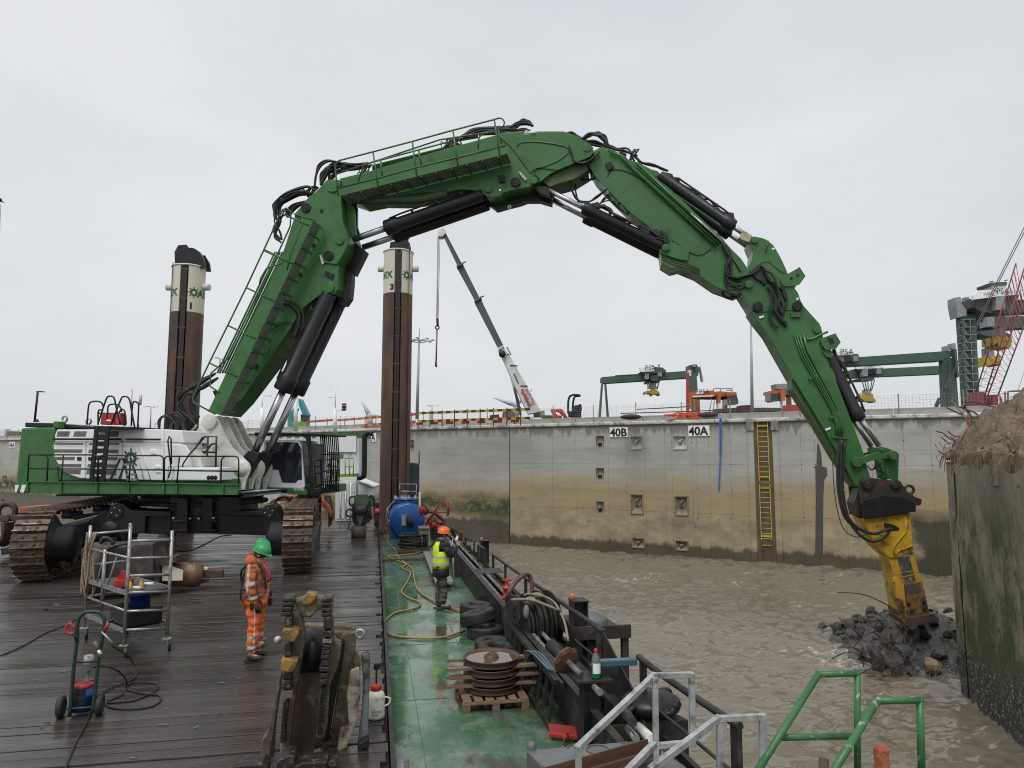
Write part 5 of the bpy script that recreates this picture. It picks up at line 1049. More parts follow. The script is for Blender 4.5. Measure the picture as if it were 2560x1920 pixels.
# ---- third section (intermediate arm)
S3 = 'D 330,232 400,202 440,205 500,215 620,292 760,335 900,412 1620,1112 1700,1200 1790,1290 1850,1380 1870,1480 1860,1600 1745,1645 1540,1572 1350,1442 1180,1372 1100,1392 1000,1332 985,1200 1000,1150 1052,1138 860,962 700,842 480,622 350,482 290,382 270,320'
arm3 = Pp(S3, .42, .84, 'intermediate_arm', GREEN, bev=.015)
Pp('D 760,335 900,408 960,425 985,450 988,475 960,500 1000,560', .36, .7, 'cylinder_bracket', GREEN, arm3)
Pp('D 985,1205 1000,1155 1050,1140 1130,1130 1180,1160 1280,1215 1260,1310 1180,1300 1060,1260 1010,1240', .5, 1.0, 'cylinder_bracket', GREEN, arm3, bev=.01)
for dz in (0, 22, 44): Tb(f'D 1010,{1250+dz} 1110,{1300+dz} 1240,{1330+dz} 1380,{1400+dz}', .43, .018, 'weld_bead', GREEN_D, arm3)
Pp('D 755,345 780,335 1622,1105 1600,1140 745,380', .5, .05, 'perforated_tray', GREEN, arm3)
for st in ('D 480,225 600,275 720,400 1540,1160', 'D 500,215 640,290 760,425 1570,1145', 'D 760,350 1590,1120'): Tb(st, .52, .035, 'arm_pipe', GREEN, arm3)
Tb('D 1290,840 1600,1120', .56, .03, 'bright_pipe', GALV, arm3)
pin('D 265,205', .5, .12, 'pin_boss', GREEN, hub=False); pin('D 942,458', .4, .1, 'pin_boss', GREEN, hub=False); pin('D 1042,1182', .54, .11, 'pin_boss', GREEN, hub=False)
Pp('D 445,345 500,325 535,380 480,420', .5, .1, 'lamp_box', BLACK, bev=.01)
for st, o in (('D 1105,1110 1170,1150 1290,1230 1390,1255 1490,1190', .44), ('D 470,480 490,430 540,410 660,430 850,530', .44), ('D 1690,1270 1780,1420', .44)): Tb(st, o, .012, 'cable', RUBBER, arm3, sm=3)
# ---- stick
S4a = 'E 512,235 560,172 640,180 700,192 765,222 850,292 900,372 960,482 1020,612 1052,692 1132,872 1192,952 1248,1120 1240,1200 1100,1195 640,1222 560,1200 520,1130 380,912 350,860 470,640 555,490 568,370'
headp = Pp(S4a, .44, .88, 'stick_head', GREEN, bev=.015)
S4b = 'E 640,1222 1100,1195 1250,1110 1350,1222 1490,1380 1515,1440 F 320,160 400,280 412,400 445,545 690,1182 780,1495 720,1560 660,1572 620,1540 450,1235 250,890 0,480 E 770,1520 620,1335 530,1200'
stick = Pp(S4b, .42, .84, 'stick', GREEN, bev=.015)
Pp('F 0,470 250,880 455,1245 620,1545 660,1575 600,1540 440,1300 240,960 0,600', .3, .6, 'wear_belly', GREEN_D, stick)
pin('E 590,225', .46, .1, 'pin_boss', GREEN, hub=False); pin('E 510,832', .5, .12, 'pin_boss', GREEN, hub=False); pin('E 632,1142', .46, .14, 'pin_cap', BLACK); pin('E 1180,1135', .46, .14, 'pin_cap', BLACK); pin('E 1450,1465', .44, .1, 'pin_boss', GREEN, hub=False)
Pp('E 945,775 1045,690 1205,600 1290,725 1215,830 1130,860 1010,862 975,840', .5, .06, 'bracket', GREEN, headp); Pp('E 1045,690 1205,600 1290,725 1215,835 1130,870', -.4, .06, 'bracket', GREEN, headp, ref=.5)
Pp('E 1200,600 1212,595 1295,722 1285,735', .5, .95, 'bracket_web', GREEN, headp)
for st in ('E 1185,705', 'E 1095,750'): pin(st, .51, .04, 'hole', PAINTBLK, th=.005, hub=False, n=12)
Pp('F 280,105 420,55 475,145 440,200 340,220 300,175', .55, .06, 'bracket', GREEN, stick); Pp('F 280,105 420,55 475,145 440,200 340,220', -.4, .06, 'bracket', GREEN, stick, ref=.55); Pp('F 418,55 430,52 482,142 472,155', .55, 1.0, 'bracket_web', GREEN, stick)
Pp('F 350,95 400,95 425,150 370,165', .552, .01, 'hole', PAINTBLK, stick)
Pp('F 300,230 370,200 410,250 395,300 340,280', .48, .1, 'cylinder_bracket', GREEN, stick); 
for st in ('E 740,390 785,230', 'E 280,445 400,665'): Tb(st, .46, .015, 'weld_bead', GREEN_D, headp)
Tb('E 620,585 720,515 790,520 870,590 980,675 1000,670', .45, .015, 'weld_bead', GREEN_D, headp)
for dx in (0, 16, 34, 60): Tb(f'F {20+dx*1.5},{60} {95+dx},{285-dx} {385+dx},{790-dx*.2} {500+dx*.8-60},{960-dx*.2} {470+dx-40},{1080}', .48, .018 + .0003 * dx, 'stick_pipe', GREEN, stick)
for st in ('F 180,500', 'F 235,478', 'F 385,885', 'F 445,855'): pin(st, .46, .05, 'pipe_clamp', GREEN, stick, hub=False, n=10)
Pp('F 398,1060 555,1080 550,1100 398,1085', .5, .08, 'manifold', GREEN_D, stick)
for st in ('E 822,335 860,325 870,348 835,360', 'E 1160,1025 1195,1015 1203,1040 1168,1050', 'E 650,1280 715,1262 722,1285 660,1308', 'F 328,995 378,978 384,995 336,1016', 'C 650,940 675,938 676,962 653,965'):
    Pp(st, .625 if st[0] == 'C' else .455, .01, 'data_plate', WHITE)
Pp('E 1090,1225 1225,1220 1215,1285 1095,1285', .5, .08, 'grease_box', GREEN_D)
# ---- linkage, coupler
Pp('F 690,1285 750,1250 850,1228 940,1240 985,1215 1035,1240 1045,1280 1010,1305 930,1290 850,1295 760,1320 715,1345 690,1340', .55, .1, 'link_bar', GREEN, bev=.01); Pp('F 690,1285 850,1228 985,1215 1045,1280 850,1295 715,1345', -.45, .1, 'link_bar', GREEN, bev=.01, ref=.55)
Pp('F 840,1180 880,1170 960,1190 1035,1225 1056,1290 1050,1500 945,1490 915,1310 850,1230', .4, .12, 'bell_crank', GREEN, bev=.01); Pp('F 840,1180 880,1170 960,1190 1035,1225 1056,1290 1050,1500 945,1490 915,1310 850,1230', -.28, .12, 'bell_crank', GREEN, bev=.01, ref=.4)
pin('F 635,1325', .46, .14, 'pin_cap', GREEN_D, th=.12); pin('F 995,1260', .58, .13, 'pin_cap', GREEN_D, th=.1); pin('F 888,1208', .42, .06, 'pin_boss', GREEN, hub=False)
CPL = mat('brown_black_steel', (.035, .026, .026), (.02, .018, .018), sc=3, rough=.55, bump=.1, dirt=(.08, .05, .04), dsc=3, damt=.35)
for o in (.5, -.35): Pp('G 205,180 208,130 230,105 290,102 440,120 480,108 512,132 560,212 600,228 620,260 620,350 450,375 240,405 215,300', o, .13, 'coupler_plate', CPL, bev=.012, ref=.5)
Pp('G 160,290 205,180 480,150 600,260 600,350 240,390 180,385', .3, .6, 'coupler_body', CPL)
Pp('G 215,290 245,262 370,232 560,252 622,300 622,352 240,408', .58, .1, 'lower_bracket', BLACK, bev=.01); Pp('G 590,235 665,262 660,300 640,310 590,300', .2, .1, 'coupler_hook', CPL)
pin('G 262,147', .52, .15, 'pin_cap', BLACK_DUSTY, th=.06); pin('G 470,150', .52, .13, 'pin_cap', BLACK_DUSTY, th=.06)
m_ = MB(); c = mp_(*px('G 572,190')[0], .1); m_.torus(c, Mn, .11, .04, 18, 8); m_.build('safety_eye', CPL, EX)
b_ = MB(); 
for st in ('G 343,130 352,130 350,158 341,158', 'G 352,138 366,140 364,156 358,156', 'G 372,128 380,128 378,160 370,160', 'G 384,125 396,125 396,132 384,134', 'G 384,128 390,128 388,160 382,160'): b_.add(MP(st, .503), [tuple(range(4))])
b_.build('paint_mark', mat('red_spray', (.25, .02, .02), rough=.7, bump=0), EX)
# ---- breaker
BK = bpy.data.objects.new('hydraulic_breaker', None); COL.objects.link(BK); BK.location = mp_(*px('G 500,500')[0], 0); adopt(BK, EX); BK['label'] = 'yellow hydraulic breaker with scraped rusty lower body'
Pp('G 232,406 580,362 600,590 606,655 470,695 425,695 345,622 302,560', .45, .9, 'upper_housing', YELLOW, BK, bev=.02)
Pp('G 425,692 606,655 690,960 725,1110 553,1140 500,1090 470,900', .4, .8, 'lower_housing', YELLOW, BK, bev=.02)
RY = mat('rubbed_yellow_rust', (.3, .15, .03), (.13, .065, .03), sc=3.5, rough=.65, bump=.3, bsc=30, dirt=(.06, .035, .025), dsc=5, damt=.55)
Pp('G 535,890 668,870 722,1106 556,1138', .425, .04, 'wear_plate', RY, BK, bev=.004)
Pp('G 553,1138 755,1106 766,1170 575,1215 556,1200', .5, 1.0, 'foot_collar', RUST_D, BK, bev=.02); Pp('G 500,1090 553,1140 556,1205 512,1150', .45, .85, 'side_skid', RY, BK)
Pp('G 478,990 520,1005 540,1060 545,1100 500,1090', .46, .1, 'side_skid', RY, BK)
m_ = MB(); a, b = mp_(*px('G 665,1190')[0], .0), mp_(*px('G 690,1290')[0], .0); m_.cyl(a, b, .11, n=16); m_.build('chisel', CPL, BK)
pin('G 568,1040', .43, .045, 'hole', PAINTBLK, BK, th=.01, hub=False); pin('G 677,1025', .43, .045, 'hole', PAINTBLK, BK, th=.01, hub=False); pin('G 592,1088', .43, .045, 'hole', PAINTBLK, BK, th=.01, hub=False); pin('G 681,1078', .43, .045, 'hole', PAINTBLK, BK, th=.01, hub=False)
Pp('G 380,435 460,450 500,475 495,495 420,500 390,480', .452, .02, 'hose_port', PAINTBLK, BK)
Tb('G 540,372 548,470 545,505 465,600 455,625 460,670', .46, .03, 'case_edge', YELLOW, BK)
Tb('G 465,680 500,640 600,605', .46, .025, 'case_edge', YELLOW, BK)
NV = mat('scratched_blue_black_print', (.035, .05, .075), (.09, .08, .05), sc=5, rough=.6, bump=.1, dirt=(.3, .2, .05), dsc=6, damt=.35)
for st in ('G 548,898 636,884 652,950 568,965', 'G 480,690 570,678 600,785 510,800', 'G 512,805 603,793 607,815 520,830', 'G 524,838 612,822 622,872 545,885'): Pp(st, .43 if '548' in st else .405, .012, 'worn_sticker', NV, BK)
Pp('G 475,684 572,670 574,680 480,694', .41, .012, 'sticker_edge', WHITE_D, BK)
for st in ('G 455,860', ): c = mp_(*px(st)[0], .42); m_ = MB(); m_.torus(c, Mm, .06, .02, 16, 8); m_.build('side_eye', YELLOW, BK)
# ---- hydraulic cylinders
def ram(name_l, rod, tube, o, rr, rt, collar=.35, par=EX, endr=None, cl_end=0):
    root = bpy.data.objects.new('hydraulic_cylinder', None); COL.objects.link(root); root.location = MP(tube, o)[0]; adopt(root, par); root['label'] = name_l
    m_ = MB(); q = MP(rod, o, abs(o)); t_ = MP(tube, o, abs(o)); m_.cyl(q[0] if (q[0] - t_[0]).length > (q[1] - t_[0]).length else q[1], t_[0] + (t_[1] - t_[0]).normalized() * .25, rr, n=18); m_.build('rod', CHROME, root)
    q = MP(tube, o, abs(o)); m_ = MB(); d_ = (q[1] - q[0]).normalized(); L_ = (q[1] - q[0]).length
    m_.lathe([(rr, -.02), (rt * 1.15, -.0), (rt * 1.22, .05), (rt * 1.22, collar), (rt, collar + .06), (rt, L_ - .06), (rt * .9, L_), (0, L_)], q[0], d_, 26); m_.build('barrel', BLACK, root)
    m_ = MB(); up = V((0, 0, 1)) - d_ * d_.z; up.normalize()
    m_.tube([q[0] + d_ * (collar * .5) + up * rt * 1.25 + Mn * rt * .2, q[0] + d_ * (collar + .2) + up * (rt + .07) + Mn * rt * .3, q[1] - d_ * .5 + up * (rt + .07) + Mn * rt * .3, q[1] - d_ * .35 + up * (rt)], .03, 8)
    for f_ in (.3, .55, .8): c = q[0] + d_ * (L_ * f_) + up * (rt + .04) + Mn * rt * .3; m_.box(c, (.08, .08, .08))
    m_.build('oil_pipe', BLACK_DUSTY, root); return root
for o, lb in ((.42, 'near lower boom cylinder'), (-.42, 'far lower boom cylinder')):
    r_ = ram(lb, 'i 1130,450 A 1040,1470', 'A 1060,1440 1465,600', o, .115, .25, .5)
    Pp('i 1005,480 1060,415 1200,440 1175,520 1100,640 1040,750 1010,730', o + .12, .26, 'clevis', BLACK, r_, bev=.02, ref=.54)
for o in (.42, -.42): ram('near middle boom cylinder' if o > 0 else 'far middle boom cylinder', 'B 985,1145 1380,1015', 'B 1345,1020 C 480,1000', o, .1, .2, .4)
for o in (.4, -.4): ram('near arm cylinder over the sky gap' if o > 0 else 'far arm cylinder over the sky gap', 'C 1150,930 1620,1160', 'D 235,790 1010,1170', o, .075, .165, .3)
Tb('C 1200,1005 1620,1255', .1, .03, 'guide_rod', CHROME)
for o in (.36, -.36): ram('near stick cylinder' if o > 0 else 'far stick cylinder', 'D 1890,1095 1690,960', 'D 1715,975 985,470', o, .075, .16, .3)
Pp('E 370,190 435,88 480,105 560,160 520,260 420,220', .48, .24, 'rod_end', mat('cream_rod_end', (.5, .45, .36), (.35, .28, .2), sc=4, rough=.5, dirt=(.25, .15, .08), dsc=5, damt=.4), bev=.02)
for o in (.3, -.3): ram('near breaker tilt cylinder' if o > 0 else 'far breaker tilt cylinder', 'F 860,1165 640,850', 'F 665,905 370,285', o, .07, .16, .28)
Tb('F 410,210 440,290 500,360 540,450 530,470 480,460', .35, .05, 'hose', RUBBER, sm=4); Tb('F 540,460 575,500 560,560 550,600', .35, .03, 'hose', RUBBER, sm=4)
Pp('F 345,290 400,275 440,400 400,420 370,380', .42, .3, 'rod_eye', BLACK)
# ---- hoses
random.seed(5)
def hoses(st, o0, o1, n, r, j=6, mt=RUBBER, name='hose'):
    base_ = px(st)
    for k in range(n):
        o = o0 + (o1 - o0) * (k / max(1, n - 1)); q = []
        for i, (u, v) in enumerate(base_):
            e = 0 if i in (0, len(base_) - 1) else 1
            q.append(mp_(u + rnd(-j, j) * e, v + rnd(-j, j) * e, o))
        m_ = MB(); m_.tube(smooth_path(q, 5), r, 7); m_.build(name, mt, EX)
hoses('H 1700,300 1600,260 1560,330 1570,420 1640,520 1700,600', .5, -.5, 5, .035, 9); hoses('A 480,1290 350,1370 230,1440 175,1520 190,1600 250,1690', .4, -.3, 4, .035, 5); hoses('A 500,1330 400,1400 300,1460 270,1560 330,1690', .5, -.4, 6, .04, 6)
hoses('H 1375,600 1378,520 1410,482 1470,500 1520,560', .9, .3, 3, .035, 3); hoses('H 1440,600 1460,510 1520,480 1580,520 1620,620 1680,640', .8, -.5, 8, .035, 8); hoses('H 1600,640 1640,650 1700,560', .6, -.3, 5, .03, 5, GALV, 'fitting')
hoses('H 1560,690 1600,600 1640,560 1720,480', .3, -.5, 6, .04, 8)
hoses('B 560,600 470,565 300,610 170,690 115,800 130,900 190,950', .5, .2, 3, .032, 3); hoses('B 540,640 400,640 250,700 160,790 170,900', .4, -.5, 11, .04, 6); hoses('B 480,720 360,780 280,840 260,900', .4, -.4, 6, .035, 7)
hoses('B 560,560 570,430 620,330 720,272 830,300 950,325 1150,300', .5, .2, 2, .035, 3); hoses('B 630,545 660,440 740,350 850,320 1000,340 1180,330', .4, -.5, 11, .04, 7); hoses('B 720,490 760,430 850,380 1000,370', .3, -.4, 5, .04, 7)
hoses('B 600,570 560,600 500,640 380,620 250,660 140,760 130,860', .3, -.2, 4, .03, 10); hoses('B 300,830 210,860 150,940 140,1060 200,1150', .5, 0, 5, .022, 10); hoses('B 1080,480 1110,400 1160,420 1190,480', .5, .2, 8, .016, 22); hoses('B 2000,230 2030,150 2080,170 2120,240', .5, .2, 8, .016, 22)
hoses('B 180,950 125,1020 130,1110 190,1180', .6, .2, 4, .025, 4); hoses('A 1040,640 1150,680 1225,740 1240,830 1215,930', .66, .64, 1, .025, 1); hoses('A 1030,670 1130,700 1190,780 1185,900 1160,980', .7, .6, 4, .035, 5); hoses('A 1120,850 1000,870 940,950', .68, .66, 3, .012, 3); hoses('A 960,1000 900,1070 900,1120 930,1130 950,1070', .68, .66, 1, .012, 2)
hoses('A 1150,1080 1110,1150 1095,1230', .5, .5, 2, .03, 3)
hoses('C 200,400 260,350 420,300 700,275 830,240 930,200 1030,245', .5, -.4, 9, .032, 7); hoses('C 430,340 700,300 900,290 1000,300', .5, -.4, 5, .035, 6); hoses('C 60,470 130,440 200,420 250,460', .5, 0, 6, .02, 12)
hoses('C 1380,330 1470,340 1570,390 1700,430 1850,470 2000,520', .3, -.3, 4, .035, 6); hoses('C 1570,390 1650,345 1730,330 1800,365 1855,450', .3, -.4, 5, .04, 5)
hoses('C 1425,460 1445,560 1500,630 1590,650 1680,615 1765,530', .68, .5, 3, .03, 4); hoses('C 1490,690 1455,820 1470,950 1520,1060 1620,1080 1720,1030 1830,955', .3, 0, 3, .025, 4); hoses('C 1540,780 1560,830 1620,850 1710,825', .1, 0, 2, .035, 3); hoses('C 1520,790 1500,930 1530,1090', 0, 0, 1, .025, 1)
hoses('C 1770,1100 1850,1030 1920,1060 2000,1150 2080,1230', .35, .1, 4, .02, 12); hoses('C 1780,1120 1880,1170 1950,1250 2100,1300 2212,1350', .5, .5, 2, .028, 3)
hoses('D 560,205 650,215 720,260 800,330 900,350 1000,390 1070,425', .3, -.2, 4, .03, 6); hoses('D 700,250 740,230 720,290 740,330', .4, .1, 5, .02, 12); hoses('D 1110,480 1200,570 1350,660 1480,735 1560,810 1660,850', .4, .2, 3, .022, 5)
hoses('D 400,780 450,770 520,850 640,910 700,940 800,990', .55, .4, 3, .025, 6); hoses('D 880,1000 920,1080 980,1060 1030,1090 1040,1130', .55, .3, 6, .022, 14)
hoses('D 340,440 460,560 560,680 640,780 700,830', .3, .1, 4, .018, 10)
hoses('E 150,280 215,340 240,450 225,600 240,700 320,760 420,745 520,670 640,620', .6, .45, 5, .03, 8); hoses('E 180,640 190,800 260,880 360,890 450,840 520,790', .5, .4, 3, .028, 8); hoses('E 520,680 620,600 690,590 740,640', .6, .5, 3, .025, 5)
hoses('E 720,640 800,740 870,860 900,980 940,1150 970,1250', .6, .45, 4, .03, 8); hoses('E 770,860 810,960 840,1080 810,1200 800,1300 830,1370 920,1440', .55, .5, 2, .025, 5); hoses('E 860,1180 920,1260 1000,1380', .55, .5, 4, .028, 8); hoses('E 900,870 960,900 1010,980 1020,1080 980,1180 960,1260', .5, .5, 2, .035, 4)
hoses('E 140,915 155,980 220,1020 290,1020 340,990', .1, .1, 1, .04, 1); hoses('E 1160,1540 1280,1590 1380,1590 1480,1540 1600,1490', .45, .45, 1, .035, 1, GREEN)
hoses('F 480,1105 465,1200 G 40,30 45,200 90,380 170,470 260,500', .6, .55, 1, .04, 1); hoses('F 490,1105 G 62,30 66,200 105,370 190,470 300,515 380,495 430,478', .62, .6, 1, .04, 1); hoses('F 525,1130 G 80,40 85,230 130,420 210,530 300,570 380,550 440,480', .6, .6, 1, .04, 1); hoses('F 400,1260 G 10,150 40,350 90,490 180,540 260,520', .5, .5, 1, .012, 1)
hoses('F 825,1310 850,1360 880,1420 850,1480', .2, .1, 2, .015, 8); hoses('F 745,1360 780,1390 840,1370 880,1340', .2, .1, 2, .015, 4)
for st, o in (('D 590,220 660,250 650,275 580,245', .4), ('D 310,745 370,725 415,760 400,790 330,780', .5), ('D 1030,430 1110,450 1120,480 1050,480', .4), ('D 1650,825 1715,835 1730,900 1680,920', .45), ('D 870,1000 960,990 1030,1090 960,1080', .5), ('E 560,700 690,660 760,790 740,850 690,800 620,760', .55), ('C 920,345 940,290 1075,305 1065,370', .62), ('A 450,1440 540,1440 500,1560', .0), ('E 960,1290 1060,1370 1040,1420 950,1360', .52)):
    Pp(st, o, .12, 'hose_block', BLACK_DUSTY if 'C 920' not in st else GALV, bev=.02)
# ================================================================== THINGS ON THE PONTOON
def Bk(st, d, th, name, mt, par=None, bev=0, **kw):
    m_ = MB(); m_.prism([at_d(u, v, d) for u, v in px(st)], f0_ * th); return m_.build(name, mt, par, bev=bev, **kw)
def Bt(st, d, r, name, mt, par=None, n=6, sm=0, d2=None):
    q = px(st); d2 = d if d2 is None else d2; p = [at_d(u, v, d + (d2 - d) * i / max(1, len(q) - 1)) for i, (u, v) in enumerate(q)]
    m_ = MB(); m_.tube(smooth_path(p, sm) if sm else p, r, n); return m_.build(name, mt, par)
def Yk(st, y, th, name, mt, par=None, bev=0, **kw):
    m_ = MB(); m_.prism(YP(st, y), V((0, th, 0))); return m_.build(name, mt, par, bev=bev, **kw)
def Yt(st, y, r, name, mt, par=None, n=8, sm=0, y2=None):
    q = px(st); y2 = y if y2 is None else y2; p = [at_y(u, v, y + (y2 - y) * i / max(1, len(q) - 1)) for i, (u, v) in enumerate(q)]
    m_ = MB(); m_.tube(smooth_path(p, sm) if sm else p, r, n); return m_.build(name, mt, par)
def Gt(st, z, r, name, mt, par=None, n=8, sm=5):
    m_ = MB(); m_.tube(smooth_path([at_z(u, v, z) for u, v in px(st)], sm), r, n); return m_.build(name, mt, par)
CREAM = mat('cream_pile_paint', (.66, .63, .53), (.6, .57, .47), sc=.8, rough=.55, dirt=(.4, .34, .25), dsc=.9, damt=.2, dsoft=.3)
PILE = mat('brown_pile_steel', (.075, .045, .035), (.05, .034, .03), sc=.7, rough=.55, bump=.08, dirt=(.19, .095, .05), dsc=1.1, damt=.6, dsoft=.3, stretch=(1, 1, .35))
def spud(c, r, ztop, zs, slot, num, lab, capst, lean=0):
    root = thing('spud_pile', lab, 'steel pile', V((c.x, c.y, -.2)), 'spud piles of the pontoon')
    vc = (V((0, 0, 0)) - V((c.x, c.y, 0))).normalized(); a0 = atan2(vc.y, vc.x) + slot; w = .25
    n = 44; an = [a0 + w + (2 * pi - 2 * w) * k / n for k in range(n + 1)]
    def seg(za, zb, name, mt):
        m_ = MB(); vv = []
        for z in (za, zb):
            vv += [(c.x + cos(a) * r, c.y + sin(a) * r, z) for a in an]; vv += [(c.x + cos(a) * r * .72, c.y + sin(a) * r * .72, z) for a in (an[-1], an[0])]
        k = n + 3; m_.add(vv, [(i, i + 1, k + i + 1, k + i) for i in range(n)], True); m_.add(vv, [(n, n + 1, k + n + 1, k + n), (n + 1, n + 2, k + n + 2, k + n + 1), (n + 2, 0, k, k + n + 2)]); m_.build(name, mt, root)
    seg(-3, zs, 'pile_tube', PILE); seg(zs, ztop, 'painted_head', CREAM)
    dv = V((cos(a0), sin(a0), 0)); sv = V((-dv.y, dv.x, 0)); m_ = MB(); z = 0
    m_.box(V((c.x, c.y, (ztop - 3) / 2)) + dv * r * .8, (.2, .2, ztop + 3), Matrix.Rotation(a0, 3, 'Z'))
    m_.build('rack_bar', mat('rack_dark', (.03, .02, .018), rough=.6), root)
    z = 1.0; m_ = MB()
    while z < ztop: m_.bar(V((c.x, c.y, z)) + dv * r * .93 - sv * .14, V((c.x, c.y, z)) + dv * r * .93 + sv * .14, .03, .05); z += 1.25
    m_.build('rack_rung', PILE, root, kind='stuff')
    m_ = MB(); m_.torus((c.x, c.y, ztop), (0, 0, 1), r, .04, 40, 6); m_.build('rim', CREAM, root)
    cap = MB(); pts = [at_plane(u, v, c + dv * .3, f0_) for u, v in px(capst)]; cap.prism(pts, f0_ * .12); cap.prism([p + f0_ * .5 for p in pts], f0_ * .12)
    cc = sum(pts, V((0, 0, 0))) / len(pts); cap.cyl(cc + f0_ * .1, cc + f0_ * .55, .33, n=24); cap.build('sheave_head', BLACK, root)
    for sg in (-1, 1): m_ = MB(); p = V((c.x, c.y, zs + (ztop - zs) * (.58 if num == '1' else .62))) + cr_ * sg * (r + .1); m_.cyl(p - cr_ * sg * .2, p + cr_ * sg * .16, .14, n=16); m_.build('lifting_stub', CREAM, root)
    # wrapped lettering
    def wrap(body, size, start, z0, end=False):
        vs_, fs = text_mesh(body, size, bold=.02); wd_ = max(v.x for v in vs_); st_ = start - (wd_ / r if end else 0)
        b = MB(); b.add([(c.x + cos(st_ + v.x / r) * (r + .006), c.y + sin(st_ + v.x / r) * (r + .006), z0 + v.y) for v in vs_], fs); b.build('lettering', PRINTG if body != num else PAINTBLK, root)
    zt_ = zs + (ztop - zs) * .34
    wrap('ADEX', .42, a0 + w + .62, zt_); wrap('ADEX', .42, a0 - w - .1, zt_, True); wrap(num, .36, a0 + (w + .08) * (1 if num == '1' else -1) - (0 if num == '1' else .22), zs + .12)
    b = MB(); tb_ = MB(); logo_mesh(tb_, (0, 0, 0), (1, 0, 0), (0, 1, 0), .24)
    b.add([(c.x + cos(a0 + w + .36 + v[0] / r) * (r + .006), c.y + sin(a0 + w + .36 + v[0] / r) * (r + .006), zt_ + .15 + v[1]) for v in tb_.v], tb_.f); b.build('emblem', PRINTG, root)
    m_ = MB(); e = V((c.x, c.y, 0)) + V((cos(a0 + (.75 if num == '3' else -.8)), sin(a0 + (.75 if num == '3' else -.8)), 0)) * (r + .05); m_.tube([e + V((0, 0, 1.6)), e + V((0, 0, ztop + .1))], .018, 5); m_.build('wire_rope', BLACK, root); return root
p = at_d(985, 1300, 31); spud(V((p.x, p.y, 0)), .66, at_d(985, 626, 31 - .4).z, at_d(985, 732, 31 - .5).z, .0, '3', 'right brown steel spud pile with cream top numbered 3', 'S 973,625 976,605 1020,598 1026,628')
p = at_d(452, 1100, 29); spud(V((p.x, p.y, 0)), .66, at_d(466, 664, 28.6).z, at_d(466, 778, 28.4).z, -.27, '1', 'left brown steel spud pile with cream top numbered 1', 'x 130,260 128,140 160,82 230,75 268,132 300,148 345,138 388,210 397,285')
# containers and masts behind
CONT = mat('white_container', (.7, .71, .72), (.62, .63, .64), sc=1, rough=.5, dirt=(.35, .3, .24), dsc=1.5, damt=.25)
def container(st, d, th, lab, top, ribs=14, mt=CONT, txt=None):
    q = [at_d(u, v, d) for u, v in px(st)]; root = thing('shipping_container', lab, 'container', q[3]); m_ = MB(); m_.prism(q, f0_ * th); m_.build('shell', mt, root, bev=.02)
    for k in range(ribs): f_ = (k + .5) / ribs; a, b = q[0].lerp(q[1], f_), q[3].lerp(q[2], f_); m_ = MB(); m_.bar(a.lerp(b, .06) - f0_ * .02, a.lerp(b, .94) - f0_ * .02, (q[1] - q[0]).length / ribs * .5, .04, up=f0_); m_.build('rib', mt, root)
    if top: m_ = MB(); m_.prism([q[0] - f0_ * .03 + V((0, 0, .02)), q[1] - f0_ * .03 + cr_ * .02 + V((0, 0, .02)), q[1] - f0_ * .03 + cr_ * .02 - V((0, 0, .22)), q[0] - f0_ * .03 - V((0, 0, .22))], f0_ * (th + .05)); m_.build('top_rail', GREEN, root)
    return root
container('S 812,1083 897,1083 897,1197 812,1197', 35.5, 3, 'white container with green top rail stacked right of the cab', True, 4)
container('S 640,1082 806,1083 806,1200 640,1200', 36, 3, 'white container with green top rail hidden behind the cab', True, 8)
rt_ = container('S 838,1200 890,1200 890,1303 838,1303', 34.6, 3, 'lower white container with door bars behind the right track', False, 4)
for k in (.25, .5, .75): Bt(f'S {838+52*k},1206 {838+52*k},1298', 34.5, .03, 'lock_bar', WHITE, rt_)
Bk('S 818,1090 890,1090 890,1130 818,1130', 35.38, .03, 'roller_shutter', WHITE)
tag(bpy.data.objects['roller_shutter'], 'pale roller shutter set in the upper white container', 'shutter')
container('S 645,1215 700,1215 700,1260 645,1260', 33, 2, 'low white box behind the slewing ring', False, 3)
c_ = container('S 291,1238 386,1238 390,1252 291,1250', 33, 2, 'white box with green lettering glimpsed under the counterweight', False, 0)
q = at_d(*px('H 1120,1204')[0], 32.97); put_text('ADEX', .55, q, cr_, (0, 0, 1), PRINTG, parent=c_); lg = MB(); logo_mesh(lg, at_d(*px('H 1080,1188')[0], 32.97), cr_, V((0, 0, 1)), .3); lg.build('emblem', PRINTG, c_)
sh = thing('site_shed', 'small white lean-to shed between the container and the pile', 'shed', at_d(910, 1300, 34)); Bk('T 1010,1510 1150,1565 1150,1659 1012,1659', 34, 1.5, 'wall', CONT, sh); Bk('T 1005,1500 1160,1560 1160,1572 1005,1512', 33.9, 1.8, 'roof', WHITE, sh)
Bt('T 1155,1045 1110,1035 1080,1060 1072,1100 1068,1420 1050,1470 1000,1482', 33.5, .13, 'exhaust_pipe', BLACK, sm=4, n=12); tag(bpy.data.objects['exhaust_pipe'], 'fat black exhaust pipe bending up beside the white container', 'pipe')
lp = thing('lift_platform', 'lime green caged platform in front of the white container', 'platform', at_d(850, 1190, 32)); LIME = mat('lime_paint', (.22, .4, .04), (.15, .3, .03), sc=2, rough=.5)
Bk('T 735,1450 955,1440 960,1470 740,1480', 32, 1.2, 'floor', LIME, lp)
for st in ('T 760,1450 765,1260', 'T 815,1450 820,1255', 'T 880,1280 880,1450', 'T 925,1285 925,1445', 'T 965,1285 960,1445', 'T 880,1285 965,1285', 'T 880,1370 965,1370', 'T 760,1300 820,1300', 'T 760,1380 820,1380'): Bt(st, 32, .025, 'bar', LIME, lp)
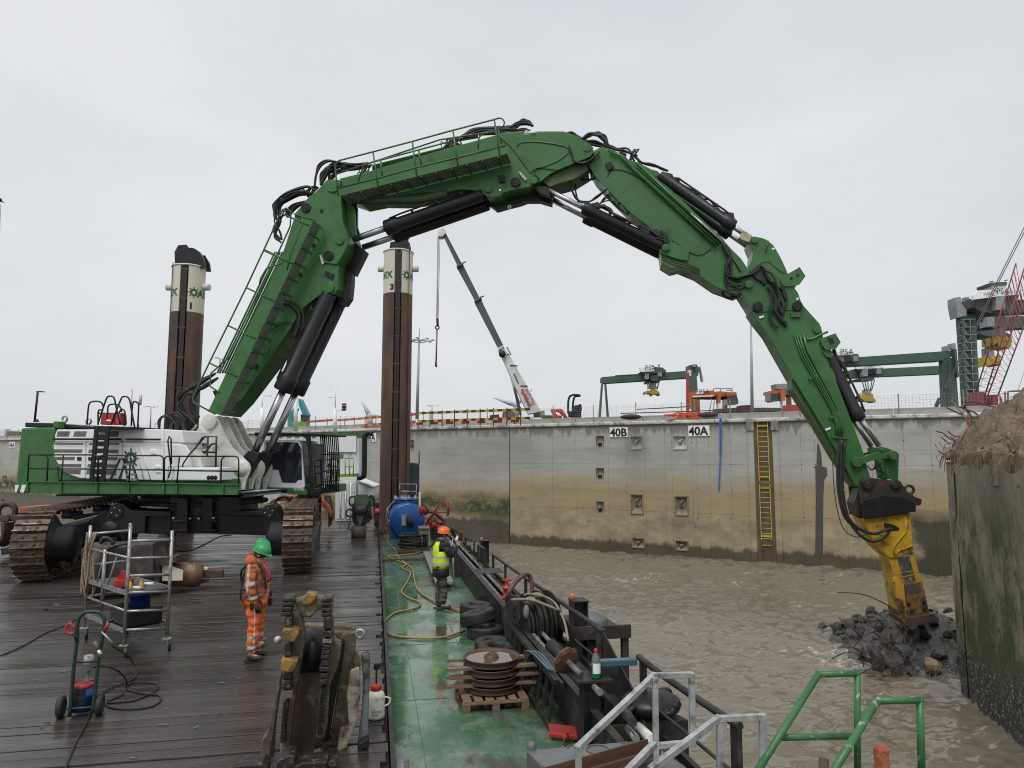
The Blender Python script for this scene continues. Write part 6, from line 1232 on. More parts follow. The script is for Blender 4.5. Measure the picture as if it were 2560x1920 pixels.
Bk('T 725,1260 845,1250 850,1290 730,1300', 32.1, .3, 'tarpaulin', mat('yellow_blue_tarp', (.5, .4, .05), (.02, .12, .16), sc=3, rough=.8), lp)
for k, (st, arms) in enumerate((('T 60,790 60,1040', ['T 60,790 65,655', 'T 65,660 145,660 145,680', 'T 0,797 60,797']), ('T 392,660 392,1020', []), ('T 780,800 780,1045', ['T 780,800 790,550', 'T 712,680 785,680', 'T 780,815 885,815']))):
    rt = thing('signal_mast', ['white mast with thin arms left of the boom cylinders', 'plain white mast between boom cylinder rods and the teal crane', 'white mast with red and green signal lamp'][k], 'mast', at_d(*px(st)[1], 38), 'white masts behind the machine'); Bt(st, 38, .11, 'post', WHITE, rt, n=12)
    for a in arms: Bt(a, 38, .03, 'arm', WHITE, rt)
    if k == 2:
        for s2, mt in (('T 870,745 870,765', RED), ('T 870,770 870,788', PAINTBLK), ('T 870,792 870,808', PRINTG)): Bt(s2, 38, .13, 'lamp', mt, rt, n=10)
# cabinet, green box behind tank
tag(Yk('T 1510,1345 1530,1330 1600,1335 1615,1350 1612,1659 1500,1659', 31.5, 1, 'dark_cabinet', mat('slate_cabinet', (.035, .045, .055), rough=.5), bev=.03), 'tall slate grey cabinet standing right of the pile numbered 3', 'cabinet')
Yt('T 1610,1340 1612,1215', 31.5, .025, 'aerial', BLACK, bpy.data.objects['dark_cabinet'])
tag(Yk('f 588,320 1030,322 1030,760 590,800', 32.5, 1, 'green_tank_box', GREEN, bev=.03), 'green steel box directly behind the blue tank', 'steel box')
cg_ = thing('red_motor', 'red electric motor on black winch left of the blue tank', 'motor', at_y(*px('f 470,620')[0], 31.5)); Yk('f 400,430 585,430 585,760 420,760', 31.6, 1, 'winch_frame', BLACK_DUSTY, cg_); Yt('f 425,550 520,545', 31.3, .14, 'motor', mat('red_motor', (.5, .06, .04), rough=.5), cg_, 14); Yk('f 525,430 585,430 585,495 525,495', 31.4, .3, 'junction_box', STEEL_GREY, cg_)
# blue tank
bt_ = thing('blue_tank', 'round blue liquid tank with hose reel on its end', 'tank', (1.35, 30.5, -.2))
cT = at_y(*px('f 870,668')[0], 29.2); rT = (at_y(*px('f 1108,668')[0], 29.2) - cT).length
m_ = MB(); m_.lathe([(0, -.16), (rT * .5, -.13), (rT * .85, -.06), (rT, 0), (rT, 3.2), (rT * .8, 3.3), (0, 3.35)], cT, V((0, 1, 0)), 48); m_.build('tank_shell', BLUE, bt_)
m_ = MB(); m_.torus(cT + V((0, .02, 0)), (0, 1, 0), rT, .015, 48, 6); m_.build('end_seam', BLUE, bt_)
Yk('f 650,800 760,900 780,952 640,950', 29.5, 2.5, 'saddle', BLUE, bt_)
m_ = MB(); m_.cyl(cT + V((0, .8, rT - .1)), cT + V((0, .8, rT + .1)), .42, n=26); m_.torus(cT + V((0, .8, rT + .1)), (0, 0, 1), .44, .03, 26, 6); m_.build('manhole', BLUE, bt_)
for st in ('f 770,405 770,165 1000,168 998,410', 'f 770,268 998,268', 'f 850,330 845,260', 'f 720,360 1045,355', 'f 1040,355 1045,440', 'f 565,830 600,500 745,350', 'f 600,500 620,640'): Yt(st, 29.9, .022, 'tank_rail', GALV, bt_)
for k in range(5): Yt(f'f {572+k*8},{780-k*70} {600+k*8},{776-k*70}', 29.8, .015, 'rung', GALV, bt_)
Yk('f 797,594 858,594 856,742 795,742', 29.0, .1, 'reel_box', GALV, bt_, bev=.01); 
m_ = MB(); c = at_y(*px('f 912,690')[0], 28.95); m_.lathe([(.05, -.1), (.24, -.1), (.24, -.07), (.12, -.06), (.12, .06), (.24, .07), (.24, .1), (.05, .1)], c, V((1, .15, 0)), 24); m_.build('hose_reel', BLACK_DUSTY, bt_)
Yk('f 868,440 893,440 893,452 868,452', 29.02, .02, 'tank_label', WHITE, bt_); Yk('f 1033,278 1060,278 1058,450 1070,450 1070,552 1036,552', 29.3, .05, 'level_gauge', WHITE, bt_)
Yk('f 602,610 634,640 636,772 602,772', 29.6, .02, 'warning_board', RED, bt_); Yk('f 602,650 634,680 634,700 602,670 602,650', 29.59, .01, 'board_stripe', WHITE, bt_)
m_ = MB(); c = at_y(*px('f 845,300')[0], 29.9); m_.lathe([(.1, -.25), (.12, -.2), (.06, -.15), (.06, .05), (.14, .08), (.14, .12), (0, .13)], c, n=12)
for k in range(4): m_.cyl(c + V((-.4 + k * .28, 0, -.25)), c + V((-.4 + k * .28, .1, -.1)), .06, n=10)
m_.build('valve_gear', GALV, bt_)
# coil on pallet, bin
co = thing('hose_coil', 'big tied coil of black hose lying in front of the blue tank', 'hose coil', (1.4, 25.6, -.2)); random.seed(11)
m_ = MB(); m_.box((1.4, 25.6, -.12), (1.15, .9, .12)); m_.build('pallet', RUST_D, co)
for k in range(24):
    R_ = rnd(.36, .52); z = -.04 + .45 * (k / 24) + rnd(-.02, .02); q = [V((1.4 + rnd(-.03, .03) + cos(a) * R_ * 1.05, 25.6 + sin(a) * R_ * .8, z + .035 * sin(a * 2 + k) + rnd(-.012, .012))) for a in [i * pi / 9 + k for i in range(18)]]
    m_ = MB(); m_.tube(q, .026, 6, closed=True); m_.build('hose_turn', RUBBER, co)
m_ = MB(); m_.torus((1.62, 25.25, .17), (1, .3, 0), .26, .012, 20, 5); m_.build('tie', STEEL_GREY, co)
bn = thing('rubbish_bin', 'grey plastic bin with yellow label beside the black hose coil', 'bin', (1.98, 26.4, -.2)); q = YP('f 1040,790 1182,790 1165,1010 1055,1010', 26.3)
m_ = MB(); w = (q[1] - q[0]).length; m_.add([(q[3].x, 26.3, -.2), (q[2].x, 26.3, -.2), (q[2].x, 26.8, -.2), (q[3].x, 26.8, -.2), (q[0].x, 26.3, q[0].z), (q[1].x, 26.3, q[0].z), (q[1].x, 26.9, q[0].z), (q[0].x, 26.9, q[0].z)], [(0, 1, 5, 4), (1, 2, 6, 5), (2, 3, 7, 6), (3, 0, 4, 7)]); BIN = mat('grey_plastic', (.2, .2, .19), rough=.5); m_.build('tub', BIN, bn)
Yk('f 1034,770 1188,770 1190,792 1034,792', 26.25, .7, 'lid', BIN, bn, bev=.01); Yk('f 1062,832 1150,835 1145,955 1060,950', 26.28, .01, 'yellow_sticker', YELLOW_C, bn); 
m_ = MB(); m_.torus(at_y(*px('f 1108,885')[0], 26.27), (0, 1, 0), .12, .012, 20, 5); m_.build('sticker_ring', PRINTG, bn); put_text('PMD', .1, at_y(*px('f 1090,945')[0], 26.265), (1, 0, 0), (0, 0, 1), PRINTG, parent=bn)
# hoses on deck, boards
YH = mat('yellow_brown_hose', (.36, .24, .08), (.26, .17, .06), sc=12, rough=.55)
hh = thing('yellow_hose', 'long yellow brown hose snaking over the wet green deck', 'hose', (1, 17, -.2))
Gt('L 1095,90 1098,150 1145,200 1170,250 1230,300 1262,330 1275,400 1300,470 1400,540 1500,580 1640,625', -.17, .022, 'hose_run', YH, hh); Gt('L 1420,135 1340,205 1200,235 1100,242 1150,268 1215,296 1195,322 1248,352 1222,420 1188,478 1235,520 1312,552 1280,590 1150,620 1088,668 1076,730 1120,770 1300,790 1480,782 1615,735', -.17, .022, 'hose_run', YH, hh)
bs = thing('aluminium_boards', 'pair of aluminium scaffold boards lying behind the man in the yellow vest', 'scaffold boards', at_z(*px('U 470,950')[0], -.2), None); q = [at_z(u, v, -.08) for u, v in px('U 330,790 415,790 610,1110 430,1090')]; a, b = (q[0] + q[1]) / 2, (q[2] + q[3]) / 2
for k in (-1, 1): m_ = MB(); dv = (b - a).normalized(); sd_ = V((-dv.y, dv.x, 0)); m_.bar(a + sd_ * k * .12, b + sd_ * k * .12, .22, .06); m_.build('board', ALU, bs)
for k in range(10): m_ = MB(); o_ = (-.22 + k * .049); m_.bar(a + sd_ * o_ + V((0, 0, .035)), b + sd_ * o_ + V((0, 0, .035)), .02, .012); m_.build('board_rib', ALU, bs)
# tyres
TYM = mat('old_tyre_rubber', (.018, .018, .019), (.032, .031, .03), sc=5, rough=.6, bump=.1)
def tyre(c, ax, lab, R=.33):
    root = thing('tyre', lab, 'tyre', c, 'old car tyres used as fenders'); m_ = MB(); pr = []
    for k in range(17): a = pi * 2 * k / 16; pr.append((R - .085 + .085 * abs(cos(a)) ** .6 * (1 if cos(a) > 0 else -1), .11 * abs(sin(a)) ** .6 * (1 if sin(a) > 0 else -1)))
    m_.lathe(pr, c, V(ax), 40); m_.build('carcass', TYM, root); m_ = MB(); x = V(ax).normalized(); e = x.orthogonal().normalized(); f_ = x.cross(e)
    for k in range(44):
        a = 2 * pi * k / 44; d_ = e * cos(a) + f_ * sin(a); t_ = x.cross(d_)
        for w in (-.05, .05): m_.bar(V(c) + d_ * (R + .002) + x * (w - .032), V(c) + d_ * (R + .002) + x * (w + .032) + t_ * .012, .026, .012, up=d_)
    m_.build('tread', TYM, root, kind='stuff')
tyre((2.08, 14.35, -.09), (0, 0, 1), 'bottom tyre of the far stack beside the bulwark'); tyre((2.07, 14.3, .13), (.03, 0, 1), 'top tyre of the far stack beside the bulwark'); tyre((2.1, 13.35, -.09), (0, .02, 1), 'flat tyre under the leaning tyre in the middle stack')
tyre((1.98, 13.45, .17), (-.2, .1, 1), 'tyre leaning tilted on top of the middle stack'); tyre((2.1, 12.35, -.09), (0, 0, 1), 'half hidden tyre between the cable drum and the sheave pile'); tyre((2.02, 11.6, .02), (.03, -.05, 1), 'tyre lying just behind the rusty sheaves', .31); tyre((1.98, 11.65, -.13), (0, 0, 1), 'lowest tyre touching the deck behind the rusty sheaves', .31)
# pallet with sheaves
pa = thing('wooden_pallet', 'small wooden pallet on the green deck under the rusty sheaves', 'pallet', (1.68, 10.1, -.2))
for k in range(6): m_ = MB(); m_.box((1.28 + k * .155, 10.05, -.075), (.11, .95, .02)); m_.build('slat', WOOD, pa)
for y in (9.6, 10.05, 10.48): m_ = MB(); m_.box((1.66, y, -.095), (.9, .09, .02)); m_.build('stringer_board', WOOD, pa)
for x in (1.26, 1.66, 2.06):
    for y in (9.6, 10.05, 10.48): m_ = MB(); m_.box((x, y, -.152), (.1, .09, .094)); m_.build('block', WOOD, pa)
SHV = mat('rusty_sheave_brown', (.075, .045, .032), (.05, .032, .026), sc=4, rough=.5, bump=.12, dirt=(.2, .085, .03), dsc=3, damt=.3)
for k in range(4):
    z = -.05 + k * .115; lb = ['lowest rusty sheave resting on the pallet', 'second rusty sheave up from the pallet', 'third rusty sheave, under the top one', 'top rusty sheave holding a pool of rain water'][k]
    s_ = thing('rope_sheave', lb, 'sheave', (1.68, 10.08, z), 'stack of rusty rope sheaves'); R_ = .395
    m_ = MB(); m_.lathe([(.0, .035), (R_ - .06, .035), (R_ - .03, .075), (R_, .09), (R_ + .005, .08), (R_ - .05, .045), (R_ + .005, .005), (R_, 0), (R_ - .03, .01), (R_ - .06, .03), (0, .03)], (1.68, 10.08, z), n=48); m_.build('rim', SHV, s_)
    m_ = MB(); m_.lathe([(.055, .02), (.055, .1), (.075, .105), (.1, .09), (.11, .05)], (1.68, 10.08, z), n=26); m_.build('hub', SHV, s_)
    for sy in (-.2, .22):
        if k: m_ = MB(); m_.box((1.7 + rnd(-.05, .05), 10.08 + sy, z - .012), (1.25, .09, .035)); tag(m_.build('wood_spacer', WOOD), f'pale wooden spacer, {"front" if sy < 0 else "back"} one under the ' + ['', 'second', 'third', 'top'][k] + ' sheave', 'wood spacer')
m_ = MB(); m_.lathe([(.1, 0), (.36, 0)], (1.68, 10.08, .355), n=40); m_.build('rain_pool', mat('rusty_rain_water', (.12, .07, .02), rough=.03, rvar=.01, bump=0, spec=.9), s_)
# tool lying on deck behind the scaffold: spare breaker with round housing
sp_ = thing('spare_attachment', 'dark round hydraulic attachment with brown cylinder lying behind the scaffold', 'hydraulic attachment', (-5.4, 17.9, 0)); MT = mat('dusty_black_tool', (.03, .028, .026), (.06, .05, .042), sc=3, rough=.55, dirt=(.12, .09, .07), dsc=3, damt=.4, bump=.15)
m_ = MB(); c = V((-6.15, 17.7, .62)); m_.lathe([(0, -.2), (.5, -.2), (.62, -.1), (.62, .1), (.5, .2), (0, .2)], c, V((1, .1, 0)), 30); m_.build('round_housing', MT, sp_)
Yk('J 690,400 720,370 1320,345 1370,520 1360,680 1300,800 760,790 700,600', 17.5, .9, 'body', MT, sp_, bev=.05); Yk('J 1150,350 1320,340 1320,640 1180,640', 17.35, 1.2, 'side_plate', MT, sp_, bev=.02)
Yk('J 1365,480 1520,452 1522,500 1370,540', 17.6, .5, 'bracket', RUST_D, sp_); m_ = MB(); a = at_y(*px('J 1370,600')[0], 18.0); b = at_y(*px('J 1740,615')[0], 18.3); m_.lathe([(.2, 0), (.28, .02), (.28, .7), (.3, .72), (.3, (b - a).length * .8), (.25, (b - a).length), (0, (b - a).length)], a, b - a, 26); m_.build('cylinder_body', mat('brown_cylinder', (.16, .085, .045), (.11, .065, .04), sc=3, rough=.5, dirt=(.4, .33, .2), dsc=2, damt=.3), sp_)
Yk('J 1400,510 1580,575 1575,660 1400,665', 17.7, .05, 'cream_plate', CREAM, sp_); Yk('J 1740,575 1925,572 1930,635 1745,640', 18.2, .15, 'chisel_bar', RUST_D, sp_, bev=.02); Yk('J 1730,545 1795,550 1790,570 1735,570', 18.2, .1, 'ear', CREAM, sp_); Yk('J 1715,655 1795,650 1795,680 1720,690', 18.2, .1, 'ear', RUST_D, sp_)
Yt('J 870,340 890,300 940,300 985,345', 17.3, .05, 'hose_loop', RUBBER, sp_, sm=4); Yt('J 900,400 1050,350 1100,345', 17.4, .03, 'hose_loop', RUBBER, sp_, sm=4)
Gt('J 1460,300 1500,370 1560,405 1640,400 1760,350 1900,280 2000,268', .02, .02, 'ground_cable', RUBBER); tag(bpy.data.objects['ground_cable'], 'thin black cable lying on the timber behind the scaffold', 'cable')
Gt('K 0,690 120,640 240,580 400,490 560,430 660,372', .012, .012, 'thin_cable', RUBBER); tag(bpy.data.objects['thin_cable'], 'thin dark line crossing the timber on the left', 'cable')
Gt('J 0,515 80,510 160,520', .03, .03, 'left_cable', RUBBER); tag(bpy.data.objects['left_cable'], 'dark cable on the timber at the left edge', 'cable')
# mobile scaffold
A2, B2, C2 = V((-4.96, 13.81, 0)), V((-3.88, 12.45, 0)), V((-3.33, 12.78, 0)); D2 = A2 + (C2 - B2)
sc_ = thing('mobile_scaffold', 'rolling aluminium scaffold trolley loaded with tools and tubs', 'scaffold', (A2 + C2) / 2)
zB = lambda y: at_y(*px(f'J 1125,{y}')[0], B2.y).z
zC = lambda y: at_y(*px(f'J 1470,{y}')[0], C2.y).z
zA = lambda y: at_y(*px(f'J 780,{y}')[0], A2.y).z
def al(p, q, r=.025, name='tube'): m_ = MB(); m_.cyl(p, q, r, n=10); m_.build(name, ALU, sc_)
def zz(p, z): return V((p.x, p.y, z))
for P_, zt in ((A2, zA(185)), (B2, zB(175)), (C2, zC(230)), (D2, zA(185))):
    al(zz(P_, .2), zz(P_, zt), .027, 'upright'); m_ = MB(); c = zz(P_, .085) + V((.05, -.02, 0)); m_.lathe([(0, -.02), (.05, -.025), (.085, -.02), (.085, .02), (.05, .025), (0, .02)], c, V((1, .3, 0)), 18); m_.build('castor_wheel', RUBBER, sc_)
    m_ = MB(); m_.box(zz(P_, .19), (.13, .09, .02)); m_.box(zz(P_, .14) + V((.03, 0, 0)), (.02, .05, .1)); m_.build('castor_fork', GALV, sc_)
for y in (320, 470, 620, 765, 925, 1085): al(zz(B2, zB(y)), zz(C2, zC(y - 10 if y > 700 else y - 10)), .023, 'rung')
for y in (250, 520, 790): al(zz(A2, zA(y + 10)), zz(D2, zA(y)), .023, 'rung')
mid = A2.lerp(B2, .42)
for z in (zA(385), zA(800)): al(zz(A2, z), zz(B2, z), .02, 'side_bar')
al(zz(mid, zA(360)), zz(mid, zA(870)), .027, 'mid_upright'); al(zz(mid, zA(400)), zz(A2.lerp(B2, .18), zA(790)), .014, 'brace'); al(zz(A2.lerp(B2, .72), zA(400)), zz(mid, zA(800)), .014, 'brace')
def deck_(z, nm): m_ = MB(); m_.prism([zz(p, z) for p in (A2, B2, C2, D2)], (0, 0, .02)); m_.build(nm, mat('ply_deck_dark', (.05, .045, .042), (.08, .075, .07), sc=4, rough=.6), sc_); m_ = MB(); [m_.bar(zz(a, z + .01), zz(b, z + .01), .02, .07) for a, b in ((A2, B2), (D2, C2))]; m_.build('deck_edge', ALU, sc_)
z1 = zB(775); z2 = zB(1100); deck_(z1, 'upper_board'); deck_(z2, 'lower_board')
mBC = lambda f_, g_: A2.lerp(B2, f_).lerp(D2.lerp(C2, f_), g_)
tb_ = thing('tool_box', 'red open tool carrier on the upper scaffold board', 'tool carrier', zz(mBC(.62, .3), z1)); c = zz(mBC(.62, .3), z1)
m_ = MB(); m_.box(c + V((0, 0, .08)), (.26, .2, .12)); m_.build('tub', RED, tb_, bev=.01); m_ = MB(); m_.prism([c + V((-.12, 0, .14)), c + V((.1, 0, .14)), c + V((.1, 0, .24)), c + V((-.04, 0, .28))], (0, .02, 0)); m_.cyl(c + V((-.06, .01, .27)), c + V((.1, .01, .23)), .014, n=8); m_.build('carry_handle', RED, tb_)
random.seed(8)
LB = ['white sealant cartridge lying nearest the corner of the scaffold board', 'crumpled navy work glove left of the cartridges on the scaffold board', 'loose steel spanner on the scaffold board', 'small yellow can nearest the red tool carrier', 'white cartridge in the middle of the upper scaffold board', 'navy glove at the right end of the scaffold board', 'second steel spanner beside the yellow cans', 'small yellow can at the far edge of the scaffold board']
for k in range(8):
    f_, g_ = rnd(.7, .95), rnd(.2, .9); c = zz(mBC(f_, g_), z1 + .04); kind = k % 4; m_ = MB()
    if kind == 0: m_.cyl(c, c + V((rnd(-.2, .2), rnd(-.1, .1), 0)), .025, n=10); o = m_.build('cartridge', WHITE); tag(o, LB[k], 'cartridge', 'white cartridges on the scaffold board')
    elif kind == 1: m_.ball(c, .06, 10, (1.3, 1, .5)); tag(m_.build('glove', mat('navy_cloth', (.012, .018, .05), rough=.9, bump=.4)), LB[k], 'glove', 'navy gloves on the scaffold board')
    elif kind == 2: m_.bar(c, c + V((rnd(-.12, .12), .1, .0)), .03, .02); tag(m_.build('spanner', GALV), LB[k], 'spanner', 'spanners on the scaffold board')
    else: m_.lathe([(.03, -.04), (.03, .06), (.012, .08), (.012, .1), (0, .1)], c, n=10); tag(m_.build('spray_can', YELLOW_C), LB[k], 'can', 'small cans on the scaffold board')
zr = zB(1070); c = zz(mBC(.78, .55), 0); m_ = MB(); zb0 = zB(930); m_.lathe([(.0, zb0), (.15, zb0), (.17, z1 - .05), (.185, z1 - .06), (.185, z1 - .09)], c, n=24); tag(m_.build('blue_bucket', mat('blue_plastic', (.01, .08, .36), rough=.4)), 'blue plastic bucket under the upper scaffold board', 'bucket')
m_ = MB(); c0_ = zz(mBC(.75, .5), (z2 + zb0) / 2 + .02); ang = atan2((B2 - A2).y, (B2 - A2).x); R_ = Matrix.Rotation(ang, 3, 'Z'); m_.box(c0_, (.75, .56, zb0 - z2 - .03), R_); tag(m_.build('black_crate', mat('black_plastic', (.012, .012, .013), rough=.4), bev=.03), 'long black plastic crate on the lower scaffold board', 'crate')
m_ = MB()
for k in range(7):
    a = A2 + V((rnd(-.05, .08), -.03 - rnd(0, .05), 0)); q = [zz(a, zA(240)) + V((rnd(0, .12), -.03, 0)), zz(a, zA(400)), zz(a + V((rnd(-.08, .05), 0, 0)), zA(560 + rnd(0, 100))), zz(a + V((rnd(-.06, .1), 0, 0)), zA(620 + rnd(0, 240)))]; m_.tube(smooth_path(q, 4), .018, 6)
tag(m_.build('hanging_rope', mat('cream_rope', (.36, .31, .2), (.2, .14, .12), sc=25, rough=.9, bump=.6)), 'thick cream and maroon ropes hanging from the left scaffold corner', 'rope')
# grease pump trolley
gp = thing('pump_trolley', 'green two wheel trolley carrying a blue drum with barrel pump', 'trolley', (-3.46, 9.75, 0)); TG = mat('dark_green_tube', (.015, .05, .035), rough=.45); TY = 9.72
Yt('K 600,1215 620,1000 640,760 665,560 670,420 690,350 740,314 790,308 850,312 890,345 903,410 880,560 850,740 815,1050 795,1180', TY, .022, 'frame_tube', TG, gp, 10, sm=3)
for st in ('K 650,745 835,738', 'K 570,1150 830,1130'): Yt(st, TY, .014, 'cross_tube', TG, gp)
Yt('K 660,560 650,520 625,480', TY - .02, .02, 'left_arm', TG, gp); Yt('K 640,490 600,500 570,470 580,430 610,410 640,460', TY - .1, .016, 'hook_handle', RED, gp, sm=3)
for st in ('K 525,1155', 'K 860,1130'): m_ = MB(); c = at_y(*px(st)[0], TY + .1); c.z = .13; m_.torus(c, (1, .15, 0), .095, .042, 26, 10); m_.lathe([(0, -.03), (.06, -.03), (.06, .03), (0, .03)], c, V((1, .15, 0)), 16); m_.build('wheel', TYM, gp)
dc = at_y(*px('K 712,1180')[0], TY + .18); dc.z = .05; rr = (at_y(*px('K 805,1180')[0], TY + .18) - dc).x; zt = at_y(*px('K 712,940')[0], TY + .18).z
m_ = MB(); m_.lathe([(0, 0), (rr, 0), (rr, zt * .5), (rr * 1.03, zt * .52), (rr, zt * .54), (rr, zt - .05), (0, zt - .05)], dc, n=30); tag(m_.build('blue_drum', mat('blue_drum_paint', (.012, .06, .26), rough=.35)), 'small blue oil drum strapped in the green trolley', 'drum')
m_ = MB(); m_.lathe([(rr * 1.06, zt - .06), (rr * 1.1, zt - .03), (rr * .95, zt - .01), (rr * .93, zt - .03)], dc, n=30); m_.build('red_lid', RED, gp); m_ = MB(); m_.lathe([(rr * .94, zt - .035), (.04, zt - .01), (0, zt - .01)], dc, n=24); m_.build('cover_plate', RUST_D, gp)
m_ = MB()
for k in range(6): a0, a1 = -2.25 + k * .2, -2.25 + (k + 1) * .2; m_.add([dc + V((cos(a) * rr * 1.012, sin(a) * rr * 1.012, z)) for a, z in ((a0, zt * .28), (a1, zt * .28), (a1, zt * .8), (a0, zt * .8))], [(0, 1, 2, 3)])
m_.build('drum_label', PAINTBLK, bpy.data.objects['blue_drum'])
zp = at_y(*px('K 765,690')[0], TY + .15).z; zq = at_y(*px('K 765,770')[0], TY + .15).z; m_ = MB(); pc = at_y(*px('K 762,800')[0], TY + .18); pc.z = 0; m_.lathe([(.02, zt), (.02, zq - .13), (.035, zq - .1), (.035, zq - .02), (.05, zq), (.055, zq + .01), (.055, zp), (0, zp)], pc, n=18); m_.build('barrel_pump', GALV, gp)
for st, r, mt in (('K 900,480 940,400', .022, RED), ('K 945,400 985,372', .016, BLACK), ('K 880,480 970,580', .012, GALV), ('K 820,565 850,640', .02, WOOD), ('K 850,640 880,700', .026, CHROME)): Yt(st, TY - .05, r, 'grease_gun', mt, gp, 10)
hg = thing('pump_hose', 'thin black hose looping over the timber beside the pump trolley', 'hose', (-2.8, 9.8, 0))
Yt('K 800,790 870,780 950,790 1020,820', TY, .012, 'hose_run', RUBBER, hg, sm=4, y2=10.0); m_ = MB(); q = [at_y(*px('K 1020,820')[0], 10.0)] + [at_z(u, v, z) for (u, v), z in zip(px('K 1080,880 1095,940 1060,1020 900,1095'), (.3, .12, .02, .015))]; m_.tube(smooth_path(q, 5), .012, 7); m_.build('hose_run', RUBBER, hg)
Gt('K 905,1100 950,1135 1050,1150 1200,1145 1330,1120 1390,1070 1370,1030 1300,1020 1200,1010 1110,980 1100,945 1150,922 1250,918 1340,930 1370,965 1310,1010 1180,1070 1040,1090 910,1095', .014, .012, 'hose_run', RUBBER, hg)
m_ = MB(); q = [at_y(*px('K 960,600')[0], TY)] + [at_z(u, v, z) for (u, v), z in zip(px('K 1060,660 1140,730 1178,830 1150,890 1000,950 850,1020'), (.42, .2, .03, .015, .015, .015))]; m_.tube(smooth_path(q, 5), .011, 7); m_.build('hose_run', RUBBER, hg)
Gt('K 800,1140 770,1210 735,1290 690,1370 650,1450 610,1540 560,1680', .014, .014, 'air_line', RUBBER, hg)
# pulveriser jaw in the foreground
pj = thing('pulveriser_jaw', 'mud caked hydraulic demolition jaw with rows of teeth at the bottom edge', 'demolition jaw', (-.75, 8.1, 0)); OY = mat('muddy_yellow', (.36, .21, .03), (.16, .1, .035), sc=7, rough=.5, bump=.3, dirt=(.07, .05, .03), dsc=8, damt=.45); TOOTH = mat('dark_wet_tooth', (.012, .011, .01), (.03, .025, .02), sc=8, rough=.35, bump=.5, bsc=40, dirt=(.2, .18, .14), dsc=14, damt=.3)
def pj_(st, y, th, nm, mt=MUDTOOL, bev=.02): return Yk(st, y, th, nm, mt, pj, bev)
pj_('g 500,738 790,738 760,1100 720,1640 420,1640 470,1100', 8.3, .12, 'back_plate', RUST_D)
pj_('g 450,250 530,235 560,330 590,490 545,740 480,1150 430,1640 345,1640 400,1100 445,700', 8.0, .18, 'left_arm'); pj_('g 765,290 835,310 850,500 910,560 905,640 880,750 810,900 780,1300 710,1640 650,1640 700,1250 725,900 745,560', 8.0, .18, 'right_arm')
pj_('g 490,150 560,140 600,86 690,92 700,120 760,130 740,230 690,240 640,305 560,300 520,250', 8.02, .2, 'cross_head'); pj_('g 555,150 600,86 692,92 690,140 630,190 555,195', 7.98, .05, 'worn_pad', OY)
pj_('g 555,380 600,366 740,372 900,366 1010,380 1045,410 1040,440 860,430 555,440', 8.6, .15, 'rear_bar'); pj_('g 560,420 1045,435 1035,700 1010,960 980,1300 870,1650 770,1650 840,1200 900,800 940,520 850,480 560,500', 8.5, .2, 'right_frame'); 
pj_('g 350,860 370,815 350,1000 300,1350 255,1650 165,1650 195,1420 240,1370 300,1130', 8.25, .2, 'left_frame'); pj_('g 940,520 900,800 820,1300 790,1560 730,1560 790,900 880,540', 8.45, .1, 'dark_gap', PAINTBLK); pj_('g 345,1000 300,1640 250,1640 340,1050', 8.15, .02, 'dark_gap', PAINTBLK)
pj_('g 995,780 1075,750 1085,1000 1050,1250 960,1480 870,1540 900,1300 980,1280 960,1000', 8.2, .06, 'bent_plate', mat('scraped_cream_plate', (.42, .38, .3), (.25, .2, .14), sc=5, rough=.6, dirt=(.1, .07, .05), dsc=5, damt=.45)); pj_('g 1045,600 1090,700 1080,780 1040,900 1020,700', 8.4, .1, 'bent_plate')
pj_('g 1090,640 1170,605 1172,780 1150,1440 1060,1455 1100,1100 1110,860', 8.3, .08, 'side_shield', mat('mottled_grey_plate', (.2, .2, .2), (.12, .12, .12), sc=4, rough=.5, dirt=(.03, .03, .03), dsc=4, damt=.45)); pj_('g 1060,1440 1165,1380 1165,1490 1120,1490 1105,1545 1060,1535', 8.1, .12, 'foot', PAINTBLK)
m_ = MB(); a, b = at_y(*px('g 555,600')[0], 8.45), at_y(*px('g 770,600')[0], 8.45); m_.cyl(a, b, .25, n=30); m_.build('pivot_drum', BLACK, pj)
m_ = MB(); c = at_y(*px('g 1083,450')[0], 8.35); m_.torus(c, (.3, 1, 0), .045, .016, 16, 8); m_.build('shackle', GALV, pj); m_ = MB(); c = at_y(*px('g 340,505')[0], 8.4); m_.ball(c, .045, 10); m_.build('knob', GALV, pj)
random.seed(4)
for x0, x1, y0, y1, w in ((438, 405, 120, 290, 100), (790, 780, 120, 300, 95)):
    for k in range(4): f_ = k / 4; x = x0 + (x1 - x0) * f_; y = y0 + (y1 - y0) * f_; pj_(f'g {x-w/2},{y+6} {x+w/2-12},{y} {x+w/2},{y+40} {x-w/2-3},{y+44}', 7.86, .26, 'tooth_block', TOOTH, .012)
for x, y, w, h, mt in ((435, 300, 70, 110, TOOTH), (428, 545, 62, 55, TOOTH), (428, 602, 60, 55, TOOTH), (420, 810, 78, 50, TOOTH), (418, 865, 80, 50, TOOTH), (412, 915, 86, 40, TOOTH), (790, 300, 76, 110, TOOTH), (790, 425, 80, 60, TOOTH), (785, 500, 84, 40, MUDTOOL), (778, 550, 70, 45, TOOTH), (773, 598, 72, 45, TOOTH), (768, 645, 84, 42, TOOTH), (768, 690, 70, 55, TOOTH), (760, 750, 92, 45, TOOTH), (755, 810, 66, 50, TOOTH), (752, 862, 66, 50, TOOTH), (430, 965, 90, 70, MUDTOOL)):
    pj_(f'g {x-w/2},{y} {x+w/2},{y-4} {x+w/2+2},{y+h-4} {x-w/2},{y+h}', 7.84, .2, 'tooth_block', mt, .01)
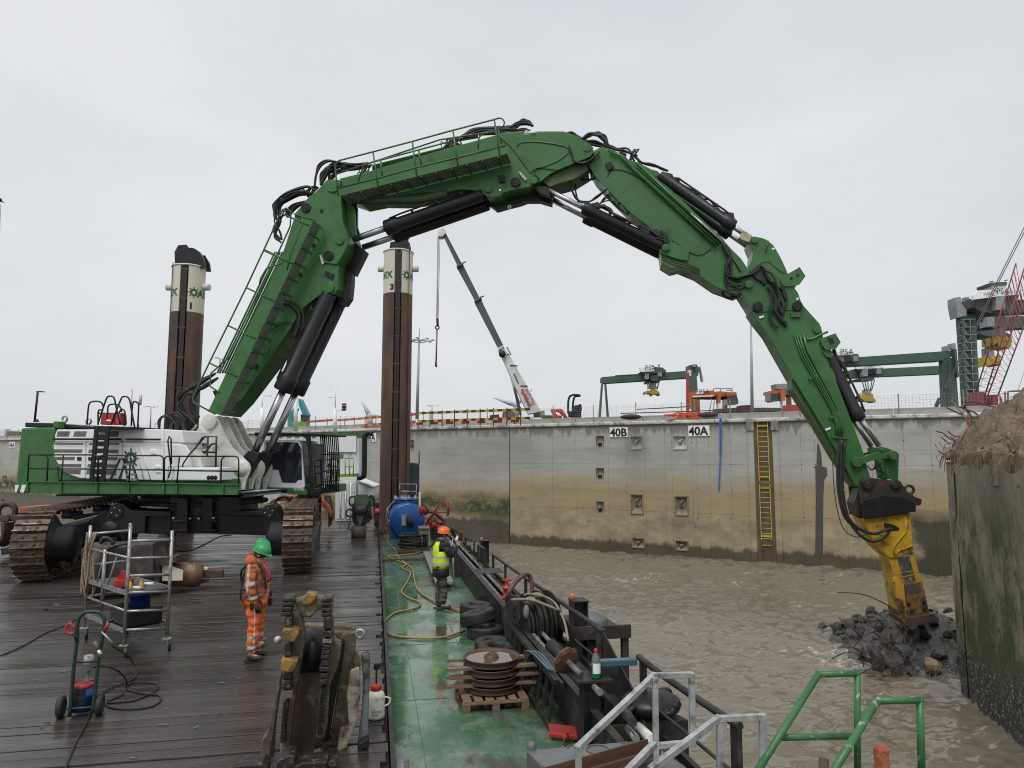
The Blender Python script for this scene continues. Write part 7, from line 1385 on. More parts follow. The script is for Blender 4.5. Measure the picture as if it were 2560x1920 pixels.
for st in ('g 378,420 400,405 470,408 525,425 530,450 490,520 470,525 380,515', 'g 366,690 385,675 460,680 520,690 515,720 480,790 465,800 368,785'): pj_(st, 7.78, .2, 'yellow_tooth', OY, .015)
for k in range(22): y = 1070 + k * 17; x = 410 - k * 1.4; pj_(f'g {x-22},{y} {x+22},{y-3} {x+22},{y+7} {x-22},{y+9}', 7.86, .12, 'serration', TOOTH, 0)
for k in range(24): y = 935 + k * 20; x = 750 - k * 1.6; pj_(f'g {x-24},{y+6} {x+24},{y-6} {x+24},{y+4} {x-24},{y+15}', 7.86, .12, 'serration', TOOTH, 0)
for k in range(7): pj_(f'g {670},{1390+k*16} {755},{1375+k*14} {752},{1382+k*14} {668},{1399+k*16}', 7.8, .06, 'serration', TOOTH, 0)
pj2 = thing('lower_jaw', 'wet dark serrated jaw end peeking over the bottom edge', 'demolition jaw', (-.8, 7.6, .2)); 
for st, y in (('g 330,1590 400,1560 440,1545 495,1545 495,1600 520,1720 330,1720', 7.45), ('g 480,1655 560,1610 785,1598 780,1720 470,1720', 7.4), ('g -60,1640 200,1622 250,1660 250,1720 -80,1720', 7.3), ('g 790,1625 870,1630 870,1720 790,1720', 7.45)): Yk(st, y, .25, 'serrated_block', TOOTH, pj2, .015)
# sprayer
sy = thing('pressure_sprayer', 'white hand pump sprayer bottle with red collar on the planks', 'sprayer', (.09, 9.03, 0)); o_ = V((.07, 9.03, .003)); zc = at_y(*px('L 1030,1140')[0], 9.03).z
m_ = MB(); m_.lathe([(0, .01), (.07, 0), (.105, .02), (.11, .05), (.105, zc * .5), (.108, zc * .8), (.09, zc * .93), (.06, zc), (.05, zc + .01)], o_, n=28); m_.build('bottle', mat('milky_plastic', (.68, .7, .64), (.62, .66, .56), sc=3, rough=.4, bump=0), sy)
m_ = MB(); m_.lathe([(.06, zc), (.068, zc + .015), (.068, zc + .06), (.05, zc + .075), (0, zc + .08)], o_, n=20); m_.build('collar', RED, sy); m_ = MB(); m_.cyl(o_ + V((0, 0, zc + .07)), o_ + V((0, 0, zc + .25)), .012, n=8); m_.box(o_ + V((0, 0, zc + .28)), (.07, .03, .07)); m_.build('pump_handle', BLACK, sy, bev=.006)
m_ = MB(); m_.tube(smooth_path([o_ + V((.1, 0, zc * .75)), o_ + V((.17, 0, zc * .68)), o_ + V((.16, 0, zc * .5)), o_ + V((.1, 0, zc * .42))], 4), .009, 6); m_.build('hose_grip', WHITE, sy)
RP = mat('red_marker', (.4, .03, .03), rough=.7, bump=0); put_text('SC-9', .052, o_ + V((-.01, -.113, zc * .72)), (1, .05, 0), (0, 0, 1), RP, parent=sy); put_text('Dest', .06, o_ + V((-.05, -.113, zc * .3)), (1, .05, 0), (0, 0, 1), RP, parent=sy); put_text('boiler', .035, o_ + V((-.045, -.113, zc * .2)), (1, .05, 0), (0, 0, 1), RP, parent=sy)
# grapples behind
gr = thing('orange_grab', 'orange clamshell grab with dark tines behind the right track', 'grab', (-2.5, 29.5, 0)); GY = 29
for st, y in (('i 1310,1040 1360,1000 1480,985 1580,1010 1590,1060 1500,1020 1400,1030 1330,1060', GY), ('i 1690,985 1860,980 1960,1010 2040,1090 2075,1180 2060,1240 2000,1130 1900,1040 1700,1010', GY), ('i 1590,960 1700,958 1690,1060 1600,1060', GY - .2), ('i 1500,960 1590,960 1570,1010 1520,1010', GY), ('i 1740,960 1830,960 1850,990 1750,1000', GY)): Yk(st, y, .7, 'shell', ORANGE, gr, .03)
for k in range(3): Yk(f'i {1970+k*15},950 {2030+k*12},960 {2075+k*5},1080 {2085},1200 {2060},1310 {2020},1345 {2025},1200 1990,1060', GY + .5 + k * .25, .12, 'tine', RUST_D, gr)
m_ = MB(); c = at_y(*px('i 1480,1060')[0], GY); m_.torus(c, (0, 1, 0), .3, .05, 20, 8); m_.build('ring', BLACK, gr)
gt_ = thing('green_grapple', 'dark green hydraulic coupler tool standing on the timber before the white container', 'hydraulic attachment', (-.75, 28.4, 0)); GY = 28.4
Yk('f 160,310 330,310 345,400 320,480 150,480 130,390', GY, .6, 'green_head', mat('faded_green', (.1, .18, .1), (.06, .1, .06), sc=3, rough=.6), gt_, .03); Yk('f 110,440 300,400 330,560 330,690 280,760 270,850 150,850 140,720 110,640', GY + .1, .5, 'dark_body', MT, gt_, .04); Yt('f 160,530 300,530', GY, .22, 'cross_drum', MT, gt_, 16); Yk('f 150,570 290,570 230,740 210,740', GY - .1, .1, 'wedge', STEEL_GREY, gt_, .01)
m_ = MB(); m_.lathe([(0, -.28), (.3, -.28), (.36, -.1), (.36, .1), (.3, .28), (0, .28)], at_y(*px('f 205,850')[0], GY + .1), V((1, 0, 0)), 24); m_.build('end_wheel', MT, gt_)
for st in ('f 150,340 90,350 75,410 90,460 120,450', 'f 340,350 400,360 420,420 400,460 350,450', 'f 350,330 390,330 415,380 415,440', 'f 310,520 350,560 360,640 330,700'): Yt(st, GY, .035, 'hose', RUBBER, gt_, sm=4)
m_ = MB(); m_.torus(at_y(*px('f 78,565')[0], GY), (0, 1, 0), .14, .04, 16, 8); m_.build('eye', MT, gt_); Yt('f 95,620 55,790 110,800', GY, .03, 'stand_leg', MT, gt_)
for k in range(5): Yt(f'f {330+k*12},{380+k*5} {320+k*14},{560+k*8} {350+k*10},{680-k*9}', GY + .1, .02, 'green_pipe', GREEN_D, gt_)
lg_ = thing('rusty_grab', 'rusty tined grab lying at the far left edge', 'grab', (-12, 24.5, 0)); GY = 24.3
Yk('d 0,600 100,590 130,640 110,690 0,690', GY, .8, 'beam', RUST, lg_, .03); Yk('d 130,590 350,600 385,690 180,690 135,660', GY, .7, 'jaw_body', RUST_D, lg_, .04); Yk('d 180,590 300,555 430,545 520,580 500,610 320,640', GY + .3, .5, 'jaw_back', RUST_D, lg_, .03)
m_ = MB(); m_.torus(at_y(*px('d 90,545')[0], GY + .2), (0, 1, 0), .24, .09, 20, 8); m_.build('ring', RUST_D, lg_)
for k in range(6): Yt(f'd {60+k*34},700 {55+k*30},800 {20+k*24},930 {-40+k*20},1010', GY + .1 + k * .05, .06, 'tine', RUST_D, lg_, sm=3)
for st in ('d 270,700 240,780 220,860 250,900', 'd 240,820 200,880 190,960'): Yt(st, GY, .07, 'hydraulic_arm', MT, lg_)
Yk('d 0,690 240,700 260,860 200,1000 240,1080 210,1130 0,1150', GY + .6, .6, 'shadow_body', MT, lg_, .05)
Yt('d 0,1065 100,1040 240,980', GY - .2, .03, 'rope', mat('pale_rope', (.3, .25, .18), rough=.9), lg_)
tag(Yk('d 268,490 560,462 745,462 640,560 520,575 265,560', 25.5, .4, 'orange_plate', mat('orange_red_plate', (.55, .12, .03), (.48, .1, .03), sc=1, rough=.5), bev=.02), 'flat orange red steel plate behind the left track', 'steel plate')
# red frame and red gear far right
rf = thing('red_handrail', 'red tubular handrail frame on the bulwark beyond the blue tank', 'handrail', at_x(*px('f 1400,600')[0], 3.1)); RX = 25.5
for st in ('f 1145,690 1345,410 1455,412 1445,600', 'f 1160,700 1365,415', 'f 1250,560 1450,558', 'f 1440,415 1425,610'): Yt(st, RX, .024, 'bar', RED, rf, 10)
rh = thing('red_hose_reels', 'red hose drums and fittings beside the blue tank', 'hose reel', (2.6, 27, .3))
for st, r in (('f 1095,530', .2), ('f 1240,740', .16), ('f 1310,700', .1), ('f 1160,700', .1)): m_ = MB(); c = at_y(*px(st)[0], 27); m_.lathe([(0, -.1), (r, -.1), (r, -.07), (r * .7, -.06), (r * .7, .06), (r, .07), (r, .1), (0, .1)], c, V((1, .3, 0)), 18); m_.build('reel', RED, rh)
for st in ('f 1150,560 1230,560 1300,610 1370,670', 'f 1070,440 1130,480 1170,540', 'f 1200,690 1260,660 1290,720', 'f 1380,640 1375,740'): Yt(st, 26, .045, 'fitting_pipe', BLACK_DUSTY if '1150' in st else RUST, rh, sm=3)
# ================================================================== BEYOND THE QUAY WALL
WIRE = mat('fence_wire', (.3, .26, .24), rough=.6, bump=0)
POSTM = mat('fence_post', (.3, .27, .24), (.22, .2, .18), sc=3, rough=.6)
def fence(org, d, n, x0, x1, lab, pitch=2.7):
    root = thing('mesh_fence', lab, 'fence', V((org.x, org.y, WTOP)) + d * (x0 + x1) / 2); x = x0; off = n * -.55; k = 0
    while x < x1:
        e = min(x + pitch, x1); p = V((org.x, org.y, 0)) + off + d * x; q = V((org.x, org.y, 0)) + off + d * e
        m_ = MB(); m_.bar(p + V((0, 0, WTOP + .1)), p + V((0, 0, WTOP + 1.22 + .08 * (k % 2))), .045); m_.build('fence_post', POSTM, root)
        m_ = MB(); i = 0
        while i * .15 < e - x: a = p + d * i * .15; m_.bar(a + V((0, 0, WTOP + .45)), a + V((0, 0, WTOP + 1.15)), .006); i += 1
        for j in range(6): m_.bar(p + V((0, 0, WTOP + .5 + j * .125)), q + V((0, 0, WTOP + .5 + j * .125)), .006)
        m_.build('wire_panel', WIRE, root); x = e; k += 1
fence(Jp, wd, wn_, .1, 44, 'light wire mesh fence on the quay edge above signs 40B and 40A'); fence(Jp, wd2, wn2, -75, 0, 'light wire mesh fence on the quay edge behind the piles')
BY, BB, BR = mat('barrier_yellow', (.5, .33, .03), rough=.6), mat('barrier_black', (.06, .03, .025), rough=.6), mat('barrier_red', (.45, .05, .05), rough=.6)
def barrier(u0, u1, n, vo, lab, mts, d0, d1):
    a, b = at_d(u0, 1060, d0), at_d(u1, 1055, d1); a.z = b.z = 0; root = thing('striped_barrier', lab, 'barrier', V((a.x, a.y, WTOP)))
    for z in vo:
        for k in range(n): p, q = a.lerp(b, k / n), a.lerp(b, (k + 1) / n); m_ = MB(); m_.bar(p + V((0, 0, WTOP + z)), q + V((0, 0, WTOP + z)), .05, .16, up=V((0, 0, 1))); m_.build('stripe', mts[k % 2], root)
    for k in range(0, n + 1, 3): p = a.lerp(b, k / n); m_ = MB(); m_.bar(p + V((0, 0, WTOP)), p + V((0, 0, WTOP + vo[0] + .15)), .06); m_.build('post', mts[1], root)
barrier(1045, 1325, 26, (.98, .45), 'yellow and black striped barrier along the quay edge', (BY, BB), 46, 42); barrier(770, 835, 4, (1.0, .5), 'red barrier frame left of the signal mast', (BR, BR), 58, 55); barrier(838, 1040, 22, (.95, .45), 'red and yellow striped barrier behind the right pile', (BY, BR), 55, 46.5)
barrier(1040, 1320, 14, (.3,), 'low red and white barrier boards at the foot of the striped one', (BR, WHITE), 46.3, 42.3)
# mobile crane
mc = thing('mobile_crane', 'white mobile crane with long grey telescopic boom and hanging hook', 'mobile crane', at_d(1340, 1050, 62)); DG = mat('crane_grey', (.07, .07, .072), (.09, .09, .09), sc=.5, rough=.5); CW_ = mat('crane_white', (.72, .72, .7), rough=.5)
def tel(st, d, w, name, mt): q = [at_d(u, v, d) for u, v in px(st)]; m_ = MB(); m_.prism(q, f0_ * w); return m_.build(name, mt, mc, bev=.03)
tel('V 752,962 790,935 850,1020 1085,1440 985,1460 870,1220 800,1060', 60, 1.3, 'base_boom', CW_); tel('V 572,598 618,570 795,935 757,955', 60.2, 1.0, 'boom_section', DG); tel('V 436,328 478,300 612,568 580,592', 60.3, .8, 'boom_section', DG); tel('V 325,75 345,62 470,298 442,318', 60.4, .6, 'boom_section', DG)
tel('V 570,580 618,562 628,572 572,600', 60, 1.1, 'collar', DG); tel('V 434,316 480,296 486,308 436,334', 60, 1.0, 'collar', DG); tel('V 752,950 790,932 800,940 756,972', 59.8, 1.4, 'collar', CW_)
tel('V 290,60 325,28 345,40 352,70 322,96 290,95', 60.2, .9, 'boom_head', CW_); tel('V 886,1335 908,1328 935,1462 915,1466', 61, .5, 'lift_ram', DG); Bt('V 897,1335 858,1185', 61.3, .12, 'ram_rod', CHROME, mc)
for st in ('V 480,300 505,290', 'V 612,565 645,553', 'V 845,1085 903,1090', 'V 925,1243 980,1246', 'V 820,1000 852,1005 820,945'): Bt(st, 60, .06, 'bracket', DG, mc)
m_ = MB(); c = at_d(*px('V 785,998')[0], 59.8); m_.lathe([(0, -.2), (.3, -.2), (.3, .2), (0, .2)], c, f0_, 16); m_.build('hose_drum', BLACK, mc)
for st in ('V 290,100 281,720', 'V 297,98 286,720', 'V 307,95 293,720', 'V 350,70 470,300'): Bt(st, 60.3, .025, 'hoist_rope', STEEL_GREY, mc)
tel('V 277,722 294,720 296,775 279,777', 60.2, .4, 'hook_block', BLACK); m_ = MB(); m_.torus(at_d(*px('V 286,795')[0], 60.4), f0_, .16, .06, 14, 6); m_.build('hook', BLACK, mc); Bt('V 284,812 277,1060', 60.4, .07, 'sling', STEEL_GREY, mc); Bt('V 277,1060 275,1085 283,1098', 60.4, .09, 'sling_hook', BLACK, mc)
a, b = at_d(*px('V 925,1290')[0], 59.96), at_d(*px('V 985,1410')[0], 59.96); put_text('CONTRACTORS', 1.0, a, b - a, (b - a).cross(-f0_) * -1, BR, parent=mc, fitw=(b - a).length)
tel('V 932,1270 942,1265 1004,1398 992,1403', 59.95, .02, 'red_band', BR); a, b = at_d(*px('V 866,1160')[0], 59.96), at_d(*px('V 905,1225')[0], 59.96); put_text('WAGENBORG', .6, a, b - a, (b - a).cross(-f0_) * -1, DG, parent=mc, fitw=(b - a).length) if False else None
tel('V 870,1150 878,1146 912,1220 905,1224', 59.95, .02, 'dark_lettering_band', DG); tel('V 1030,1440 1110,1430 1110,1475 1030,1475', 61, 2.5, 'superstructure', mat('crane_dirty_white', (.4, .38, .33), (.2, .15, .1), sc=2, rough=.7))
# mini excavator
me_ = thing('mini_excavator', 'small red mini excavator with black roll bar on the quay', 'excavator', at_d(*px('h 420,940')[0], 44)); MR = mat('mini_red', (.6, .07, .03), rough=.45)
for st, mt in (('h 95,790 150,785 165,850 215,900 210,945 160,940 130,870', MR), ('h 165,785 250,785 280,830 345,925 330,935 310,930 225,835 165,812', MR), ('h 330,905 430,895 440,940 330,945', MR), ('h 340,820 430,815 515,825 520,940 430,940 425,900 345,890', BLACK_DUSTY), ('h 420,740 455,730 480,760 470,825 420,820', BLACK_DUSTY), ('h 475,725 515,715 525,760 520,825 480,825', BLACK_DUSTY), ('h 345,930 530,925 530,965 345,970', BLACK)): Bk(st, 44, .7, 'body_panel', mt, me_, .03)
for st, d in (('h 335,850 335,700 350,625 385,598 430,592 505,602', 44), ('h 395,850 400,720 415,640 440,612 505,606', 44.9), ('h 390,880 400,830 425,825 510,826', 43.9)): Bt(st, d, .07 if '592' in st or '612' in st else .05, 'roll_bar', BLACK if 'h 3' in st[:3] or 1 else MR, me_, 8, sm=3)
# stacks: tyre bumpers, orange netting, soil
for st, r in (('h 1200,898', .55), ('R 1012,612', .6)): m_ = MB(); m_.ball(at_d(*px(st)[0], 39), r, 16, (1.1, 1.1, .28)); o = m_.build('coiled_hose', mat('dark_brown_roll', (.07, .045, .04), rough=.8), None); tag(o, 'flat dark brown roll lying on the quay edge ' + ('above sign 40B' if 'h' in st else 'by the orange netting'), 'roll')
nt = MB(); random.seed(9)
for k in range(34): p, q = at_d(*px(f'R {rnd(725,1060)},{rnd(598,632)}')[0], 39), 0; nt.tube([p, p + cr_ * rnd(-.5, .5) + V((0, 0, rnd(-.12, .12))), p + cr_ * rnd(-.9, .9) + V((0, 0, rnd(-.2, .1)))], .04, 5)
nt.cur = 0; tag(nt.build('orange_netting', mat('orange_net', (.75, .14, .06), rough=.7), kind='stuff'), 'tangled orange safety netting on the quay edge', 'netting')
for st, d, lab in (('V 790,1440 830,1432 860,1432 885,1455 885,1490 780,1490', 66, 'brown soil heap left of the crane ram'), ('b 65,800 100,705 170,697 250,705 250,805', 90, 'brown soil heap at the far left behind the fence')): tag(Bk(st, d, 5, 'soil_heap', DIRT), lab, 'soil heap')
for st, d, lab, mt in (('V 690,1468 760,1462 765,1500 690,1500', 48, 'dark board stack by the striped barrier', BB), ('V 1090,1468 1240,1470 1245,1500 1095,1502', 47, 'brown timber stack between the crane and the mini excavator', RUST_D), ('V 905,1480 1030,1478 1030,1500 905,1503', 46, 'pale board behind the striped barrier', CREAM), ('b 0,655 68,660 66,800 0,800', 95, 'white site cabin at the far left edge', WHITE), ('R 1075,560 1270,548 1640,552 1640,580 1075,592', 60, 'long brown steel pipe lying behind the fence', RUST_D), ('R 1285,530 1380,525 1380,605 1300,600', 58, 'dark machine block behind the light mast', BB), ('F -50,760 190,750 200,825 -50,830', 60, 'red brown machinery behind the fence under the stick', BR)):
    tag(Bk(st, d, 1.2, 'stacked_goods', mt, bev=.02), lab, 'stacked goods')
for st, lab in (('R 245,600 1050,575', 'thin brown handrail pipe behind the fence'), ('R 390,565 850,540', 'higher thin brown handrail pipe behind the fence')): o = Bt(st, 42, .03, 'handrail_pipe', RUST_D); tag(o, lab, 'pipe')
# light masts
MAST = mat('mast_grey', (.42, .45, .46), rough=.5)
def lmast(st, d, r, lab, heads):
    q = [at_d(u, v, d) for u, v in px(st)]; root = thing('light_mast', lab, 'light mast', V((q[1].x, q[1].y, WTOP)), 'light masts on the terminal'); m_ = MB(); m_.tube([q[0], q[1]], [r * .55, r], 10); m_.build('pole', MAST, root)
    for k in range(heads): a = 2 * pi * k / heads; e = q[0] + (cr_ * cos(a) + f0_ * sin(a)) * r * 8; m_ = MB(); m_.bar(q[0], e, r * .35); m_.box(e, (r * 1.8, r * 1.8, r * .6)); m_.build('floodlight', MAST, root)
    if heads > 5: m_ = MB(); m_.torus(q[0] - V((0, 0, r * .7)), (0, 0, 1), r * 4, r * .25, 20, 5); m_.build('ring', MAST, root); Bt(st.split(' ')[0] + ' 1610,120 1614,0', d, .06, 'spike', MAST, root)
lmast('T 1610,120 1590,900', 95, .24, 'tall light mast with ring of floodlights right of pile 3', 8); lmast('T 1738,768 1738,900', 110, .13, 'small distant light mast between pile 3 and the crane', 3); lmast('R 1372,-215 1385,640', 45, .11, 'plain pale pole rising behind the fence left of the stick', 0); lmast('H 1304,405 1298,600', 90, .11, 'distant light mast right of the top hoops', 4); lmast('A 520,1165 520,1240', 80, .13, 'floodlight cluster peeking out left of the boom foot', 4)
# wind turbines
TURB = mat('hazed_turbine_grey', (.55, .57, .6), rough=.6, bump=0)  # distance haze is put into this even pale grey
for hub, bl, foot, d, lab in (('V 888,1390', ('V 720,1335', 'V 1016,1268', 'V 895,1460'), 'V 893,1480', 420, 'pale wind turbine behind the mobile crane'), ('T 1125,868', ('T 1045,727', 'T 1215,870', 'T 1120,960'), 'T 1128,960', 400, 'pale wind turbine left of pile 3')):
    h_ = at_d(*px(hub)[0], d); root = thing('wind_turbine', lab, 'wind turbine', at_d(*px(foot)[0], d))
    for b in bl: e = at_d(*px(b)[0], d - 1); m_ = MB(); m_.tube([h_, h_.lerp(e, .25), e], [.9, 1.5, .25], 6); m_.build('blade', TURB, root)
    m_ = MB(); m_.tube([h_, at_d(*px(foot)[0], d)], [1.3, 1.8], 10); m_.ball(h_, 2, 10); m_.build('tower', TURB, root)
# gantry cranes
GG = mat('gantry_green', (.06, .12, .085), (.05, .1, .07), sc=.3, rough=.5, bump=0, dirt=(.12, .12, .1), dsc=.5, damt=.2); GD = mat('gantry_dark_grey', (.09, .1, .105), (.06, .065, .07), sc=.6, rough=.6); SPY = mat('spreader_yellow', (.5, .38, .04), rough=.5); GREY = mat('stair_grey', (.3, .32, .33), rough=.6)
def gcrane(lab, d, parts, loc): root = thing('gantry_crane', lab, 'gantry crane', at_d(*px(loc)[0], d), 'green gantry cranes of the terminal'); [Bk(st, d + dd, th, nm, mt, root) for st, dd, th, nm, mt in parts]; return root
g1 = gcrane('green gantry crane with trolley above signs 40B and 40A', 160, [('h 795,350 810,345 2000,258 2010,355 870,427 830,428 795,405', 0, 3, 'girder', GG), ('h 800,400 820,415 785,950 755,950', 0, 1.5, 'leg', GG), ('h 842,430 862,430 905,970 880,970', 6, 1.5, 'leg', GG), ('h 1985,330 2110,300 2150,870 1985,870', 0, 1.5, 'leg', GG), ('h 2015,180 2110,170 2150,240 2130,330 2020,340', 1, 4, 'leg_head', GD),
    ('h 1320,218 1525,205 1525,265 1335,275', -2, .5, 'trolley_sign', WHITE), ('h 1525,205 1640,215 1690,260 1690,285 1400,300 1330,278 1525,266', -1, 6, 'trolley', GD), ('h 1395,290 1450,288 1450,375 1395,372', -1.5, 2, 'cage', GREY), ('h 1575,285 1630,283 1630,335 1578,338', -1.5, 2, 'cage', GREY), ('h 1455,330 1600,310 1560,400 1480,400', -1, 4, 'hoist', GD), ('h 1420,400 1605,385 1600,415 1430,425', 0, 4, 'head_block', GD), ('h 1470,430 1545,425 1560,500 1480,500', 0, 2, 'rotator', GREY), ('h 1400,545 1430,535 1480,540 1500,505 1540,515 1600,560 1605,600 1580,580 1520,580 1500,605 1485,575 1420,570 1402,585', 0, 3, 'spreader', SPY), ('h 2150,200 2165,205 2205,400 2195,415 2180,400', 2, 1, 'stair', GREY), ('h 2055,170 2100,168 2100,205 2058,205', 0, 1, 'cab', GREY)], 'h 2060,870')
for st in ('h 1435,425 1440,520', 'h 1460,425 1470,510', 'h 1590,415 1560,520', 'h 1490,205 1500,180', 'h 1590,205 1590,170', 'h 985,330 1000,328 1500,300'): Bt(st, 159, .15, 'rope', GD, g1)
put_text('PSA', 1.6, at_d(*px('h 1395,250')[0], 157.6), cr_, (0, 0, 1), PAINTBLK, parent=g1)
g2 = gcrane('long green double girder gantry crane right of the stick', 140, [('F 420,300 640,288 1600,222 1600,275 1500,320 640,370 420,380', 0, 3, 'girder', GG), ('F 500,425 900,400 1505,370 1505,450 860,478 500,498', 22, 3, 'girder', GG), ('F 1490,300 1610,290 1650,800 1510,800', 0, 1.5, 'leg', GG),
    ('F 435,235 590,225 600,262 440,272', -2, .5, 'trolley_sign', WHITE), ('F 440,265 655,255 665,300 560,330 470,350', -1, 5, 'trolley', GD), ('F 465,285 510,285 510,330 470,335', -1.5, 1.5, 'cage', GREY), ('F 608,275 652,273 652,325 610,330', -1.5, 1.5, 'cage', GREY), ('F 620,372 880,365 880,395 640,405', 20, .5, 'trolley_sign', WHITE), ('F 640,400 900,390 880,440 700,460', 21, 5, 'trolley', GD), ('F 700,400 750,400 750,475 700,478', 20, 1.5, 'cage', GREY), ('F 838,398 882,397 882,450 840,452', 20, 1.5, 'cage', GREY),
    ('F 680,495 815,488 812,515 685,520', 20, 4, 'head_block', GD), ('F 735,605 780,605 785,660 730,660', 20, 2, 'rotator', GREY), ('F 680,690 710,640 745,655 800,650 805,690 830,710 825,735 800,725 720,722 690,700', 20, 3, 'spreader', SPY), ('F 1520,178 1555,176 1556,222 1522,222', 0, 1.5, 'cab', GREY), ('F 1578,152 1617,150 1618,210 1580,212', 0, 1.5, 'cab', GREY), ('F 1600,205 1625,205 1650,480 1635,490', -1, 1, 'stair', GD), ('F 1545,310 1560,310 1566,780 1552,780', -1, .5, 'ladder', GD)], 'F 1570,800')
for st in ('F 690,515 720,620', 'F 720,515 735,610', 'F 750,515 752,605', 'F 790,515 775,610', 'F 815,510 785,620'): Bt(st, 160, .12, 'rope', GD, g2)
put_text('PSA', 1.7, at_d(*px('F 475,262')[0], 137.6), cr_, (0, 0, 1), PAINTBLK, parent=g2); put_text('PSA', 1.5, at_d(*px('F 715,388')[0], 159.6), cr_, (0, 0, 1), PAINTBLK, parent=g2)
g3 = gcrane('tallest green gantry crane with stair tower behind the red lattice boom', 110, [('Q 1040,700 1165,690 1200,1415 1085,1415', 0, 1.0, 'leg', GG), ('Q 1050,620 1160,600 1540,580 1660,575 1660,670 1170,695 1050,680', 1, 3, 'girder', GG), ('Q 1165,720 1540,705 1660,700 1660,790 1540,795 1170,822', 14, 3, 'girder', GG), ('Q 1150,545 1190,510 1470,490 1500,540 1300,560 1150,580', -3, .6, 'trolley_sign', WHITE), ('Q 1285,455 1400,450 1400,495 1300,500', -2, 3, 'winch_house', CREAM), ('Q 1280,450 1405,444 1405,468 1285,472', -2.2, 3.4, 'house_roof', GD),
    ('Q 1150,565 1500,545 1460,600 1390,650 1330,690 1200,670 1150,640', -2, 5, 'trolley', GD), ('Q 1185,700 1390,690 1400,740 1310,800 1250,790', 12, 5, 'trolley', GD), ('Q 1320,555 1390,553 1392,655 1322,660', -3, 2, 'cage', GREY), ('Q 1250,705 1310,703 1310,785 1252,788', 11, 2, 'cage', GREY), ('Q 1200,820 1310,815 1430,845 1430,860 1250,862 1205,845', 11, 4, 'head_block', GD), ('Q 1305,865 1440,855 1445,900 1430,955 1380,945 1350,950 1330,910 1305,930', 2, 3, 'spreader', SPY), ('Q 1235,1020 1350,1010 1360,1085 1300,1070 1280,1085 1235,1095', 12, 3, 'spreader', SPY), ('Q 1265,950 1300,935 1310,1015 1270,1020', 12, 2, 'rotator', GREY), ('Q 1350,800 1395,800 1395,865 1355,868', 2, 2, 'rotator', GREY),
    ('Q 1008,565 1050,560 1055,610 1095,660 1095,700 1030,720 1010,620', -1, 2, 'stair_head', GREY), ('Q 1085,562 1115,560 1116,605 1088,608', 0, 1, 'cage', GREY)], 'Q 1140,1415')
for k in range(11): y = 730 + k * 60; Bk(f'Q {1062+k*3},{y} {1165+k*2.5},{y-4} {1165+k*2.5},{y+3} {1062+k*3},{y+4}', 109, 1.5, 'stair_landing', GREY, g3); Bk(f'Q {1070+k*3},{y+8} {1098+k*3},{y+52} {1094+k*3},{y+54} {1066+k*3},{y+10}', 109, .8, 'stair_flight', GREY, g3); Bt(f'Q {1122+k*3},{y} {1124+k*3},{y+56}', 109, .06, 'stair_post', GREY, g3)
for st in ('Q 1200,845 1240,930', 'Q 1235,860 1240,1000', 'Q 1285,860 1288,940', 'Q 1270,445 1300,440', 'Q 1385,435 1410,430'): Bt(st, 112, .08, 'rope', GD, g3)
put_text('PSA', 1.25, at_d(*px('Q 1325,535')[0], 106.8), cr_, (0, 0, 1), PAINTBLK, parent=g3); put_text('ABB', .6, at_d(*px('Q 1230,545')[0], 106.8), cr_, (0, 0, 1), BR, parent=g3); put_text('bilfa', .6, at_d(*px('Q 1405,527')[0], 106.8), cr_, (0, 0, 1), mat('blue_print', (.02, .05, .3), bump=0), parent=g3)
m_ = MB(); 
for a in (20, 110, 200): t0 = radians(a); m_.tube([at_d(*px('Q 1308,528')[0], 106.7) + cr_ * .45 * cos(t0 + q * .35) + V((0, 0, .4 * sin(t0 + q * .35))) for q in range(5)], .06, 5)
m_.build('emblem', PAINTBLK, g3)
# straddle carriers
OC = mat('carrier_orange', (.5, .14, .03), (.42, .11, .025), sc=.4, rough=.5, bump=0)
def carrier(lab, d, parts, loc): root = thing('straddle_carrier', lab, 'straddle carrier', at_d(*px(loc)[0], d), 'orange straddle carriers'); [Bk(st, d + dd, th, nm, mt, root) for st, dd, th, nm, mt in parts]; return root
s1 = carrier('whole orange straddle carrier right of the gantry leg', 90, [('R 865,412 1050,400 1052,452 868,460', 0, 3, 'top_frame', OC), ('R 825,432 860,430 860,560 832,562', 0, .8, 'leg', OC), ('R 835,560 858,560 862,610 838,612', 0, .8, 'leg_foot', WHITE), ('R 890,475 930,470 936,600 895,600', 5, .8, 'leg', OC), ('R 1052,412 1110,408 1240,420 1250,445 1110,455 1052,450', 1, 4, 'engine_deck', OC), ('R 1085,430 1112,428 1112,510 1088,512', 0, .8, 'leg', OC), ('R 1090,512 1110,512 1112,610 1092,612', 0, .8, 'leg_foot', WHITE), ('R 1140,470 1170,470 1172,612 1142,612', 5, .8, 'leg', OC), ('R 868,448 1050,442 1050,452 868,460', -.1, .2, 'white_line', WHITE), ('R 1168,448 1248,440 1265,485 1262,520 1172,525', -.2, 2, 'cab', GLASS), ('R 1165,420 1245,415 1255,442 1168,450', -.3, 2.3, 'cab_roof', OC), ('R 868,455 1180,448 1170,475 960,470', 2, 2, 'under_frame', GD), ('R 905,412 968,410 968,432 905,434', -.1, .1, 'name_board', WHITE)], 'R 1000,610')
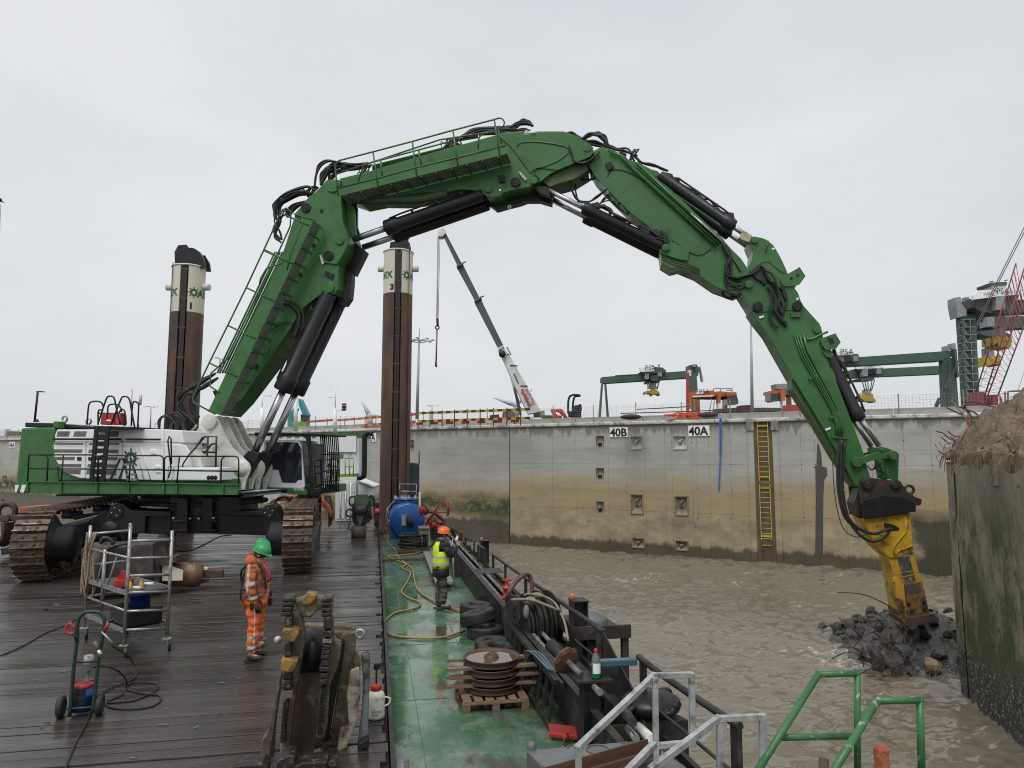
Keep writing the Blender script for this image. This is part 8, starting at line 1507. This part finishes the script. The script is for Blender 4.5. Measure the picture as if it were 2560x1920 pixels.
s2 = carrier('orange straddle carrier half hidden behind the green stick', 90, [('R 1552,402 1620,398 1640,405 1640,425 1552,430', 0, 3, 'cab_roof', OC), ('R 1542,432 1630,428 1640,470 1640,490 1570,498 1545,490', 0, 2, 'cab', GLASS), ('R 1632,392 1670,390 1672,490 1636,492', -.5, .8, 'leg', OC), ('R 1645,490 1668,490 1672,600 1648,602', -.5, .8, 'leg_foot', WHITE), ('R 1695,440 1722,440 1728,600 1698,600', 4, .8, 'leg', OC), ('R 1640,400 1790,395 1790,435 1650,440', 1, 4, 'engine_deck', GD), ('R 1590,345 1720,340 1725,385 1600,390', 2, 2, 'rail_cage', GREY)], 'R 1660,600')
for st in ('R 1050,385 1050,410', 'R 1110,385 1110,408', 'R 1210,385 1210,415', 'R 1050,385 1212,384', 'R 1010,600 1035,475', 'R 1045,600 1060,475', 'R 1160,400 1210,400'): Bt(st, 89, .06, 'rail', GREY, s1)
for st in ('R 1745,450 1800,600', 'R 1765,450 1820,600', 'R 1785,450 1840,600', 'R 1745,500 1800,490', 'R 1760,550 1815,545'): Bt(st, 89, .1, 'lattice', BR, s2)
put_text('PSA', .85, at_d(*px('R 925,430')[0], 89.7), cr_, (0, 0, 1), PAINTBLK, parent=s1)
tag(Bk('R 822,250 838,248 842,600 818,608', 70, .3, 'red_post', BR), 'tall narrow red post in front of the gantry crane leg', 'post'); tag(Bk('R 832,226 858,226 858,275 828,275', 70, .3, 'warning_lamp', CREAM), 'pale lamp box on top of the tall red post', 'lamp')
# red lattice crane boom
lc = thing('lattice_crane_boom', 'red lattice boom of a crawler crane rising out of the right edge', 'crane', at_d(*px('Q 1250,1415')[0], 70)); RL = mat('lattice_red', (.24, .04, .045), (.19, .035, .04), sc=.5, rough=.55)
L0, L1 = [at_d(*px(s_)[0], 70) for s_ in ('Q 1210,1400', 'Q 1560,270')]; R0, R1 = [at_d(*px(s_)[0], 70) for s_ in ('Q 1320,1360', 'Q 1620,560')]
nb = 20
def chord(a, b): m_ = MB(); m_.tube([a, b], .075, 6); m_.build('chord', RL, lc)
for dd in (0, 1.6): chord(L0 + f0_ * dd, L1 + f0_ * dd); chord(R0 + f0_ * dd, R1 + f0_ * dd)
for dd in (0, 1.6):
    for k in range(nb): m_ = MB(); a, b = L0.lerp(L1, k / nb) + f0_ * dd, R0.lerp(R1, (k + .5) / nb) + f0_ * dd; c = L0.lerp(L1, (k + 1) / nb) + f0_ * dd; m_.tube([a, b, c], .032, 4); m_.build('lacing', RL, lc)
Bk('Q 1205,1290 1235,1285 1225,1412 1198,1412', 69.8, 1.9, 'boom_foot', RL, lc); Bk('Q 1300,1310 1340,1315 1335,1412 1290,1412', 69.8, 1.9, 'boom_foot', RL, lc)
for st in ('Q 855,1410 920,1270 1100,920 1330,440 1560,-20', 'Q 870,1412 935,1275 1110,930 1345,440 1580,-20', 'Q 1485,1290 1540,1130', 'Q 1200,1240 1260,1090'): Bt(st, 66, .045 if '855' in st or '870' in st else .02, 'pendant_rope', GD, lc)
Bk('Q 855,1395 880,1335 895,1340 870,1410', 66, .2, 'rope_socket', GD, lc); Bk('Q 810,1412 860,1408 858,1424 815,1424', 66, .5, 'anchor_shoe', BR, lc); Bk('Q 905,1290 925,1262 935,1268 915,1296', 66, .2, 'rope_block', BLACK, lc)
tr_ = Bt('Q 1415,1400 1412,1300 1430,1285 1540,1280', 40, .05, 'crowd_fence', STEEL_GREY, None, sm=2); tag(tr_, 'grey tubular crowd barrier behind the dirt mound', 'barrier')
# teal crane far left
tl = thing('teal_excavator', 'teal demolition excavator with lime body behind the cab', 'excavator', at_d(*px('T 400,1010')[0], 75)); TE = mat('teal_paint', (.03, .3, .3), (.03, .22, .24), sc=1, rough=.5)
for st, mt in (('T 415,695 435,700 512,860 495,880 465,870 420,760', TE), ('T 375,780 395,790 355,900 340,985 310,985 310,900 340,830', TE), ('T 355,925 500,920 500,1005 355,1010', LIME), ('T 440,850 500,860 500,930 440,925', BLACK_DUSTY)): Bk(st, 75, 1.2, 'body_part', mt, tl, .02)
for st in ('T 555,620 760,825', 'T 510,660 610,890', 'T 505,660 490,780', 'T 100,655 240,590'): pass
# object at left picture edge: lamp on a wire
sl_ = thing('edge_crane_tip', 'small dark crane tip with ropes at the left edge of the sky', 'crane tip', at_d(0, 500, 40)); m_ = MB(); m_.ball(at_d(-1, 500, 40), .13, 12); m_.build('sheave', BLACK, sl_); Bt('S 2,503 10,506', 40, .03, 'pin', BLACK, sl_); Bt('S 2,510 -2,620', 40, .012, 'rope', GD, sl_)
# ================================================================== PEOPLE
def skinm(verts, edges, radii, name, mt, par=None, lv=2, root=0, T=None, wr=0):
    me = bpy.data.meshes.new(name); me.from_pydata([tuple(T @ V(v)) for v in verts], edges, []); o = bpy.data.objects.new(name, me); COL.objects.link(o)
    s_ = o.modifiers.new('skin', 'SKIN'); s_.use_smooth_shade = True
    if not me.skin_vertices: me.attributes
    k = T.to_scale()[0]
    for i, r in enumerate(radii):
        d_ = me.skin_vertices[0].data[i]; r = r if isinstance(r, tuple) else (r, r); d_.radius = (r[0] * k, r[1] * k); d_.use_root = (i == root)
    ss = o.modifiers.new('sub', 'SUBSURF'); ss.levels = lv; ss.render_levels = lv
    dg = bpy.context.evaluated_depsgraph_get(); dg.update(); m2 = bpy.data.meshes.new_from_object(o.evaluated_get(dg)); bpy.data.objects.remove(o); bpy.data.meshes.remove(me)
    m2.materials.clear(); m2.materials.append(mt); 
    if wr:
        for v_ in m2.vertices: c = v_.co; v_.co = c + v_.normal * wr * (noise.noise(V((c.x * 7, c.y * 7, c.z * 13))) + .6 * noise.noise(V((c.x * 16, c.y * 16, c.z * 30))))
    for p in m2.polygons: p.use_smooth = True; p.material_index = 0
    o = bpy.data.objects.new(name, m2); COL.objects.link(o)
    if par is not None: adopt(o, par)
    return o
SKIN = mat('skin', (.42, .24, .17), (.36, .19, .14), sc=9, rough=.5, bump=.03)
def banded(name, c, c2, band, z0s, hw, xs=(), origin=(0, 0, 0), fw=None, dirt=None):
    m = mat(name, c, c2, sc=6, rough=.85, bump=.35, bsc=9, dirt=dirt, dsc=4, damt=.35, dsoft=.25); t = NT(m); B = m.node_tree.nodes['Principled BSDF']; L = m.node_tree.links
    pos = t.n('ShaderNodeTexCoord').outputs['Object']; S_ = sep(t, pos); old = B.inputs['Base Color'].links[0].from_socket; f = None
    for z in z0s: q = t.math('LESS_THAN', t.math('ABSOLUTE', t.math('SUBTRACT', S_[2], z)), hw); f = q if f is None else t.math('MAXIMUM', f, q)
    for x, w, za, zb in xs:
        dx = t.math('LESS_THAN', t.math('ABSOLUTE', t.math('SUBTRACT', S_[0], x)), w); dx = t.math('MULTIPLY', dx, t.math('GREATER_THAN', S_[2], za)); dx = t.math('MULTIPLY', dx, t.math('LESS_THAN', S_[2], zb)); f = dx if f is None else t.math('MAXIMUM', f, dx)
    L.new(t.mix(f, old, band), B.inputs['Base Color']); return m
def person(pos, face, lab, pose, look, H=1.78):
    """pose: joints in the person's own frame, x forward, y left, z up, metres for a 1.78 m body"""
    root = thing('person', lab, 'person', pos); k = H / 1.78
    T = Matrix.Translation(V(pos)) @ Matrix.Rotation(face, 4, 'Z') @ Matrix.Diagonal((k, k, k, 1)); P = pose
    names = ['pel', 'sp', 'ch', 'nk', 'hd', 'ht', 'lsh', 'lel', 'lwr', 'rsh', 'rel', 'rwr', 'lhp', 'lkn', 'lan', 'lto', 'rhp', 'rkn', 'ran', 'rto']; idx = {n: i for i, n in enumerate(names)}
    E = [('pel', 'sp'), ('sp', 'ch'), ('ch', 'nk'), ('nk', 'hd'), ('hd', 'ht'), ('ch', 'lsh'), ('lsh', 'lel'), ('lel', 'lwr'), ('ch', 'rsh'), ('rsh', 'rel'), ('rel', 'rwr'), ('pel', 'lhp'), ('lhp', 'lkn'), ('lkn', 'lan'), ('lan', 'lto'), ('pel', 'rhp'), ('rhp', 'rkn'), ('rkn', 'ran'), ('ran', 'rto')]
    R = {'pel': (.13, .1), 'sp': (.12, .095), 'ch': (.14, .11), 'nk': .055, 'hd': (.085, .1), 'ht': (.07, .08), 'lsh': .06, 'lel': .042, 'lwr': .03, 'lhp': .085, 'lkn': .055, 'lan': .04, 'lto': .035}
    rad = [R[n if n in R else 'l' + n[1:]] for n in names]
    body = skinm([P[n] for n in names], [(idx[a], idx[b]) for a, b in E], rad, 'body', SKIN, root, 2, 0, T)
    tn = ['pel', 'sp', 'ch', 'nk', 'lsh', 'lel', 'lwr', 'rsh', 'rel', 'rwr']; ti = {n: i for i, n in enumerate(tn)}
    jl = look.get('jacket_len', .93); pts = [V(P[n]) for n in tn]; pts[0] = V((P['pel'][0], 0, jl)); pts[3] = V(P['nk']) - V((.01, 0, .03))
    for s_ in ('l', 'r'): pts[ti[s_ + 'wr']] = V(P[s_ + 'el']).lerp(V(P[s_ + 'wr']), .93)
    g = look.get('bulk', 1); jr = [(.17 * g, .15 * g), (.165 * g, .135 * g), (.175 * g, .14 * g), (.075, .08), .082 * g, .07 * g, .055 * g, .082 * g, .07 * g, .055 * g]
    te = [(0, 1), (1, 2), (2, 3), (2, 4), (4, 5), (5, 6), (2, 7), (7, 8), (8, 9)]
    skinm(pts, te, jr, 'jacket', look['jacket'], root, 3, 0, T, .03)
    ln = ['pel', 'lhp', 'lkn', 'lan', 'rhp', 'rkn', 'ran']; lp = [V(P[n]) for n in ln]; lp[3] = V(P['lan']) + V((0, 0, .02)); lp[6] = V(P['ran']) + V((0, 0, .02))
    skinm(lp, [(0, 1), (1, 2), (2, 3), (0, 4), (4, 5), (5, 6)], [(.155, .12), .108 * g, .082 * g, .075 * g, .108 * g, .082 * g, .075 * g], 'trousers', look['trousers'], root, 3, 0, T, .03)
    for s_ in ('l', 'r'):
        a, b = V(P[s_ + 'an']), V(P[s_ + 'to']); d = (b - a); d.z = 0; d.normalize()
        v = [a + V((0, 0, .04)), a + V((0, 0, -.03)), a - d * .05 + V((0, 0, -.04)), a + d * .1 + V((0, 0, -.045)), b + d * .03 + V((0, 0, .015))]
        bo = skinm(v, [(0, 1), (1, 2), (1, 3), (3, 4)], [.055, .052, .045, .048, .036], 'boot', look['boots'], root, 2, 1, T)
        m_ = MB(); m_.prism([T @ (a - d * .1 + V((-d.y, d.x, 0)) * .045 + V((0, 0, -.075))), T @ (b + d * .06 + V((-d.y, d.x, 0)) * .045 + V((0, 0, -.075 - 0))), T @ (b + d * .06 - V((-d.y, d.x, 0)) * .045 + V((0, 0, -.075))), T @ (a - d * .1 - V((-d.y, d.x, 0)) * .045 + V((0, 0, -.075)))], (0, 0, -.02)); m_.build('boot_sole', PAINTBLK, bo, bev=.006)
    # hands: palm, four fingers and thumb in one chain mesh each
    for s_ in ('l', 'r'):
        w, e = V(P[s_ + 'wr']), V(P[s_ + 'el']); d = (w - e).normalized(); sd_ = V(P.get(s_ + 'side', (1, 0, 0))); sd_ = (sd_ - d * sd_.dot(d)).normalized(); nn = d.cross(sd_); cu = P.get(s_ + 'curl', .5)
        vs_, es, rs = [w, w + d * .045, w + d * .085], [(0, 1), (1, 2)], [.026, (.036), (.034)]
        for f_ in range(4):
            o = (f_ - 1.5) * .021; L_ = (.068, .078, .074, .058)[f_]; a = len(vs_); b0 = w + d * .09 + sd_ * -o; c = P.get(s_ + 'cs', 1)
            vs_ += [b0, b0 + (d * cos(cu) + nn * c * sin(cu)) * L_ * .5, b0 + (d * cos(cu) + nn * c * sin(cu)) * L_ * .5 + (d * cos(cu * 2) + nn * c * sin(cu * 2)) * L_ * .5]; es += [(2, a), (a, a + 1), (a + 1, a + 2)]; rs += [.0115, .0105, .009]
        a = len(vs_); b0 = w + d * .04 + sd_ * .03; vs_ += [b0, b0 + (d * .7 + sd_ * .7) * .035, b0 + (d * .7 + sd_ * .7) * .035 + (d * .9 + sd_ * .2) * .03]; es += [(1, a), (a, a + 1), (a + 1, a + 2)]; rs += [.014, .012, .01]
        skinm(vs_, es, rs, 'glove' if look['hands'] is not SKIN else 'hand', look['hands'], root, 1, 0, T)
    # face
    hd = V(P['hd']); fwd = V(P.get('gaze', (1, 0, 0))).normalized(); lf = V((0, 0, 1)).cross(fwd).normalized(); up = fwd.cross(lf); c0 = hd + up * .0
    m_ = MB(); q = [c0 + fwd * .1 + up * .02, c0 + fwd * .125 - up * .022, c0 + fwd * .1 - up * .035]; m_.tube([T @ x for x in q], [.009, .016, .012], 8)
    for sg in (-1, 1): m_.ball(T @ (c0 + lf * sg * .088 + up * -.005), .03 * k, 8, (1, .45, 1.2))
    m_.ball(T @ (c0 + fwd * .085 - up * .085), .03 * k, 8); m_.build('nose_and_ears', SKIN, root)
    m_ = MB(); [m_.ball(T @ (c0 + fwd * .093 + lf * sg * .032 + up * .008), .011 * k, 8) for sg in (-1, 1)]; m_.build('eyes', PAINTBLK, root)
    m_ = MB(); m_.tube([T @ (c0 + fwd * .1 + lf * .022 - up * .058), T @ (c0 + fwd * .108 - up * .058), T @ (c0 + fwd * .1 - lf * .022 - up * .058)], .005, 6); m_.build('mouth', mat('lips', (.3, .12, .1), bump=0), root)
    # helmet
    hm = thing('helmet', look['helmet_label'], 'helmet', T @ (hd + up * .12)) if False else None
    m_ = MB(); hc = hd + up * .045; R3 = Matrix((lf, fwd, up)).transposed(); vv = []; n, mm = 28, 9
    for i in range(mm + 1):
        a = pi / 2 * i / mm
        for j in range(n): b = 2 * pi * j / n; vv.append(T @ (hc + R3 @ V((cos(b) * .118 * cos(a), sin(b) * .14 * cos(a) + .005, .135 * sin(a) ** .9))))
    m_.add(vv, [(i * n + j, i * n + (j + 1) % n, (i + 1) * n + (j + 1) % n, (i + 1) * n + j) for i in range(mm) for j in range(n)], True)
    br = []
    for j in range(n): b = 2 * pi * j / n; e = 1.05 + .2 * max(0, sin(b)) ** 3; br.append(T @ (hc + R3 @ V((cos(b) * .118 * 1.05, sin(b) * .14 * e + .005, -.012 * e))))
    m_.add(vv[:n] + br, [(j, (j + 1) % n, n + (j + 1) % n, n + j) for j in range(n)], True)
    m_.tube([T @ (hc + R3 @ V((0, .14 * cos(a), .139 * sin(a)))) for a in [pi * q / 12 for q in range(1, 12)]], .014, 6)
    m_.build('hard_hat', look['hat'], root)
    m_ = MB(); m_.ball(T @ (hd + up * .01 - fwd * .012), .104 * k, 14, (1, 1, .85)); m_.build(look.get('under', 'hair'), look['hair'], root)
    return root, T
ORJ = (.75, .16, .035)
stand = dict(pel=(0, 0, .95), sp=(0, 0, 1.12), ch=(.0, 0, 1.33), nk=(.01, 0, 1.49), hd=(.04, 0, 1.62), ht=(.035, 0, 1.70), lsh=(0, .19, 1.4), lel=(.0, .25, 1.13), lwr=(.1, .25, .9), rsh=(0, -.19, 1.4), rel=(.0, -.25, 1.13), rwr=(.1, -.25, .88), lhp=(0, .09, .88), lkn=(.03, .11, .5), lan=(-.02, .12, .1), lto=(.13, .14, .055), rhp=(0, -.09, .88), rkn=(.04, -.11, .5), ran=(0, -.12, .1), rto=(.16, -.14, .055))
# worker in front, seen from his right side, looking right
f1 = radians(-12); p1_ = V((-1.82, 11.9, .012)); z_ = p1_.z
J1 = banded('orange_hiviz_jacket', (.52, .14, .045), (.3, .1, .045), (.42, .4, .36), (z_ + 1.0, z_ + 1.22), .025, ((-1.9, .017, 1.0, 1.5),), dirt=(.13, .08, .05)); T1 = banded('orange_hiviz_trousers', ORJ, (.62, .12, .03), (.5, .5, .47), (z_ + .22, z_ + .37), .028, ((-1.79, .009, .1, .85),), dirt=(.35, .12, .05))
GLV = mat('black_glove', (.015, .015, .016), rough=.6, bump=.3); HG = mat('green_hard_hat', (.025, .3, .1), (.03, .26, .09), rough=.35, bump=0)
ps = dict(stand); ps['gaze'] = (1, 0, -.35); ps['hd'] = (.06, 0, 1.61); ps['ht'] = (.05, 0, 1.69); ps['rcs'] = -1
A_, TA = person(p1_, f1, 'worker in orange suit and green hard hat, front one of the pair on the timber', ps, dict(jacket=J1, trousers=T1, boots=mat('dark_boot', (.03, .028, .026), rough=.6, bump=.2), hands=GLV, hat=HG, hair=mat('dark_cap', (.04, .035, .03), rough=.9), helmet_label='', bulk=1.12, jacket_len=.9), 1.8)
# hood, harness straps, red life vest edge, radio
m_ = MB(); c = TA @ V((-.07, 0, 1.5)); m_.ball(c, .13, 14, (.95, 1.1, .75)); m_.build('hood', J1, A_)
STR = mat('black_webbing', (.015, .015, .018), rough=.8)
for q in ([(-.02, -.12, 1.5), (-.19, -.1, 1.38), (-.21, -.05, 1.2), (-.14, -.2, 1.1), (.05, -.28, 1.12)], [(.06, -.12, 1.5), (.17, -.15, 1.35), (.2, -.14, 1.2), (.19, -.1, 1.1)], [(-.2, .1, 1.4), (-.215, 0, 1.2), (-.2, -.1, 1.08)]): m_ = MB(); m_.tube(smooth_path([TA @ V(x) for x in q], 4), .018, 6); m_.build('harness_strap', STR, A_)
m_ = MB(); m_.tube(smooth_path([TA @ V(x) for x in ((.1, -.07, 1.5), (.19, -.1, 1.4), (.25, -.1, 1.28), (.22, -.09, 1.2))], 4), [.018] * 3 + [.032] * 8 + [.02] * 2, 8); m_.build('life_vest', mat('red_pink_vest', (.35, .03, .06), rough=.7), A_)
m_ = MB(); a = TA @ V((.02, -.2, .86)); m_.box(a, (.05, .03, .13)); tag(m_.build('radio', PAINTBLK, bev=.008), 'small black radio clipped at the hip of the nearest orange worker', 'radio')
m_ = MB(); a = TA @ V((-.24, .02, .98)); m_.tube([a + V((0, 0, .1)), a, a - V((0, 0, .08))], .015, 6); m_.build('strap_tail', STR, A_)
# second worker half hidden behind
p2_ = V((-1.93, 12.75, .012)); ps2 = dict(stand); ps2['gaze'] = (1, .1, -.3); ps2['lwr'] = (.12, .24, .9)
B_, TB_ = person(p2_, radians(-5), 'second orange worker with ear defenders almost hidden behind the first one', ps2, dict(jacket=banded('orange_hiviz_jacket_b', (.7, .14, .06), (.55, .1, .05), (.5, .48, .45), (1.05, 1.25), .03), trousers=mat('brown_stained_trousers', (.32, .15, .07), (.6, .14, .04), sc=7, rough=.85, bump=.3, dirt=(.12, .07, .04), dsc=6, damt=.5), boots=mat('tan_boot', (.4, .3, .16), (.33, .24, .12), rough=.7, bump=.2), hands=GLV, hat=HG, hair=mat('dark_cap_b', (.05, .04, .035), rough=.9), helmet_label='', bulk=1.08), 1.75)
m_ = MB(); m_.ball(TB_ @ V((.02, -.115, 1.6)), .055, 10, (1, .6, 1.1)); m_.ball(TB_ @ V((.02, .115, 1.6)), .055, 10, (1, .6, 1.1)); m_.build('ear_defender', PAINTBLK, B_); m_ = MB(); m_.tube([TB_ @ V((.02, .13 * cos(a), 1.6 + .19 * sin(a))) for a in [pi * q / 10 for q in range(11)]], .008, 5); m_.build('headband', mat('hiviz_yellow_band', (.6, .65, .05), rough=.6), B_)
m_ = MB(); m_.ball(TB_ @ V((-.13, 0, 1.42)), .12, 12, (.8, 1, 1.2)); m_.build('collar_pack', mat('red_pack', (.5, .03, .06), rough=.7), B_)
fe = thing('fire_extinguisher', 'red and yellow cylinder top standing behind the green helmets', 'fire extinguisher', at_y(*px('y 320,160')[0], 17)); q = at_y(*px('y 320,160')[0], 17); m_ = MB(); m_.lathe([(.0, -1.2), (.1, -1.2), (.1, -.02), (.1, .06)], V((q.x, q.y, q.z)), n=18); m_.build('cylinder', mat('ext_yellow', (.6, .35, .03), rough=.4), fe); m_ = MB(); m_.lathe([(.12, .06), (.13, .1), (.12, .2), (.03, .22), (.03, .32), (.05, .34), (0, .36)], q, n=18); m_.build('red_head', RED, fe); fe.location.z = 0
# man taking a picture
p3_ = V((1.5, 15.95, -.198)); f3 = radians(12); zb = p3_.z
COAT = mat('dark_navy_coat', (.012, .013, .018), (.018, .019, .024), sc=6, rough=.85, bump=.35, bsc=10)
ps3 = dict(stand); ps3.update(rel=(.14, -.26, 1.17), rwr=(.36, -.12, 1.36), lel=(.18, .2, 1.17), lwr=(.37, .05, 1.36), rsh=(.03, -.18, 1.4), rside=(0, 0, 1), lside=(0, 0, 1), rcurl=.75, lcurl=.75, rcs=1, lcs=-1, gaze=(1, -.1, -.12), hd=(.05, 0, 1.62), ht=(.04, 0, 1.7), rkn=(.05, -.1, .5), rto=(.17, -.17, .055))
C_p, TC = person(p3_, f3, 'man in yellow reflective vest and orange hard hat holding up a phone', ps3, dict(jacket=COAT, trousers=mat('olive_trousers', (.075, .07, .055), (.055, .05, .04), sc=7, rough=.85, bump=.35, bsc=8), boots=mat('black_walking_boot', (.025, .024, .024), (.05, .045, .04), rough=.6, bump=.2), hands=SKIN, hat=mat('orange_hard_hat', (.8, .16, .03), rough=.35, bump=0), hair=mat('black_beanie', (.012, .012, .014), rough=.95, bump=.3), under='beanie', helmet_label='', bulk=1.1, jacket_len=.82), 1.79)
VEST = banded('yellow_reflective_vest', (.62, .75, .03), (.5, .66, .02), (.42, .43, .42), (zb + 1.0, zb + 1.15), .025)
m_ = MB(); n = 26; vv = []
for z, rx, ry, cx in ((.9, .19, .215, 0), (1.0, .187, .21, 0), (1.15, .178, .205, 0), (1.27, .182, .207, 0), (1.35, .178, .19, 0), (1.43, .14, .15, .0), (1.49, .1, .12, 0)):
    for j in range(n): a = 2 * pi * j / n; w = .004 * sin(a * 5 + z * 20); vv.append(TC @ V((cx + cos(a) * (rx + w), sin(a) * (ry + w), z)))
fs = [(i * n + j, i * n + (j + 1) % n, (i + 1) * n + (j + 1) % n, (i + 1) * n + j) for i in range(6) for j in range(n)]
fs = [f for k_, f in enumerate(fs) if not (k_ // n >= 3 and abs(((k_ % n + .5) / n * 2 * pi + pi / 2) % pi - pi * 0) < .62 or k_ // n >= 3 and abs(((k_ % n + .5) / n * 2 * pi + pi / 2) % pi - pi) < .62)]
m_.add(vv, fs, True); vo = m_.build('vest', VEST, C_p); so = vo.modifiers.new('thickness', 'SOLIDIFY'); so.thickness = .006
m_ = MB(); m_.add([TC @ V((cos(a) * rx, sin(a) * ry, z)) for z, rx, ry in ((.98, .17, .19), (.85, .185, .205), (.72, .19, .21), (.71, .17, .19)) for a in [2 * pi * j / 20 for j in range(20)]], [(i * 20 + j, i * 20 + (j + 1) % 20, (i + 1) * 20 + (j + 1) % 20, (i + 1) * 20 + j) for i in range(3) for j in range(20)], True); m_.build('coat_skirt', COAT, C_p)
m_ = MB(); m_.torus(TC @ V((-.0, 0, 1.5)), V((.15, 0, 1)), .085, .04, 20, 8); m_.build('scarf', mat('dark_grey_scarf', (.05, .05, .055), rough=.95, bump=.4), C_p)
phn = MB(); c = TC @ V((.45, -.03, 1.46)); phn.box(c, (.012, .075, .15), Matrix.Rotation(f3, 3, 'Z') @ Matrix.Rotation(-.2, 3, 'Y')); tag(phn.build('phone', PAINTBLK, bev=.006), 'dark phone held up by the man in the yellow vest', 'phone')
b2 = thing('spray_bottle', 'green and white bottle standing on the bulwark rail beyond the raised hand', 'bottle', at_x(*px('z 580,470')[0], 2.75)); q = at_x(*px('z 575,480')[0], 2.75); m_ = MB(); m_.lathe([(0, -.1), (.055, -.1), (.055, .03), (.05, .06)], q, V((.25, 0, 1)), 16); m_.build('green_part', mat('bottle_green', (.02, .3, .06), rough=.3, bump=0), b2); m_ = MB(); m_.lathe([(.05, .06), (.05, .14), (.03, .17), (.03, .22), (0, .22)], q, V((.25, 0, 1)), 16); m_.build('white_top', WHITE, b2)
tr = thing('tripod_pole', 'thin silver pole standing behind the man in the yellow vest', 'pole', at_z(*px('z 550,1200')[0], -.2)); q = at_z(*px('z 550,1220')[0], -.2); m_ = MB(); m_.tube([q, q + V((-.06, .0, 1.25))], .012, 6); m_.tube([q + V((.02, .05, 0)), q + V((-.1, .06, 1.2))], .01, 6); m_.build('pole', GALV, tr)
